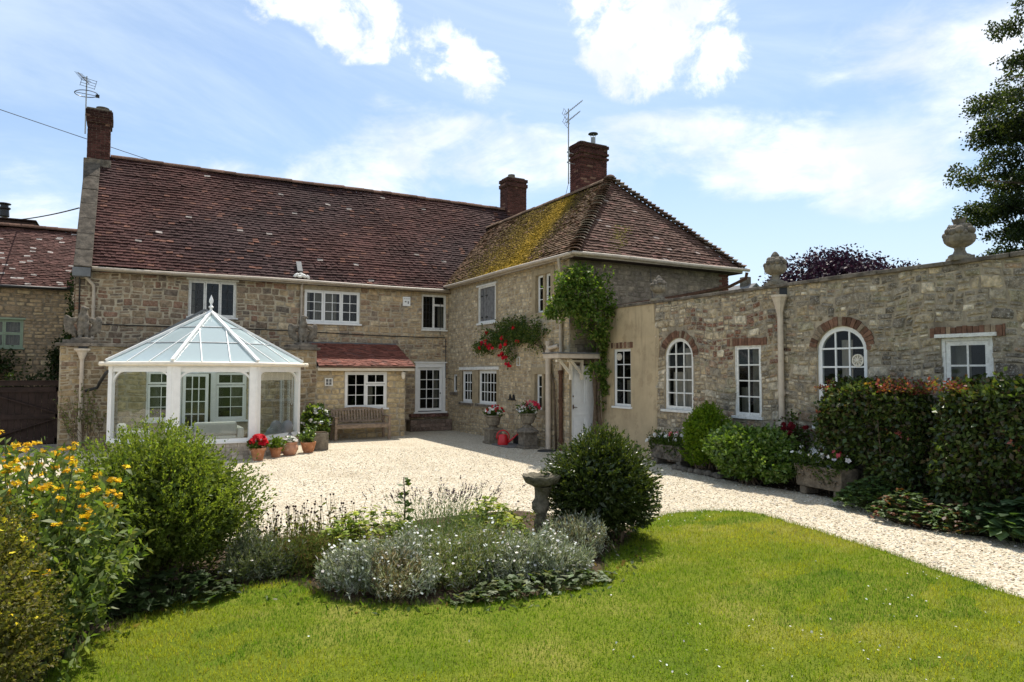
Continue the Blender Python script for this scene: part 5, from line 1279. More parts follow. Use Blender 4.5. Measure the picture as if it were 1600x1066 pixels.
# ------------------------------------------------------------------ garden bench
bench = thing('garden_bench', 'weathered teak bench with curved slatted back under the lean-to window', 'bench', (-3.55, -2.0, 0))
def BX(mb, *a): mb.box(*a)
BW = 1.52
for s in (-1, 1):
    for (y, h) in ((-.27, .63), (.25, .62)):
        m = MB(); m.box(s*(BW/2)-.035, s*(BW/2)+.035, y-.035, y+.035, 0, h); m.build('leg', M['teak'], bench, off=(0, 0, 0), bevel=.006)
    m = MB(); m.box(s*(BW/2)-.045, s*(BW/2)+.045, -.33, .27, .63, .665); m.build('armrest', M['teak'], bench, off=(0, 0, 0), bevel=.008)
m = MB()
for k in range(5): m.box(-BW/2-.03, BW/2+.03, -.30+k*.108, -.30+k*.108+.09, .415, .44)
m.box(-BW/2, BW/2, -.30, -.265, .335, .413); m.box(-BW/2, BW/2, .22, .25, .345, .413)
m.build('seat', M['teak'], bench, off=(0, 0, 0), bevel=.005)
m = MB(); n = 24
def ytop(x): return .80+.10*math.cos(x/(BW/2)*1.45)
def yb(z): return .23+(z-.44)*.24
for i in range(n):
    x0 = -BW/2+.03+(BW-.06)*i/n; x1 = -BW/2+.03+(BW-.06)*(i+1)/n; z0, z1 = ytop(x0), ytop(x1)
    for (da, db) in ((0, .055),):
        m.add([(x0, yb(z0)-.02, z0-da), (x1, yb(z1)-.02, z1-da), (x1, yb(z1)-.02, z1-db), (x0, yb(z0)-.02, z0-db), (x0, yb(z0)+.02, z0-da), (x1, yb(z1)+.02, z1-da), (x1, yb(z1)+.02, z1-db), (x0, yb(z0)+.02, z0-db)], [(3, 2, 1, 0), (4, 5, 6, 7), (0, 1, 5, 4), (2, 3, 7, 6)])
def ylow(x): return .47+.04*(1-math.cos(x/(BW/2)*1.2))
for i in range(n):
    x0 = -BW/2+.03+(BW-.06)*i/n; x1 = -BW/2+.03+(BW-.06)*(i+1)/n; z0, z1 = ylow(x0), ylow(x1)
    m.add([(x0, yb(z0)-.018, z0+.06), (x1, yb(z1)-.018, z1+.06), (x1, yb(z1)-.018, z1), (x0, yb(z0)-.018, z0), (x0, yb(z0)+.018, z0+.06), (x1, yb(z1)+.018, z1+.06), (x1, yb(z1)+.018, z1), (x0, yb(z0)+.018, z0)], [(3, 2, 1, 0), (4, 5, 6, 7), (0, 1, 5, 4), (2, 3, 7, 6)])
for k in range(17):
    x = -BW/2+.09+k*(BW-.18)/16; z0, z1 = ylow(x)+.05, ytop(x)-.045
    m.obox((x, yb(z0), z0), (x, yb(z1), z1), .045, .016, 0, up=(0, 1, 0))
for s in (-1, 1): m.obox((s*(BW/2-.0), .24, .60), (s*(BW/2-.03), yb(.84), .845), .05, .05, 0, up=(0, 1, 0))
m.build('backrest', M['teak'], bench, off=(0, 0, 0))

# ------------------------------------------------------------------ pots, urns, troughs : hard parts (the planting is added further down)
def leaf_quads(C, A, L, W, col, droop=None, fold=.25, rs=None):
    """rhomb leaves: C bases (n,3), A tip directions, L lengths, W half widths"""
    rs = rs or rng; n = len(C); A = A/np.maximum(np.linalg.norm(A, axis=1, keepdims=True), 1e-9)
    r = rs.normal(size=(n, 3)); S = np.cross(A, r); S /= np.maximum(np.linalg.norm(S, axis=1, keepdims=True), 1e-9); Nn = np.cross(S, A)
    L = np.broadcast_to(L, (n,))[:, None]; Wd = np.broadcast_to(W, (n,))[:, None]
    mid = C+A*L*.48+Nn*(fold*Wd); V = np.stack([C, mid+S*Wd, C+A*L-np.array((0, 0, 1))*L*.08, mid-S*Wd], 1).reshape(-1, 3)
    Fc = np.arange(n*4).reshape(n, 4); return V, Fc, np.repeat(col, 4, 0)
def pick(pal, n, rs, var=.22):
    pal = np.array(pal, float); c = pal[rs.integers(0, len(pal), n)]; return c*rs.uniform(1-var, 1+var, (n, 1))*rs.uniform(.94, 1.06, (n, 3))
def unit(v): return v/np.maximum(np.linalg.norm(v, axis=-1, keepdims=True), 1e-9)
def sphere(n, rs): return unit(rs.normal(size=(n, 3)))
def lump(d, seed):
    k = np.random.default_rng(seed); o = np.zeros(len(d))
    for f, a in ((2.2, .5), (4.1, .32), (7.5, .2)):
        for _ in range(3):
            w = k.normal(size=3)*f; o += a*np.sin(d@w+k.uniform(0, 6.28))/1.7
    return o
def cloud(name, parent, c, rad, n, L, W, pal, mat='leaf', seed=1, shell=.5, lumps=.16, clump=18, spread=.055, up=.35, out=.7, zmin=None, flat_top=None, flat=None, var=.22, boxy=0.0, off=None):
    """leaves gathered in clumps through the outer volume of a lumpy ellipsoid"""
    rs = np.random.default_rng(seed); c = np.array(c, float); rad = np.array(rad, float); k = max(1, n//clump)
    d = sphere(k, rs)
    if boxy: 
        d2 = d/np.max(np.abs(d), axis=1, keepdims=True); d = d*(1-boxy)+d2*boxy
    rr = (1-shell*rs.random(k)**1.7)*(1+lumps*lump(d, seed)); K = c+d*rr[:, None]*rad
    idx = rs.integers(0, k, n); P = K[idx]+rs.normal(size=(n, 3))*spread; D = d[idx]
    if zmin is not None: ok = P[:, 2] > zmin; P, D = P[ok], D[ok]
    if flat is not None: ok = flat(P); P, D = P[ok], D[ok]
    m = len(P); A = D*out+rs.normal(size=(m, 3))*.55+np.array((0, 0, up)); cl = pick(pal, m, rs, var)
    V, Fc, Cc = leaf_quads(P, A, L*rs.uniform(.65, 1.3, m), W*rs.uniform(.7, 1.25, m), cl, rs=rs)
    return np_mesh(name, V, Fc, Cc, M[mat], parent, off=off)
def shoots(base, dirs, length, m, L, W, pal, rs, spread=.75, along=.5, start=.1, curve=None, tip=1.0):
    """leafy shoots; returns leaf arrays for stacking"""
    n = len(base); t = start+(1-start)*np.sort(rs.random((n, m)), 1); dirs = unit(dirs)
    Pp = base[:, None, :]+dirs[:, None, :]*(length[:, None]*t)[..., None]
    if curve is not None: Pp = Pp+np.array(curve)*(t**2*length[:, None])[..., None]
    rv = rs.normal(size=(n, m, 3)); A = dirs[:, None, :]*along+rv*spread*.6
    taper = 1-(1-tip)*t
    P = Pp.reshape(-1, 3); A = A.reshape(-1, 3); k = len(P); cl = pick(pal, k, rs)
    return leaf_quads(P, A, (L*taper).ravel()*rs.uniform(.7, 1.25, k), W*rs.uniform(.75, 1.2, k), cl, rs=rs)
def stack(*parts):
    V = []; Fc = []; Cc = []; n = 0
    for v, f, c in parts: V.append(v); Fc.append(f+n); Cc.append(c); n += len(v)
    return np.concatenate(V), np.concatenate(Fc), np.concatenate(Cc)
def stems_mesh(name, parent, base, tips, r0, r1, mat='bark', col=(1, 1, 1), bow=0.0, off=None, n=5):
    mb = MB()
    for b, t in zip(base, tips):
        b = Vector(b); t = Vector(t); q = b.lerp(t, .5)+Vector((random.uniform(-1, 1), random.uniform(-1, 1), 0))*bow
        mb.tube([b, q, t], [r0, (r0+r1)/2, r1], n, 0, col, cap=False)
    return mb.build(name, M[mat], parent, off=off)
def flowers(name, parent, P, r, pal, petals=5, seed=1, facing=None, mat='petal', off=None, centre=None):
    rs = np.random.default_rng(seed); P = np.asarray(P, float); n = len(P); k = petals
    up = unit(rs.normal(size=(n, 3))*.45+(np.array((0, -.2, 1.0)) if facing is None else np.array(facing)))
    x = unit(np.cross(up, rs.normal(size=(n, 3)))); y = np.cross(up, x); a = np.arange(k)*2*np.pi/k
    D = x[:, None]*np.cos(a)[None, :, None]+y[:, None]*np.sin(a)[None, :, None]+up[:, None]*.25
    B = np.repeat(P, k, 0); rr = np.repeat(np.broadcast_to(r, (n,))*rs.uniform(.8, 1.2, n), k); col = np.repeat(pick(pal, n, rs, .14), k, 0)
    Dn = unit(D.reshape(-1, 3)); U = np.repeat(up, k, 0); S = np.cross(U, Dn)
    V = np.stack([B, B+Dn*rr[:, None]*.6+S*rr[:, None]*.42, B+Dn*rr[:, None]-U*rr[:, None]*.1, B+Dn*rr[:, None]*.6-S*rr[:, None]*.42], 1).reshape(-1, 3)
    Fc = np.arange(len(B)*4).reshape(-1, 4); return np_mesh(name, V, Fc, np.repeat(col, 4, 0), M[mat], parent, off=off)

def blooms(name, parent, groups, r, pal, petals=5, seed=1, facing=None, off=None):
    """every bloom a part of its own; past a hundred the rest as one"""
    for i, G in enumerate(groups[:100]): flowers(name, parent, np.atleast_2d(G), r, pal, petals, seed*131+i, facing, off=off)
    if len(groups) > 100: o = flowers(name+'s', parent, np.concatenate([np.atleast_2d(x) for x in groups[100:]]), r, pal, petals, seed, facing, off=off); o['kind'] = 'stuff'
GREEN = [(.055, .085, .018), (.075, .11, .022), (.045, .07, .018)]
POTG = [(.06, .10, .02), (.085, .13, .025), (.05, .08, .02)]
RED = [(.55, .012, .02), (.42, .01, .02), (.62, .03, .04)]
WHITE = [(.78, .77, .72), (.70, .69, .64)]
def pot_prof(r, h, kind):
    if kind == 'flower': return [(r*.62, 0), (r*.70, h*.3), (r*.86, h*.78), (r*1.0, h*.80), (r*1.02, h), (r*.88, h), (r*.84, h*.9), (0, h*.88)]
    if kind == 'belly': return [(r*.62, 0), (r*.82, h*.15), (r*1.0, h*.45), (r*.98, h*.68), (r*.8, h*.84), (r*.92, h*.90), (r*.95, h), (r*.8, h), (r*.75, h*.92), (0, h*.9)]
    return [(r*.60, 0), (r*.78, h*.25), (r*.95, h*.7), (r*1.05, h*.92), (r*1.05, h), (r*.92, h), (r*.88, h*.92), (0, h*.88)]
def potted(loc, r, h, kind, mat, label, grow):
    t = thing('potted_plant', label, 'potted plant', loc, 'terracotta pots beside the conservatory')
    m = MB(); m.lathe(pot_prof(r, h, kind), (0, 0, 0), 24, 0); m.build('pot', M[mat], t, off=(0, 0, 0), smooth=True, angle=35)
    m = MB(); m.lathe([(r*.84, h*.9), (0, h*.93)], (0, 0, 0), 16); m.build('compost', M['soil'], t, off=(0, 0, 0)); grow(t, r, h); return t
def cyc(t, r, h):
    x, y, z = t.location; cloud('foliage', t, (x, y, z+h+.05), (r*1.05, r*1.05, .09), 260, .07, .028, POTG, 'leaf', 3, .8, .1, 12, .03)
    rs = np.random.default_rng(4); d = sphere(85, rs); d[:, 2] = np.abs(d[:, 2]); blooms('flower', t, list(np.array((x, y, z+h+.08))+d*np.array((r*1.05, r*1.05, .19))), .05, RED, 6, 5)
potted((-6.82, -5.50, 0), .17, .27, 'flower', 'terracotta', 'terracotta pot overflowing with bright red flowers by the conservatory', cyc)
def leafy(t, r, h):
    x, y, z = t.location; cloud('foliage', t, (x, y, z+h+.06), (r*1.0, r*1.0, .13), 420, .07, .026, [(.10, .16, .025), (.13, .19, .03), (.07, .11, .02)], 'leaf', 8, .9, .12, 12, .03)
potted((-6.38, -5.10, 0), .145, .22, 'flower', 'terracotta', 'plain terracotta pot of low green leaves between red and white flowers', leafy)
def whitefl(t, r, h):
    x, y, z = t.location; cloud('foliage', t, (x, y, z+h+.0), (r*.8, r*.8, .06), 160, .05, .02, POTG, 'leaf', 9, .8, .1, 12, .03)
    rs = np.random.default_rng(14); d = sphere(70, rs); d[:, 2] = np.abs(d[:, 2]); blooms('flower', t, list(np.array((x, y, z+h))+d*np.array((r*.85, r*.85, .12))), .04, WHITE, 5, 6)
potted((-6.04, -4.86, 0), .185, .30, 'belly', 'terracotta_pale', 'round-bellied pale terracotta pot with white flowers', whitefl)
def tallp(t, r, h):
    x, y, z = t.location; rs = np.random.default_rng(21); n = 26; b = np.array((x, y, z+h*.9))+rs.normal(size=(n, 3))*np.array((r*.4, r*.4, 0)); d = np.array((0, 0, 1))+rs.normal(size=(n, 3))*.35
    V, Fc, Cc = shoots(b, d, rs.uniform(.2, .42, n), 22, .07, .022, [(.09, .14, .04), (.13, .19, .06), (.06, .10, .03)], rs, .9); np_mesh('foliage', V, Fc, Cc, M['leaf'], t)
    P = (b+unit(d)*rs.uniform(.2, .42, n)[:, None])[:14]; blooms('flower', t, list(P), .022, WHITE, 5, 8)
potted((-5.55, -4.55, 0), .17, .25, 'bowl', 'terracotta', 'terracotta bowl with tall thin white-flecked stems at the conservatory corner', tallp)

stone_tub = thing('stone_tub', 'tall pale stone tub half hidden behind the corner pot', 'planter', (-5.22, -4.15, 0))
m = MB(); m.box(-.21, .21, -.14, .14, 0, .42); m.box(-.19, .19, -.12, .12, .42, .44, 1); m.build('tub_body', [M['urn_stone'], M['soil']], stone_tub, off=(0, 0, 0), bevel=.02)

def pedestal(loc, label, cap):
    t = thing('stone_pedestal', label, 'pedestal', loc, 'stone pedestals by the wing wall')
    m = MB(); m.box(-.22, .22, -.2, .2, 0, .07); m.box(-.185, .185, -.165, .165, .07, .36); m.box(-.21, .21, -.19, .19, .36, .41)
    if cap: m.lathe([(.30, .41), (.28, .45), (.16, .52), (.13, .55)], (0, 0, 0), 8)
    m.build('block', M['statuary' if cap else 'urn_stone'], t, off=(0, 0, 0), bevel=.012)
    m = MB()
    for (nx, ny) in ((0, -1), (-1, 0)):
        for k in range(14):
            a = 2*math.pi*k/14; p = (.07*math.cos(a), .07*math.sin(a)+.215)
            m.ball((p[0]*abs(ny)+nx*.17, p[0]*abs(nx)+ny*.17 if ny else p[0], p[1]) if not ny else (p[0], -.17, p[1]), .018, nu=6, nv=4)
    m.build('rosette', M['statuary'], t, off=(0, 0, 0)); return t
pedestal((-.74, -4.72, 0), 'square stone pedestal with carved ring nearest the bird plaque end', False)
pedestal((-.52, -6.18, 0), 'dark square stone pedestal with domed cap beside the soil pipe', True)
def flower_urn(loc, label, s, seed, fl):
    t = thing('flower_urn', label, 'urn', loc, 'planted stone urns on pedestals')
    m = MB(); prof = [(.13, 0), (.13, .025), (.08, .05), (.08, .075), (.14, .10), (.18, .20), (.19, .30), (.235, .325), (.24, .345), (.20, .345), (.18, .32), (0, .31)] if s else [(.12, 0), (.12, .03), (.10, .05), (.16, .08), (.18, .14), (.20, .28), (.24, .31), (.24, .34), (.2, .34), (.19, .31), (0, .30)]
    m.lathe(prof, (0, 0, 0), 28, flute=.018 if s else .006, nfl=14); m.build('urn_body', M['urn_stone'], t, off=(0, 0, 0), smooth=True, angle=40)
    x, y, z = loc; cloud('foliage', t, (x, y, z+.40), (.25, .23, .13), 520, .055, .024, POTG, 'leaf', seed, .8, .2, 12, .035)
    rs = np.random.default_rng(seed)
    for k, (pal, n, r, sp) in enumerate(fl):
        d = sphere(n, rs); d[:, 2] = np.abs(d[:, 2]); d[:, 1] = -np.abs(d[:, 1])*.9+.1; nm = 'flower'
        blooms(nm, t, list(np.array((x, y, z+.40))+d*np.array((.27, .25, .18))+np.array(sp)), r, pal, 5, seed+k, facing=(-.4, -.7, .6))
    return t
PINK = [(.62, .10, .14), (.66, .18, .20), (.55, .03, .06)]
flower_urn((-.74, -4.72, .41), 'plain pale urn of red and white flowers on the lower pedestal', False, 31, [(WHITE, 26, .035, (0, 0, 0)), (RED, 26, .035, (.05, 0, .03))])
flower_urn((-.52, -6.18, .53), 'fluted pale urn of pink and white flowers on the capped pedestal', True, 35, [(WHITE, 30, .04, (-.04, 0, -.02)), (PINK, 26, .05, (.06, 0, .06))])

# watering can on its tray
can = thing('watering_can', 'red plastic watering can between the two stone pedestals', 'watering can', (-.74, -5.42, .03)); can.scale = (1.15, 1.15, 1.15); can.rotation_euler = (0, 0, R(-25))
m = MB(); m.lathe([(.115, 0), (.12, .02), (.105, .2), (.085, .225), (.06, .235)], (-.06, 0, 0), 20, sq=.75); m.build('body', M['red_plastic'], can, off=(0, 0, 0), smooth=True, angle=50)
m = MB(); m.tube([(.04, 0, .05), (.12, 0, .1), (.2, 0, .17), (.29, 0, .245)], [.03, .025, .018, .015], 10); m.build('spout', M['red_plastic'], can, off=(0, 0, 0), smooth=True)
m = MB(); m.lathe([(.015, 0), (.045, .03), (.04, .04), (0, .045)], (.285, 0, .235), 12); m.build('rose_head', M['red_plastic'], can, off=(0, 0, 0))
m = MB(); m.tube([(-.06+.14*math.cos(t), 0, .18+.14*math.sin(t)) for t in np.linspace(R(-35), R(200), 16)], .014, 8); m.build('handle', M['red_plastic'], can, off=(0, 0, 0), smooth=True)
m = MB(); m.box(-.95, -.38, -5.95, -5.02, .0, .03); tr_ = m.build('drain_slab', M['tray'], None, off=(-.55, -5.45, 0), bevel=.006); tag(tr_, 'dark slate slab on the gravel under the red watering can', 'slab')
m = MB(); m.box(-.34, -.08, -5.9, -5.1, .0, .22); m.box(-.32, -.10, -5.88, -5.12, .22, .225, 1); bt = m.build('black_tub', [M['black_plastic'], M['soil']], None, off=(-.2, -5.5, 0), bevel=.012); tag(bt, 'black plastic trough behind the red watering can', 'tub')
m = MB(); m.lathe([(.26, 0), (.25, .025), (.1, .04), (0, .042)], (0, 0, 0), 18, sq=.8); dc = m.build('drain_cover', M['black_iron'], None, off=(0, 0, 0)); dc.location = (-.42, -6.95, .0); tag(dc, 'round dark drain cover on the gravel by the soil pipe', 'drain cover')

# stone troughs by the garden wall
def trough(loc, l, w, h, yaw, label, seed, mat):
    t = thing('stone_trough', label, 'trough', loc, 'planted stone troughs along the wall'); t.rotation_euler = (0, 0, yaw)
    m = MB(); b0 = .13
    pr = [(-l/2*.94, -w/2*.9, b0), (l/2*.94, -w/2*.9, b0), (l/2, -w/2, b0+h), (-l/2, -w/2, b0+h)]
    O = [(-l/2*.95, -w/2*.88, b0), (l/2*.95, -w/2*.88, b0), (l/2*.95, w/2*.88, b0), (-l/2*.95, w/2*.88, b0), (-l/2, -w/2, b0+h), (l/2, -w/2, b0+h), (l/2, w/2, b0+h), (-l/2, w/2, b0+h)]
    I = [(-l/2+.05, -w/2+.05, b0+h), (l/2-.05, -w/2+.05, b0+h), (l/2-.05, w/2-.05, b0+h), (-l/2+.05, w/2-.05, b0+h)]; I2 = [(a, b, c-.05) for a, b, c in I]
    m.add(O+I+I2, [(3, 2, 1, 0), (0, 1, 5, 4), (1, 2, 6, 5), (2, 3, 7, 6), (3, 0, 4, 7), (4, 5, 9, 8), (5, 6, 10, 9), (6, 7, 11, 10), (7, 4, 8, 11), (8, 9, 13, 12), (9, 10, 14, 13), (10, 11, 15, 14), (11, 8, 12, 15)]); m.add(I2, [(0, 1, 2, 3)], 1)
    m.build('trough_body', [M[mat], M['soil']], t, off=(0, 0, 0), bevel=.012)
    m = MB(); random.seed(seed)
    for k in range(26):      # worn relief on the long face
        u = random.uniform(-l/2*.86, l/2*.86); z = b0+random.uniform(.07, h-.05); a = random.uniform(0, 6.28)
        pts = [(u+.05*s*math.cos(a+s*2.2), -w/2*.95-.012, z+.045*s*math.sin(a+s*2.2)) for s in np.linspace(.1, 1, 7)]
        m.tube(pts, [.014, .014, .013, .012, .011, .010, .012], 6)
    m.box(-l/2*.97, l/2*.97, -w/2-.012, -w/2+.02, b0+h-.045, b0+h-.005); m.build('relief', M[mat], t, off=(0, 0, 0))
    for s in (-1, 1):
        m = MB(); m.box(s*l*.36-.06, s*l*.36+.06, -w/2*.8, w/2*.8, 0, b0); m.build('foot', M[mat], t, off=(0, 0, 0), bevel=.02)
    return t
def trough_plants(t, l, w, z, seed, red):
    rs = np.random.default_rng(seed); Rm = Matrix.Rotation(t.rotation_euler.z, 3, 'Z')
    n = 1300; p = rs.uniform(-1, 1, (n, 3))*np.array((l*.52, w*.56, .0))+np.array((0, 0, z-.02))+np.abs(rs.normal(size=(n, 3)))*np.array((0, 0, .12)); dr_ = rs.random(n) < .25; p[dr_, 1] = -w*.53; p[dr_, 2] -= rs.random(dr_.sum())*.16*(1+np.sin(p[dr_, 0]*9)); A = rs.normal(size=(n, 3))*.6+np.array((0, -.2, .7))
    V, Fc, Cc = leaf_quads(p, A, rs.uniform(.04, .09, n), rs.uniform(.012, .02, n), pick(POTG+GREEN, n, rs), rs=rs); np_mesh('foliage', V, Fc, Cc, M['leaf'], t, off=(0, 0, 0))
    k = 46; p = rs.uniform(-1, 1, (k, 3))*np.array((l*.5, w*.5, 0))+np.array((0, -.04, z+.16))+rs.normal(size=(k, 3))*.05; blooms('flower', t, list(p), .042, WHITE, 5, seed, facing=(0, -.8, .6), off=(0, 0, 0))
    k = 7; p = rs.normal(size=(k, 3))*np.array((.06, .05, .02))+np.array((red, -.05, z+.22)); blooms('flower', t, list(p), .05, PINK, 5, seed+1, facing=(0, -.8, .6), off=(0, 0, 0))
t = trough((.50, -10.28, 0), .95, .36, .30, R(-90), 'plain weathered stone trough of white flowers below the first arched window', 61, 'statuary'); trough_plants(t, .95, .36, .43, 62, .1)
t = trough((.17, -14.10, 0), .90, .36, .34, R(-96), 'carved stone trough with white flowers at the end of the hedge', 65, 'trough_stone'); trough_plants(t, .9, .36, .46, 66, .28)
m = MB(); random.seed(9)
for k in range(9): y = -10.75-k*.16; m.ball((.18-.03*k*.3+random.uniform(-.04, .04), y, .03), (random.uniform(.06, .1), random.uniform(.08, .13), random.uniform(.05, .08)), nu=8, nv=6, rot=Matrix.Rotation(random.random()*3, 3, 'Z'))
ed = m.build('edging_stones', M['statuary'], None, off=(.15, -11.3, 0)); tag(ed, 'low row of mossy rubble edging below the bright green shrubs', 'edging', kind='stuff')

# bird bath
M['bath_stone'] = m_surface('mossy_bath_stone', (.165, .145, .105), .45, 16, .95, .9, 40, .1, (.065, .065, .04), .75, 22, .03)
bb = thing('bird_bath', 'scalloped stone bird bath on a knobbly twisted pedestal', 'bird bath', (-5.20, -14.5, 0)); bb.scale = (.94, .94, 1.0)
m = MB(); nb_ = 30; prof = []
rings = [(.13, 0), (.12, .05), (.085, .09), (.075, .14), (.09, .19), (.085, .25), (.07, .29), (.078, .34), (.098, .39), (.09, .45), (.065, .50), (.075, .55), (.10, .60), (.12, .635)]
vs = []; fs = []
for i, (r, z) in enumerate(rings):
    for k in range(24):
        a = 2*math.pi*k/24; tw = a+z*9; rr = r*(1+.20*math.sin(tw*2)+.12*math.sin(5*a+z*30)); vs.append((rr*math.cos(a)+.012*math.sin(z*12), rr*math.sin(a), z))
for i in range(len(rings)-1):
    for k in range(24): fs.append((i*24+k, i*24+(k+1) % 24, (i+1)*24+(k+1) % 24, (i+1)*24+k))
m.add(vs, fs); m.build('pedestal', M['bath_stone'], bb, off=(0, 0, 0), smooth=True)
m = MB(); prof = [(.07, .62), (.12, .64), (.185, .675), (.215, .72), (.225, .745), (.20, .745), (.15, .715), (.0, .70)]; vs = []; fs = []; n = 40
for i, (r, z) in enumerate(prof):
    for k in range(n):
        a = 2*math.pi*k/n; sc = 1+(.07*abs(math.sin(a*5)) if i in (2, 3, 4, 5) else 0); vs.append((r*sc*math.cos(a), r*sc*math.sin(a), z+(.016*abs(math.sin(a*5)) if i in (3, 4, 5) else 0)))
for i in range(len(prof)-1):
    for k in range(n): fs.append((i*n+k, i*n+(k+1) % n, (i+1)*n+(k+1) % n, (i+1)*n+k))
m.add(vs, fs); m.build('basin', M['bath_stone'], bb, off=(0, 0, 0), smooth=True)
m = MB(); m.add([(.17*math.cos(t_), .17*math.sin(t_), .722) for t_ in np.linspace(0, 6.283, 28, endpoint=False)], [tuple(range(28))]); m.build('water', M['glass'], bb, off=(0, 0, 0))

# ------------------------------------------------------------------ inside the conservatory
def sofa(loc, w, d, yaw, label):
    t = thing('sofa', label, 'sofa', loc, 'pale conservatory seating'); t.rotation_euler = (0, 0, yaw)
    for (nm, b) in (('seat', (-w/2, w/2, -d/2, d/2, .08, .36)), ('backrest', (-w/2, w/2, d/2-.2, d/2, .36, .68)), ('armrest', (-w/2-.16, -w/2, -d/2, d/2, .06, .54)), ('armrest', (w/2, w/2+.16, -d/2, d/2, .06, .54))):
        m = MB(); m.box(*b); m.build(nm, M['cushion'], t, off=(0, 0, 0), bevel=.06)
    for s in (-.25, .25):
        m = MB(); m.box(s*w-w*.22, s*w+w*.22, -d/2+.05, d/2-.2, .36, .46); m.build('cushion', M['cushion'], t, off=(0, 0, 0), bevel=.04)
    return t
sofa((-7.45, -3.0, .02), .95, .75, R(180), 'pale two-seat sofa seen from behind in the middle of the conservatory')
sofa((-9.15, -3.0, .02), .6, .7, R(90), 'pale armchair against the left conservatory glazing')
rec = thing('recliner', 'grey curved recliner with two rounded lobes behind the right conservatory pane', 'chair', (-6.15, -4.05, .02)); rec.rotation_euler = (0, 0, R(-20))
m = MB()
for s in (-.13, .13):
    m.ball((s+.08, 0, .56), (.14, .15, .17)); m.ball((s+.0, 0, .40), (.16, .17, .18)); m.ball((s-.18, 0, .26), (.2, .17, .14)); m.ball((s-.36, 0, .17), (.16, .16, .09))
m.ball((.1, 0, .25), (.28, .22, .24)); m.build('shell', M['grey_cushion'], rec, off=(0, 0, 0), remesh=.025)
m = MB(); m.lathe([(.26, 0), (.26, .03), (.1, .05), (.1, .15)], (0, 0, 0), 18); m.build('base', M['black_plastic'], rec, off=(0, 0, 0))
# ------------------------------------------------------------------ shrubs and flower beds
def fb2(P, s0, sd):
    k = np.random.default_rng(sd); o = np.zeros(len(P))
    for f, a in ((1, .6), (2.2, .4)):
        for _ in range(3): w = k.normal(size=2)*f*s0; o += a/1.5*np.sin(P@w+k.uniform(0, 6.28))
    return np.clip(o, -1, 1)
def plant(name, label, cat, loc, group=None): return thing(name, label, cat, loc, group)
def shoot_bush(name, label, cat, c, rad, n, m, Ls, L, W, pal, mat, seed, upb=.5, lumps=.14, inner=.55, start=.05, along=.9, spread=.8, group=None, extra=(), zlow=.1, tip=.7, boxy=0, woody=24, uplen=0.0):
    rs = np.random.default_rng(seed); c = np.array(c, float); rad = np.array(rad, float)
    t = plant(name, label, cat, (c[0], c[1], 0), group)
    d = sphere(n, rs); d[:, 2] = np.where(d[:, 2] < -.75, -d[:, 2], d[:, 2])
    if boxy: d2 = d/np.max(np.abs(d), axis=1, keepdims=True); d = d*(1-boxy)+d2*boxy
    f = 1+lumps*lump(d, seed); tipP = c+d*rad*f[:, None]*(1-.35*rs.random(n)**2)[:, None]
    dr = unit(d*np.array((1, 1, .8))+np.array((0, 0, upb))+rs.normal(size=(n, 3))*.22)
    ln = rs.uniform(Ls[0], Ls[1], n)*(1+uplen*np.maximum(0, d[:, 2])); base = tipP-dr*ln[:, None]*.85
    ok = base[:, 2] > zlow-.25; base, dr, ln = base[ok], dr[ok], ln[ok]
    V, Fc, Cc = shoots(base, dr, ln, m, L, W, pal, rs, spread, along, start, None, tip)
    # fill the inside so that the crown is not hollow
    k = n*4; dd = sphere(k, rs)*(rs.random((k, 1))**(1/3)*.80); p = c+dd*rad; p = p[p[:, 2] > .05]; k = len(p)
    q = leaf_quads(p, rs.normal(size=(k, 3))+np.array((0, 0, .4)), L*1.5*rs.uniform(.7, 1.4, k), W*2.2*rs.uniform(.8, 1.2, k), pick(pal, k, rs), rs=rs)
    V, Fc, Cc = stack((V, Fc, Cc), q); np_mesh('foliage', V, Fc, Cc, M[mat], t)
    if woody:
        b = c*np.array((1, 1, 0))+rs.normal(size=(woody, 3))*np.array((.12, .12, 0)); a = rs.uniform(0, 6.28, woody)
        tp = c+np.stack([np.cos(a)*rad[0]*.6, np.sin(a)*rad[1]*.6, rs.uniform(-.1, .5, woody)*rad[2]], 1); stems_mesh('stems', t, b, tp, .016, .006, bow=.06)
    return t

FEATH = [(.13, .175, .033), (.16, .205, .042), (.095, .135, .028), (.19, .23, .058)]
shoot_bush('feathery_shrub', 'big feathery yellow-green shrub in front of the conservatory', 'shrub', (-8.97, -14.0, .66), (.84, .72, .70), 2600, 26, (.26, .56), .046, .0080, FEATH, 'leaf', 101, .8, .24, spread=.7, along=1.0, uplen=.55)
DARK = [(.040, .060, .014), (.055, .078, .018), (.032, .05, .013), (.09, .11, .03)]
shoot_bush('dome_shrub', 'round dark evergreen shrub with narrow glossy leaves beside the bird bath', 'shrub', (-4.48, -14.62, .60), (.66, .64, .60), 1700, 20, (.16, .34), .058, .0085, DARK, 'leaf_gloss', 103, .35, .15, spread=.6, along=1.1, uplen=.5)
LIME = [(.13, .21, .015), (.17, .25, .02), (.10, .17, .015)]
shoot_bush('green_shrub', 'upright bright green shrub below the tall rectangular window', 'shrub', (.32, -11.45, .66), (.38, .56, .60), 800, 20, (.16, .30), .060, .014, LIME, 'leaf', 105, .8, .26, spread=.8, group=None)
GLS = [(.10, .17, .025), (.135, .21, .035), (.07, .13, .02), (.20, .27, .09)]
shoot_bush('laurel_shrub', 'spreading glossy green shrub in front of the downpipe', 'shrub', (.10, -12.72, .52), (.50, .78, .50), 900, 15, (.18, .34), .095, .022, GLS, 'leaf_gloss', 107, .7, .28, spread=.9)

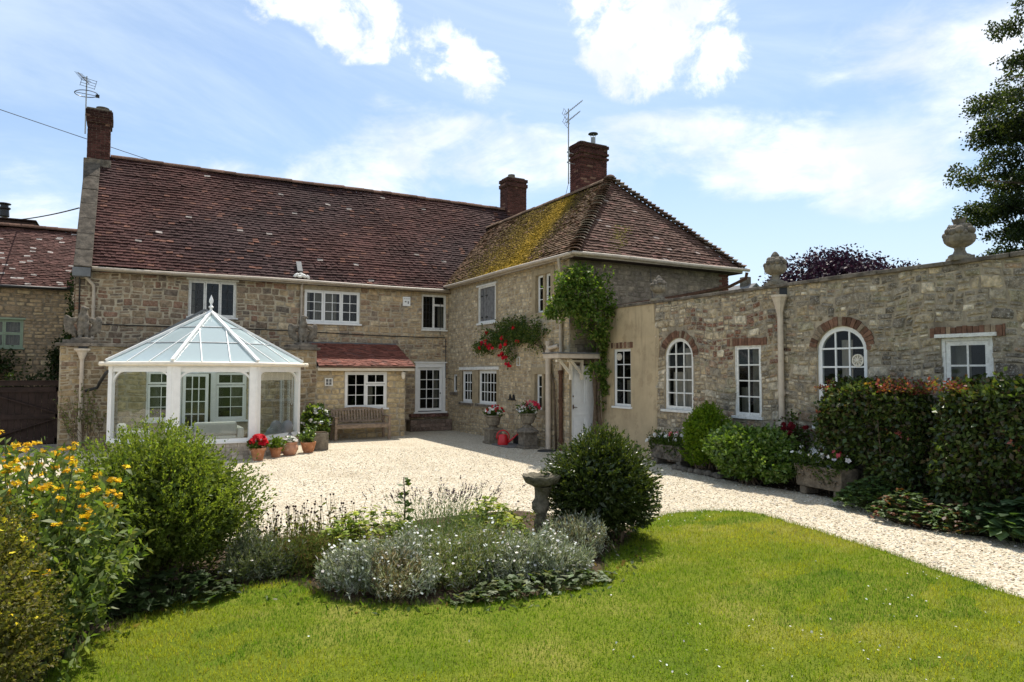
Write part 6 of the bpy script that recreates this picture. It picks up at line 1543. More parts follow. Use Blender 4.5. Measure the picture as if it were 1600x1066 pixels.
# potentilla-like low shrub with single yellow flowers
YEL = [(.70, .55, .02), (.75, .62, .05)]
POT = [(.12, .125, .032), (.15, .15, .042), (.09, .095, .026), (.17, .145, .055)]
t = shoot_bush('low_shrub', 'fine-leaved olive shrub dotted with pale yellow flowers in the bottom left corner', 'shrub', (-10.12, -16.55, .62), (.64, .62, .62), 1500, 26, (.16, .32), .026, .0075, POT, 'leaf', 109, .6, .16, spread=1.0)
rs = np.random.default_rng(5); d = sphere(70, rs); d[:, 2] = np.abs(d[:, 2]); d[:, 0] = np.abs(d[:, 0])*.9-.15; blooms('flower', t, list(np.array((-10.12, -16.55, .62))+d*np.array((.68, .66, .68))), .022, YEL, 5, 11)

# tall whorled yellow plant
t = plant('yellow_sage', 'tall sage-like plant with whorls of orange-yellow flowers on the left', 'flowering plant', (-9.75, -15.35, 0))
rs = np.random.default_rng(111); n = 560
b = np.stack([rs.normal(-9.92, .26, n), rs.normal(-15.4, .26, n), np.zeros(n)], 1); tp = b+np.stack([(b[:, 0]+9.86)*.9+rs.normal(.0, .08, n), (b[:, 1]+15.45)*.6+rs.normal(0, .1, n), (.5+.98*rs.random(n)**.8)*np.exp(-((b[:, 0]+9.98)/.80)**2)], 1)
ok = tp[:, 0] < -9.10; b, tp = b[ok], tp[ok]; n = len(b)
dr = tp-b; ln = np.linalg.norm(dr, axis=1)
SAGE = [(.11, .16, .04), (.14, .19, .055), (.085, .13, .035), (.18, .21, .09)]
V, Fc, Cc = shoots(b, dr, ln, 38, .075, .014, SAGE, rs, 1.0, .25, .2); np_mesh('foliage', V, Fc, Cc, M['leaf'], t)
stems_mesh('stems', t, b[:120], tp[:120], .006, .0035, 'leaf_soft', (.12, .15, .06))
FP = []
for i in np.argsort(-tp[:, 2]+rs.normal(0, .38, n))[:150]:
    for f in ((1.0, .93) if rs.random() < .35 else (1.0,)):
        q = b[i]+dr[i]*f; k = 13; a = rs.uniform(0, 6.28, k); FP.append(q+np.stack([np.cos(a)*.018, np.sin(a)*.018, rs.normal(0, .007, k)], 1))
blooms('flower_whorl', t, FP, .0155, [(.74, .46, .012), (.80, .56, .02), (.62, .34, .01)], 4, 13)

# hedges : boxy leaf masses with red young growth on top
HED = [(.055, .085, .022), (.075, .11, .028), (.040, .062, .017), (.105, .14, .03), (.07, .055, .025)]
def hedge(name, label, x0, x1, y0, y1, z1, seed, n):
    t = plant(name, label, 'hedge', ((x0+x1)/2, (y0+y1)/2, 0), 'clipped red-tipped hedges along the wall'); rs = np.random.default_rng(seed)
    k = n//9; P = rs.uniform((x0, y0, .12), (x1, y1, z1), (k, 3)); face = rs.random(k)
    P[:, 0] = np.where(face < .55, x0+np.abs(rs.normal(0, .07, k)), P[:, 0]); P[:, 2] = np.where(face > .72, z1-np.abs(rs.normal(0, .05, k)), P[:, 2])
    P[:, 1] = np.where((face > .55) & (face < .64), y1-np.abs(rs.normal(0, .06, k)), P[:, 1]); P[:, 1] = np.where((face > .64) & (face < .72), y0+np.abs(rs.normal(0, .06, k)), P[:, 1])
    P[:, 0] -= .07*np.sin(P[:, 1]*4.1+P[:, 2]*2.2+seed)+.05*np.sin(P[:, 2]*5.3+P[:, 1]*1.7); P[:, 0] += np.maximum(0, .5-P[:, 2])*.25
    P[:, 2] += np.where(P[:, 2] > z1-.25, .06*np.sin(P[:, 1]*4.3+seed)+.05*np.sin(P[:, 1]*9.7+P[:, 0]*5), 0); P[:, 2] -= np.where((P[:, 2] > z1-.2) & (P[:, 0] < x0+.12), .09, 0)
    e = np.minimum(P[:, 1]-y0, y1-P[:, 1]); P[:, 2] -= np.where(P[:, 2] > z1-.5, .22*np.maximum(0, 1-e/.28)**2, 0); P[:, 0] += .16*np.maximum(0, 1-e/.25)**2
    idx = rs.integers(0, k, n); Q = P[idx]+rs.normal(size=(n, 3))*.05; ok = ~((Q[:, 1] > -14.75) & (Q[:, 2] < .62) & (Q[:, 0] < .5)); Q = Q[ok]; n = len(Q); A = rs.normal(size=(n, 3))*.6+np.array((-.35, 0, -.05)); A[:, 2] += np.where(Q[:, 2] > z1-.15, .7, 0)
    c = pick(HED, n, rs, .25); q = leaf_quads(Q, A, rs.uniform(.055, .10, n), rs.uniform(.018, .032, n), c, rs=rs)
    k2 = 420; b = np.stack([rs.uniform(x0-.05, x1, k2), rs.uniform(y0, y1, k2), np.full(k2, z1-.04)], 1); dd = np.array((-.1, 0, 1))+rs.normal(size=(k2, 3))*.4
    RT_ = [(.24, .05, .05), (.28, .08, .055), (.18, .045, .045), (.26, .16, .03), (.12, .15, .03), (.10, .13, .03)]
    keep = np.sin(b[:, 1]*3.7+seed)+rs.normal(0, .5, k2) > .15; b, dd = b[keep], dd[keep]
    q2 = shoots(b, dd, rs.uniform(.05, .22, len(b)), 11, .055, .015, RT_, rs, .9, .5)
    k3 = 12; b3 = np.stack([np.full(k3, x0-.06), rs.uniform(y0, y1, k3), rs.uniform(.9, z1, k3)], 1)
    q3 = shoots(b3, np.array((-.6, 0, .4))+rs.normal(size=(k3, 3))*.5, rs.uniform(.05, .12, k3), 7, .05, .015, RT_, rs, .9, .5)
    V, Fc, Cc = stack(q, q2, q3); np_mesh('foliage', V, Fc, Cc, M['leaf_gloss'], t)
    kb = 30; bb_ = np.stack([rs.uniform((x0+x1)/2-.1, (x0+x1)/2+.15, kb), np.linspace(y0+.05, y1-.05, kb), np.zeros(kb)], 1); stems_mesh('stems', t, bb_, bb_+np.stack([rs.normal(0, .15, kb), rs.normal(0, .1, kb), rs.uniform(.9, 1.5, kb)], 1), .016, .006, bow=.06)
hedge('clipped_hedge', 'red-tipped clipped hedge behind the carved trough, left of the gap', .12, .74, -15.50, -13.98, 1.66, 121, 13000)
hedge('clipped_hedge', 'longer red-tipped clipped hedge right of the gap under the square-headed window', -.10, .74, -18.6, -15.86, 1.70, 123, 22000)

# ground cover by the wall
GER = [(.10, .16, .055), (.13, .19, .07), (.075, .12, .045)]
def groundcover(name, label, c, r, n, L, W, pal, seed, mat='leaf', cat='ground cover plant', group=None):
    t = plant(name, label, cat, (c[0], c[1], 0), group); rs = np.random.default_rng(seed); k = n//5
    a = rs.uniform(0, 6.28, k); q = np.sqrt(rs.random(k)); P = np.stack([c[0]+r[0]*q*np.cos(a), c[1]+r[1]*q*np.sin(a), c[2]*(.25+.75*(1-q**2))*rs.uniform(.6, 1.1, k)], 1)
    # palmate leaves: five lobes from one point
    B = np.repeat(P, 5, 0); ang = np.tile(np.linspace(-1.3, 1.3, 5), k)+np.repeat(rs.uniform(0, 6.28, k), 5); tilt = np.repeat(rs.normal(0, .35, (k, 2)), 5, 0)
    A = np.stack([np.cos(ang), np.sin(ang), tilt[:, 0]*np.cos(ang)+tilt[:, 1]*np.sin(ang)+.1], 1); m = len(B); col = np.repeat(pick(pal, k, rs), 5, 0)
    A = unit(A); S = np.stack([-np.sin(ang), np.cos(ang), np.zeros(m)], 1); LL = np.repeat(L*rs.uniform(.7, 1.25, k), 5)[:, None]; WW_ = LL*W/L
    mid = B+A*LL*.55; V = np.stack([B, mid+S*WW_, B+A*LL-np.array((0, 0, 1))*LL*.15, mid-S*WW_], 1).reshape(-1, 3)
    f1 = np_mesh('foliage', V, np.arange(m*4).reshape(-1, 4), np.repeat(col, 4, 0), M[mat], t); st = P[::3]
    stems_mesh('stems', t, np.stack([c[0]+(st[:, 0]-c[0])*.6, c[1]+(st[:, 1]-c[1])*.6, np.zeros(len(st))], 1)[:60], st[:60], .004, .003, 'leaf_soft', (.09, .12, .04)); return t
groundcover('geranium_clump', 'dark green lobed-leaf clump just beyond the carved trough', (-.10, -15.05, .40), (.48, .52, 0), 1900, .062, .026, GER, 131, group='geranium clumps under the hedge')
t = groundcover('geranium_clump', 'paler lobed-leaf clump with rusty dead leaves under the hedge gap', (-.46, -15.75, .36), (.46, .46, 0), 1600, .062, .026, GER+[(.16, .19, .09), (.20, .085, .045), (.16, .19, .09)], 133, group='geranium clumps under the hedge')
groundcover('geranium_clump', 'low lobed-leaf clump between the rusty clump and the large leaves', (-.42, -16.4, .32), (.44, .44, 0), 1300, .06, .025, GER+[(.13, .07, .04)], 135, group='geranium clumps under the hedge')
groundcover('hollyhock_clump', 'large soft green leaves spilling on to the path at the right edge', (-.38, -17.05, .46), (.42, .5, 0), 700, .14, .066, [(.07, .12, .05), (.09, .145, .065), (.05, .09, .035)], 137)

# red rose and dark-leaved sprays by the downpipe
t = plant('red_rose', 'small dark red rose against the wall by the garden downpipe', 'rose', (.62, -13.15, 0))
cloud('foliage', t, (.62, -13.12, .82), (.16, .32, .42), 900, .055, .02, GREEN+[(.10, .04, .03)], 'leaf', 141, .9, .2, 10, .04)
rs = np.random.default_rng(3); blooms('flower', t, [np.array((.46, -13.25, .98))+rs.normal(size=3)*np.array((.03, .09, .07))+rs.normal(size=(4, 3))*.012 for _ in range(8)], .04, [(.14, .01, .015), (.10, .008, .012)], 6, 4, facing=(-.8, -.3, .4))
b = np.array([(.65, -13.0-.04*i, 0) for i in range(5)]); stems_mesh('stems', t, b, b+rs.normal(size=(5, 3))*np.array((.04, .15, .1))+np.array((-.03, 0, 1.05)), .01, .005, bow=.05)

# ---- climbers
ROSE = [(.06, .10, .024), (.08, .125, .03), (.045, .078, .02), (.15, .18, .05)]
t = plant('climbing_rose', 'climbing rose with scarlet blooms trained across the wing wall', 'rose', (-.1, -4.8, 0)); q = []
for k, (y, z, ry, rz, n) in enumerate(((-2.9, 2.62, .62, .20, 620), (-3.6, 2.85, .6, .30, 900), (-4.4, 3.02, .62, .40, 1250), (-5.1, 2.95, .55, .42, 1250), (-5.8, 2.9, .6, .42, 1000), (-4.55, 2.45, .25, .28, 260))):
    rs = np.random.default_rng(150+k); d = sphere(n//10, rs); K = np.array((-.16, y, z))+d*np.array((.16, ry, rz))*(1-.6*rs.random((len(d), 1))**1.5)*(1+.42*lump(d, k)[:, None]); i = rs.integers(0, len(K), n); P = K[i]+rs.normal(size=(n, 3))*np.array((.03, .05, .05)); P[:, 0] = np.minimum(P[:, 0], -.02)
    q.append(leaf_quads(P, rs.normal(size=(n, 3))*.7+np.array((-.5, 0, -.1)), rs.uniform(.05, .085, n), rs.uniform(.014, .022, n), pick(ROSE, n, rs), rs=rs))
rs = np.random.default_rng(158); n = 26; bs_ = np.stack([rs.uniform(-.2, -.1, n), rs.uniform(-5.6, -3.0, n), rs.uniform(2.9, 3.15, n)], 1); q.append(shoots(bs_, np.array((-.3, .2, 1.0))+rs.normal(size=(n, 3))*.4, rs.uniform(.2, .5, n), 9, .06, .017, ROSE+[(.14, .07, .04)], rs, 1.0, .3))
V, Fc, Cc = stack(*q); np_mesh('foliage', V, Fc, Cc, M['leaf'], t)
mb = MB(); random.seed(3)
mb.tube([(-.05, -6.75, .0), (-.07, -6.7, 1.6), (-.08, -6.2, 2.5), (-.1, -5.2, 2.85), (-.1, -4, 2.85), (-.1, -2.7, 2.6)], [.03, .026, .022, .018, .013, .007], 8); mb.tube([(-.08, -6.2, 2.5), (-.12, -5.6, 3.1), (-.12, -4.9, 3.3)], [.018, .012, .006], 6); mb.tube([(-.1, -5.2, 2.85), (-.14, -4.7, 2.6), (-.16, -4.5, 2.35)], [.012, .009, .005], 6); mb.build('stems', M['bark'], t, smooth=True)
FP = []
for (y, z, k) in ((-3.45, 3.0, 2), (-3.45, 2.72, 2), (-3.55, 2.62, 3), (-3.2, 2.8, 2), (-3.75, 2.55, 2), (-4.45, 2.86, 2), (-4.6, 2.70, 2), (-4.3, 2.58, 2), (-4.35, 2.36, 4), (-4.55, 2.33, 2), (-4.72, 2.12, 3), (-5.2, 3.05, 1), (-5.25, 2.62, 1), (-2.95, 2.55, 1), (-4.4, 2.42, 2)):
    for j in range(k): FP.append((-.30+rng.normal(0, .02), y+rng.normal(0, .06), z+rng.normal(0, .05)))
FP = [np.array(p)+rng.normal(size=(4, 3))*.016 for p in FP]
blooms('bloom', t, FP, .046, RED+[(.5, .02, .05)], 6, 17, facing=(-.8, -.4, .3))

CLB = [(.085, .145, .022), (.11, .17, .03), (.06, .11, .02), (.17, .21, .05)]
t = plant('door_climber', 'leafy climbing tree over the porch hood with twisted trunks beside the white door', 'climber', (.62, -7.5, 0)); q = []
for k, (c, r, n) in enumerate((((-.08, -7.85, 3.72), (.70, .34, .50), 2000), ((-.55, -7.8, 3.42), (.48, .28, .30), 800), ((.22, -7.85, 3.10), (.5, .30, .40), 720), ((.45, -7.8, 2.72), (.26, .2, .34), 240), ((.70, -7.62, 2.35), (.10, .16, .8), 560), ((.74, -7.66, 1.55), (.06, .14, .55), 260), ((.22, -8.05, 1.95), (.32, .12, .17), 230), ((.74, -7.85, 3.5), (.10, .22, .5), 240), ((-.1, -7.8, 4.25), (.34, .2, .26), 420), ((-.55, -7.75, 3.9), (.25, .2, .3), 260))):
    rs = np.random.default_rng(160+k); d = sphere(max(8, n//11), rs); K = np.array(c)+d*np.array(r)*(1-.55*rs.random((len(d), 1))**1.6)*(1+.25*lump(d, 30+k)[:, None]); i = rs.integers(0, len(K), n); P = K[i]+rs.normal(size=(n, 3))*.05; P[:, 1] = np.where((P[:, 0] > -.02) & (P[:, 1] > -7.32), -7.34, P[:, 1]); P[:, 0] = np.minimum(P[:, 0], GX-.05)
    q.append(leaf_quads(P, rs.normal(size=(n, 3))*.65+np.array((-.1, -.35, -.15)), rs.uniform(.07, .12, n), rs.uniform(.02, .034, n), pick(CLB, n, rs), rs=rs))
rs = np.random.default_rng(171); n = 95; bs_ = np.stack([rs.uniform(-.8, .75, n), rs.uniform(-8.0, -7.6, n), rs.uniform(3.4, 4.1, n)], 1); q.append(shoots(bs_, np.array((0, -.1, 1.0))+rs.normal(size=(n, 3))*.6, rs.uniform(.2, .55, n), 10, .08, .023, CLB+[(.15, .17, .05)], rs, 1.0, .3))
V, Fc, Cc = stack(*q); np_mesh('foliage', V, Fc, Cc, M['leaf'], t)
for pts_, rad_, n_ in (
    ([(.60, -7.50, 0), (.57, -7.52, .6), (.62, -7.50, 1.2), (.55, -7.52, 1.9), (.62, -7.6, 2.5), (.4, -7.8, 3.1), (.1, -7.8, 3.7)], [.075, .06, .055, .05, .045, .03, .012], 9),
    ([(.66, -7.54, 0), (.69, -7.55, .7), (.63, -7.57, 1.3), (.70, -7.56, 2.0), (.64, -7.66, 2.7), (.72, -7.9, 3.5)], [.055, .05, .042, .04, .03, .012], 9),
    ([(.60, -7.54, 1.0), (.42, -7.75, 1.5), (.25, -7.95, 1.95)], [.018, .013, .006], 6),
    ([(.54, -7.54, 0), (.56, -7.56, .9), (.52, -7.55, 1.7), (.58, -7.6, 2.3)], [.03, .028, .024, .02], 7),
    ([(.4, -7.8, 3.1), (-.1, -7.8, 3.3), (-.5, -7.8, 3.5)], [.028, .018, .008], 7),
    ):
    mb = MB(); mb.tube(pts_, rad_, n_); mb.build('trunk', M['bark'], t, smooth=True)

t = plant('wall_climber', 'straggly yellow-leaved climber around the left downpipe', 'climber', (-10.3, -1.8, 0))
rs = np.random.default_rng(181); n = 26; b = np.stack([rs.normal(-10.15, .16, n), rs.normal(-1.85, .08, n), rs.uniform(0, .5, n)], 1); tp = b+np.stack([rs.normal(-.15, .25, n), rs.normal(-.1, .1, n), rs.uniform(.5, 1.25, n)], 1); dr = tp-b
V, Fc, Cc = shoots(b, dr, np.linalg.norm(dr, axis=1), 16, .06, .02, [(.14, .16, .05), (.18, .19, .07), (.09, .12, .04)], rs, 1.0, .25, .35); np_mesh('foliage', V, Fc, Cc, M['leaf'], t); stems_mesh('stems', t, b, tp, .007, .003, bow=.1)
t = plant('bench_shrub', 'white-flowered leafy shrub squeezed between the conservatory and the bench', 'shrub', (-4.85, -2.2, 0))
cloud('foliage', t, (-4.85, -2.25, .48), (.36, .34, .50), 2300, .09, .030, [(.075, .12, .025), (.10, .155, .03), (.05, .085, .018), (.15, .19, .04)], 'leaf', 185, .8, .2, 12, .05, up=.1)
rs = np.random.default_rng(187); d = sphere(16, rs); d[:, 1] = -np.abs(d[:, 1]); d[:, 2] = np.abs(d[:, 2]); blooms('flower_head', t, [p+rs.normal(size=(9, 3))*.024 for p in np.array((-4.85, -2.25, .52))+d*np.array((.36, .34, .42))], .035, WHITE, 5, 19)
b = np.array((-4.85, -2.2, 0))+rs.normal(size=(8, 3))*np.array((.1, .1, 0)); stems_mesh('stems', t, b, b+np.array((0, 0, .6))+rs.normal(size=(8, 3))*.12, .01, .005)

# ---- the island bed
SIL = [(.36, .375, .30), (.46, .47, .395), (.22, .25, .16), (.135, .165, .075)]
def cushion(name, label, c, r, n, seed, pal=SIL, L=.05, W=.0045, fl=0, flr=.0145, mat='leaf_soft', Ls=(.16, .34), m=20, brown=0, cat='cushion plant', group='silver cushion plants in the island bed', upb=.8, fz=.05):
    t = plant(name, label, cat, (c[0], c[1], 0), group); rs = np.random.default_rng(seed); a = rs.uniform(0, 6.28, n); q = np.sqrt(rs.random(n))
    top = c[2]*(1-.6*q**3)*rs.uniform(.4, 1.15, n)*(1+.42*fb2(np.stack([c[0]+r[0]*q*np.cos(a), c[1]+r[1]*q*np.sin(a)], 1), 5, seed)); q = q*(1+.2*np.sin(a*3+seed)); tp = np.stack([c[0]+r[0]*q*np.cos(a), c[1]+r[1]*q*np.sin(a), top], 1)
    dr = unit(np.stack([np.cos(a)*q*.6, np.sin(a)*q*.6, np.full(n, upb)], 1)+rs.normal(size=(n, 3))*.32); ln = rs.uniform(Ls[0], Ls[1], n); b = tp-dr*ln[:, None]; b[:, 2] = np.maximum(b[:, 2], .01)
    pp = np.array(pal)
    V, Fc, Cc = shoots(b, dr, ln, m, L, W, pal, rs, .55, 1.0, .05)
    if brown:
        k = (np.hypot(V[:, 0]-c[0]+.05, V[:, 1]-c[1]+r[1]*.6) < brown); k = k & (np.repeat(rs.random(len(V)//4), 4) < .7); Cc[k] = Cc[k]*np.array((.8, .62, .45))
    np_mesh('foliage', V, Fc, Cc, M[mat], t)
    if fl:
        i = rs.integers(0, n, fl); P = tp[i]+np.stack([np.zeros(fl), np.zeros(fl), rs.uniform(.01, fz, fl)], 1); fo = flowers('flowers', t, P, flr, WHITE, 5, seed+1); fo['kind'] = 'stuff'
    return t
cushion('silver_cushion', 'left silver-leaved cushion with small white flowers and a brown patch', (-7.18, -15.2, .34), (.56, .48), 1400, 201, fl=420, brown=.22)
cushion('silver_cushion', 'middle silver-grey cushion of thin stems behind the edge of the lawn', (-6.5, -15.15, .36), (.60, .62), 1300, 203, SIL[:1]+[(.17, .21, .06), (.22, .25, .09), (.27, .26, .12), (.13, .18, .045)], Ls=(.2, .42), fl=130)
cushion('silver_cushion', 'right silver-leaved cushion with scattered white flowers in front of the bird bath', (-5.9, -15.42, .34), (.58, .46), 1500, 205, SIL+[(.20, .23, .12)], fl=380)
cushion('silver_cushion', 'wispy silver plant with white heads between bird bath and round shrub', (-5.10, -15.05, .30), (.30, .34), 620, 207, SIL[:2]+[(.17, .18, .09), (.24, .20, .11), (.20, .22, .13)], Ls=(.2, .42), fl=60, upb=1.2, fz=.1)
ALC = [(.24, .31, .03), (.30, .35, .04), (.18, .24, .025), (.36, .38, .06)]
groundcover('lime_clump', 'lime green frothy clump at the back of the island bed left of the bird bath', (-5.80, -14.35, .50), (.46, .40, 0), 1900, .05, .024, ALC, 211, cat='flowering plant')
groundcover('lime_clump', 'lime green leafy clump at the back left of the island bed', (-7.05, -14.05, .46), (.62, .42, 0), 1900, .05, .022, ALC+[(.12, .16, .03)], 213, cat='flowering plant')
groundcover('leafy_clump', 'low dark-leaved plants along the front edge of the island bed', (-6.1, -15.9, .15), (.85, .2, 0), 900, .055, .024, [(.065, .10, .03), (.09, .13, .04), (.20, .23, .14), (.12, .13, .05)], 215, cat='ground cover plant')
LAV = [(.15, .20, .085), (.19, .24, .11), (.12, .17, .06)]
t = plant('lavender', 'grey-green lavender with dark purple flower spikes at the back of the bed', 'flowering plant', (-6.35, -14.25, 0)); rs = np.random.default_rng(221); n = 420
b = np.stack([rs.normal(-6.38, .15, n), rs.normal(-14.35, .15, n), np.zeros(n)], 1); tp = b+np.stack([(b[:, 0]+6.38)*1.3+rs.normal(0, .04, n), (b[:, 1]+14.25)*1.2, rs.uniform(.36, .66, n)], 1); dr = tp-b
V, Fc, Cc = shoots(b, dr, np.linalg.norm(dr, axis=1), 16, .045, .004, LAV, rs, .5, 1.0, .1); i = np.argsort(-tp[:, 2])[:110]
V2 = shoots(tp[i]-unit(dr[i])*.01, dr[i], np.full(110, .06), 14, .014, .006, [(.06, .04, .07), (.08, .05, .09), (.05, .035, .045)], rs, .9, .6); V, Fc, Cc = stack((V, Fc, Cc), V2); np_mesh('foliage', V, Fc, Cc, M['leaf_soft'], t)
t = plant('tall_weed', 'single tall dark-stemmed plant standing above the lavender', 'flowering plant', (-6.62, -13.95, 0)); mb = MB(); mb.tube([(-6.62, -13.95, 0), (-6.6, -13.95, .45), (-6.62, -13.95, .76)], [.012, .009, .004], 6, 0, (.10, .07, .05)); mb.build('stem', M['leaf_soft'], t); rs = np.random.default_rng(223)
k = 30; z = rs.uniform(.2, .75, k); a = rs.uniform(0, 6.28, k); P = np.stack([np.full(k, -6.61), np.full(k, -13.95), z], 1); V, Fc, Cc = leaf_quads(P, np.stack([np.cos(a), np.sin(a), np.full(k, .25)], 1), (.19-.15*z), .026, pick(POTG, k, rs), rs=rs); np_mesh('foliage', V, Fc, Cc, M['leaf'], t)
def seedheads(label, c, r, n, seed):
    t = plant('seed_heads', label, 'flowering plant', (c[0], c[1], 0), 'dark seed heads fringing the gravel'); rs = np.random.default_rng(seed); b = np.stack([rs.uniform(c[0]-r[0], c[0]+r[0], n), rs.uniform(c[1]-r[1], c[1]+r[1], n), np.zeros(n)], 1); tp = b+np.stack([rs.normal(0, .06, n), rs.normal(0, .05, n), rs.uniform(.28, .56, n)], 1)
    mb = MB()
    for p, q in zip(b, tp): mb.tube([p, (p+q)/2+rs.normal(0, .012, 3), q], [.003, .0025, .002], 4, 0, (.14, .13, .06), cap=False)
    mb.build('stems', M['leaf_soft'], t)
    for q in tp: mb = MB(); mb.ball(q, rs.uniform(.007, .013), 0, (.05, .028, .025), nu=7, nv=5); mb.build('seed_head', M['leaf_soft'], t)
    k = n*14; i = rs.integers(0, n, k); f = rs.random((k, 1))**1.6*.8; P = b[i]*(1-f)+tp[i]*f; V, Fc, Cc = leaf_quads(P, rs.normal(size=(k, 3))+np.array((0, 0, .6)), rs.uniform(.04, .09, k), rs.uniform(.006, .014, k), pick([(.11, .14, .04), (.15, .18, .05), (.08, .10, .03), (.16, .13, .07)], k, rs), rs=rs); np_mesh('foliage', V, Fc, Cc, M['leaf'], t)
seedheads('dark bobbly seed heads beside the feathery shrub on the gravel edge', (-7.95, -13.75), (.32, .30), 75, 231)
seedheads('thin dark seed heads between the lime clump and the courtyard gravel', (-7.35, -13.65), (.36, .22), 55, 233)
cushion('grey_sage', 'grey wispy plants at the right foot of the feathery shrub', (-8.15, -14.28, .34), (.36, .34), 620, 235, [(.15, .17, .11), (.11, .14, .07), (.20, .21, .15), (.13, .16, .04)], fl=10, cat='flowering plant', group=None)
cushion('green_tuft', 'green and rust tufts filling the neck between lawn and gravel', (-7.75, -14.25, .26), (.32, .40), 520, 237, [(.11, .14, .03), (.15, .17, .04), (.16, .11, .05), (.08, .11, .03)], cat='flowering plant', group=None, fl=6)
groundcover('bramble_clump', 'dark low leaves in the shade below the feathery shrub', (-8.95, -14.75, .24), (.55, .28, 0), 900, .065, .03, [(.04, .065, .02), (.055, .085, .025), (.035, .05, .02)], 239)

# ---- distant and framing trees
def tree(name, label, cat, base, h, blobs, n, L, W, pal, seed, limbs, group=None, mat='leaf', clump=26, spread=.24, hang=.0):
    t = plant(name, label, cat, base, group); q = []; rs = np.random.default_rng(seed); tot = sum(b[2] for b in blobs)
    for k, (c, r, w) in enumerate(blobs):
        m = int(n*w/tot); kk = max(6, m//clump); d = sphere(kk, rs); K = np.array(c)+d*np.array(r)*(1-.75*rs.random((kk, 1))**1.5)*(1+.28*lump(d, seed+k)[:, None]); i = rs.integers(0, kk, m); P = K[i]+rs.normal(size=(m, 3))*spread*np.array((1, 1, .6)); D = d[i]
        q.append(leaf_quads(P, D*.5+rs.normal(size=(m, 3))*.6+np.array((0, 0, -hang)), L*rs.uniform(.7, 1.3, m), W*rs.uniform(.7, 1.3, m), pick(pal, m, rs, .25), rs=rs))
    V, Fc, Cc = stack(*q); np_mesh('crown', V, Fc, Cc, M[mat], t); mb = MB()
    for pts, rad in limbs: mb.tube(pts, rad, 9)
    mb.build('trunk', M['bark'], t, smooth=True); return t
BEE = [(.028, .042, .016), (.036, .053, .019), (.022, .033, .014), (.055, .07, .026)]
B0 = Vector((24.2, -8.5, 0)); rb = np.random.default_rng(77); boughs = []; limbs = []
CC = np.array((26.2, -8.6, 10.4)); CR = np.array((6.2, 5.6, 7.4))
for k in range(240):
    d = sphere(1, rb)[0]
    if d[0] > .35: continue
    p = CC+d*CR*rb.uniform(.62, 1.0)*(1+.16*lump(d[None], 5)[0])
    if p[2] < 4.6 or (p[2] < 6.6 and p[0] < 20 and rb.random() < .45): continue
    s_ = rb.uniform(.55, 1.05); boughs.append((tuple(p), (s_*1.15, s_*1.0, s_*.42), s_**2*rb.uniform(.55, 1.15)))
    if k % 3 == 0: q = Vector(p); z0 = max(3.5, p[2]-2.5); o_ = Vector((24.1, -8.5, z0)); limbs.append(([o_, o_.lerp(q, .55)+Vector((0, 0, .5)), q], [.10, .05, .012]))
for c, r, w in (((26.4, -8.4, 11), (4.2, 3.6, 5.0), 12), ((25.4, -8.4, 6.6), (3.4, 3.0, 1.8), 5), ((24.0, -8.8, 10.2), (3.0, 2.4, 4.0), 14)): boughs.append((c, r, w))
tree('beech_tree', 'tall dark green beech leaning over the right end of the wall', 'tree', B0, 16, boughs, 135000, .125, .042, BEE, 301,
     [([B0, B0+Vector((-.2, 0, 3)), B0+Vector((-.1, -.2, 7)), B0+Vector((.2, -.3, 13))], [.5, .42, .3, .08])]+limbs, clump=34, spread=.16, hang=.25)
CUP = [(.028, .013, .024), (.038, .017, .031), (.02, .011, .019), (.05, .024, .038)]
C0 = Vector((30, 6.5, 0))
tree('copper_beech', 'dark purple copper beech crown rising behind the garden wall', 'tree', C0, 10, [((27.5, 6, 7.4), (3.2, 3, 1.9), 1.2), ((30.5, 6, 7.2), (3.4, 3, 1.8), 1.1), ((25.2, 6, 6.3), (2.2, 2.2, 1.3), .6), ((34.5, 6, 7.7), (3.8, 2.8, 1.25), .9), ((24.6, 6, 5.4), (1.8, 2, 1.0), .4), ((28.6, 6, 8.3), (1.6, 2, 1.2), .4), ((30, 6, 5), (6, 4, 2.5), 1.6)], 34000, .20, .07, CUP, 311, [([C0, C0+Vector((0, 0, 4)), C0+Vector((.2, 0, 7.5))], [.4, .3, .1])]+[([C0+Vector((0, 0, 3)), C0+Vector((dx*.5, 0, 4.8)), C0+Vector((dx, 0, 6.6))], [.16, .1, .04]) for dx in (-4, -1.8, 2, 4.4)], mat='purple_leaf', clump=20, spread=.32)
t = plant('gap_shrub', 'dark ivy-covered shrub in the slit between the two houses', 'shrub', (-10.85, 3.2, 0)); cloud('foliage', t, (-10.80, 3.1, 2.6), (.14, .7, 2.0), 2200, .09, .035, [(.025, .042, .014), (.035, .055, .018)], 'leaf', 321, .9, .2, 14, .06)
for (lab, c, r, n, sd) in (('ivy mound on the neighbour wall above the left gate leaf', (-13.0, 4.6, 2.05), (.75, .3, .55), 1700, 331), ('ivy column on the neighbour wall beside the farmhouse bay', (-11.25, 4.7, 2.2), (.25, .22, .7), 1000, 333), ('dark shrub mass behind the wooden gate', (-12.0, 3.2, 1.2), (1.1, .5, .7), 2200, 335)):
    t = plant('ivy_shrub', lab, 'shrub', (c[0], c[1], 0), 'ivy against the neighbour wall'); cloud('foliage', t, c, r, n, .09, .035, [(.025, .04, .014), (.04, .06, .018), (.03, .045, .016)], 'leaf', sd, .9, .25, 14, .08)
    b = np.array((c[0], c[1], 0))+np.random.default_rng(sd).normal(size=(6, 3))*np.array((r[0]*.3, .05, 0)); stems_mesh('stems', t, b, b+np.array((0, 0, c[2])), .02, .01, bow=.1)

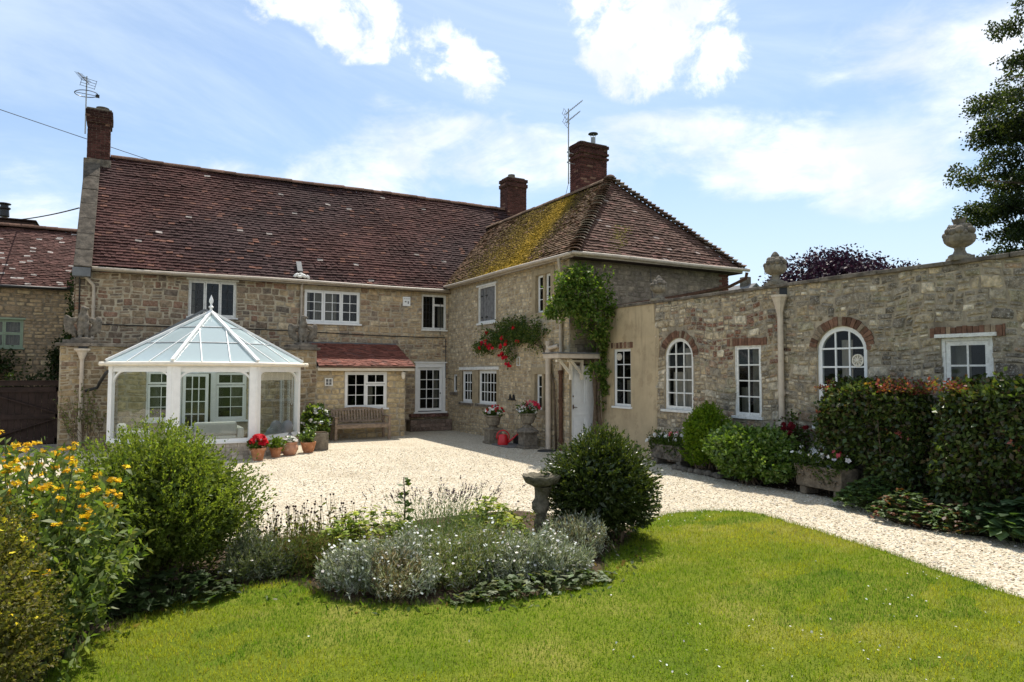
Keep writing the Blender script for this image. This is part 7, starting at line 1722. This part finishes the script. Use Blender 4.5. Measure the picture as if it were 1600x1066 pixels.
# ------------------------------------------------------------------ grass, daisies, loose gravel
rs = np.random.default_rng(401)
CAMP = np.array((-9.232, -21.09))
def scatter(poly, dens):
    q = np.array(poly); lo = np.maximum(q.min(0), (-11, -19.2)); hi = q.max(0); n = int((hi-lo).prod()*dens); P = rs.uniform(lo, hi, (n, 2)); P = P[inside(P, poly)]
    d = P-CAMP; dist = np.linalg.norm(d, axis=1); a = np.arctan2(d[:, 0], d[:, 1])-YAW; return P[(np.abs(a) < .72)], dist[(np.abs(a) < .72)]
P, dist = scatter(lawn_pts, 4200); keep = rs.random(len(P)) < np.clip(1.25-(dist-4)/14, .5, 1); P = P[keep]; n = len(P)
def fb(P, s0, sd):
    k = np.random.default_rng(sd); o = np.zeros(len(P))
    for f, a in ((1, .5), (2.1, .3), (4.3, .22), (9, .16)):
        for _ in range(3): w = k.normal(size=2)*f*s0; o += a/1.7*np.sin(P@w+k.uniform(0, 6.28))
    return o
pat = .5+.6*fb(P, 1.0, 8); pat += rs.normal(0, .12, n); clv = fb(P, 1.6, 9)
a = rs.uniform(0, 6.28, n); L = rs.uniform(.018, .046, n)*(1+.3*(pat-.5)); ln = rs.uniform(.2, 1.0, n); w = rs.uniform(.0016, .0032, n)
B = np.stack([P[:, 0], P[:, 1], np.full(n, .011)], 1); S = np.stack([np.cos(a), np.sin(a), np.zeros(n)], 1); Dn = np.stack([-np.sin(a)*ln, np.cos(a)*ln, np.ones(n)], 1); Dn = unit(Dn)
V = np.stack([B-S*w[:, None], B+S*w[:, None], B+Dn*L[:, None]], 1).reshape(-1, 3)
tt = np.clip((pat-.35)/.6, 0, 1)[:, None]; c = (np.array((.115, .195, .008))*(1-tt)+np.array((.32, .315, .03))*tt)*rs.uniform(.7, 1.3, (n, 1)); c = np.where((clv > .42)[:, None], np.array((.10, .185, .015))*rs.uniform(.7, 1.2, (n, 1)), c); dry = rs.random(n) < np.clip(.04+.7*(pat-.85), .03, .5); c[dry] = np.array((.26, .22, .10))
gr = np_mesh('grass', V, np.arange(n*3).reshape(-1, 3), np.repeat(c, 3, 0), M['grass']); gr['kind'] = 'stuff'
# longer ragged grass on the lawn edge
q = np.array(lawn_pts); E = []
for i in range(len(q)):
    p0, p1 = q[i], q[(i+1) % len(q)]
    if p0[1] < -19 or p0[0] < -10.2: continue
    k = int(np.linalg.norm(p1-p0)*420); f = rs.random((k, 1)); E.append(p0+(p1-p0)*f+rs.normal(0, .028, (k, 2)))
E = np.concatenate(E); n = len(E); a = rs.uniform(0, 6.28, n); S = np.stack([np.cos(a), np.sin(a), np.zeros(n)], 1); Dn = unit(np.stack([-np.sin(a), np.cos(a), rs.uniform(.6, 2.2, n)], 1)); L = rs.uniform(.03, .085, n); B = np.stack([E[:, 0], E[:, 1], np.full(n, .006)], 1)
V = np.stack([B-S*.002, B+S*.002, B+Dn*L[:, None]], 1).reshape(-1, 3); c = np.array((.11, .16, .02))*rs.uniform(.6, 1.4, (n, 1))
ge = np_mesh('edge_grass', V, np.arange(n*3).reshape(-1, 3), np.repeat(c, 3, 0), M['grass']); ge['kind'] = 'stuff'
P, dist = scatter(lawn_pts, 26); P = P[fb(P, 1.3, 12) > .30]; dz = flowers('daisies', None, np.concatenate([np.column_stack([P, np.full(len(P), .03)])]), .009, WHITE, 6, 23); dz['kind'] = 'stuff'
# low weeds over the bed soil
P = rs.uniform((-10.2, -16.4), (-3.6, -12.7), (9000, 2)); P = P[inside(P, bed_pts)]; n = len(P); cl = .5+.5*np.sin(P[:, 0]*3+P[:, 1]*2)*np.sin(P[:, 1]*4-P[:, 0]); P = P[rs.random(n) < .35+.65*cl]; n = len(P)
V, Fc, Cc = leaf_quads(np.column_stack([P, np.full(n, .01)]), rs.normal(size=(n, 3))*.7+np.array((0, 0, .5)), rs.uniform(.03, .09, n), rs.uniform(.008, .018, n), pick(POTG+[(.12, .13, .05), (.15, .11, .06), (.10, .14, .03)], n, rs), rs=rs)
wd = np_mesh('bed_weeds', V, Fc, Cc, M['leaf']); wd['kind'] = 'stuff'
# loose stones lying on the gravel
n = 46000; ang = YAW+rs.uniform(-.70, .70, n); rad = 5+12.5*rs.random(n)**.8; P = CAMP+np.stack([np.sin(ang), np.cos(ang)], 1)*rad[:, None]
ok = ~inside(P, lawn_pts) & ~inside(P, bed_pts) & (P[:, 0] < .5) & ~((P[:, 0] < -5.6) & (P[:, 1] > -5.3)); P = P[ok]
E2 = E[::14]+rs.normal(0, .05, (len(E[::14]), 2)); E2 = E2[~inside(E2, lawn_pts) & ~inside(E2, bed_pts)]; P = np.concatenate([P, E2]); n = len(P)
s = rs.uniform(.006, .0135, n)*(1+.35*(rs.random(n) < .1)); pal = [(.66, .57, .42), (.74, .67, .54), (.55, .455, .31), (.46, .355, .23), (.79, .745, .66), (.36, .28, .19)]
sq = rs.uniform(.55, 1.25, (n, 1, 3)); sq[:, :, 2] *= .7
V = (np.column_stack([P, np.full(n, .002)])[:, None, :]+ico[None]*s[:, None, None]*sq*rs.uniform(.75, 1.2, (n, 9, 1))).reshape(-1, 3); Fc = (icf[None]+(np.arange(n)*9)[:, None, None]).reshape(-1, 3)
gv = np_mesh('loose_gravel', V, Fc, np.repeat(pick(pal, n, rs, .12), 9, 0), M['pebble']); gv['kind'] = 'stuff'
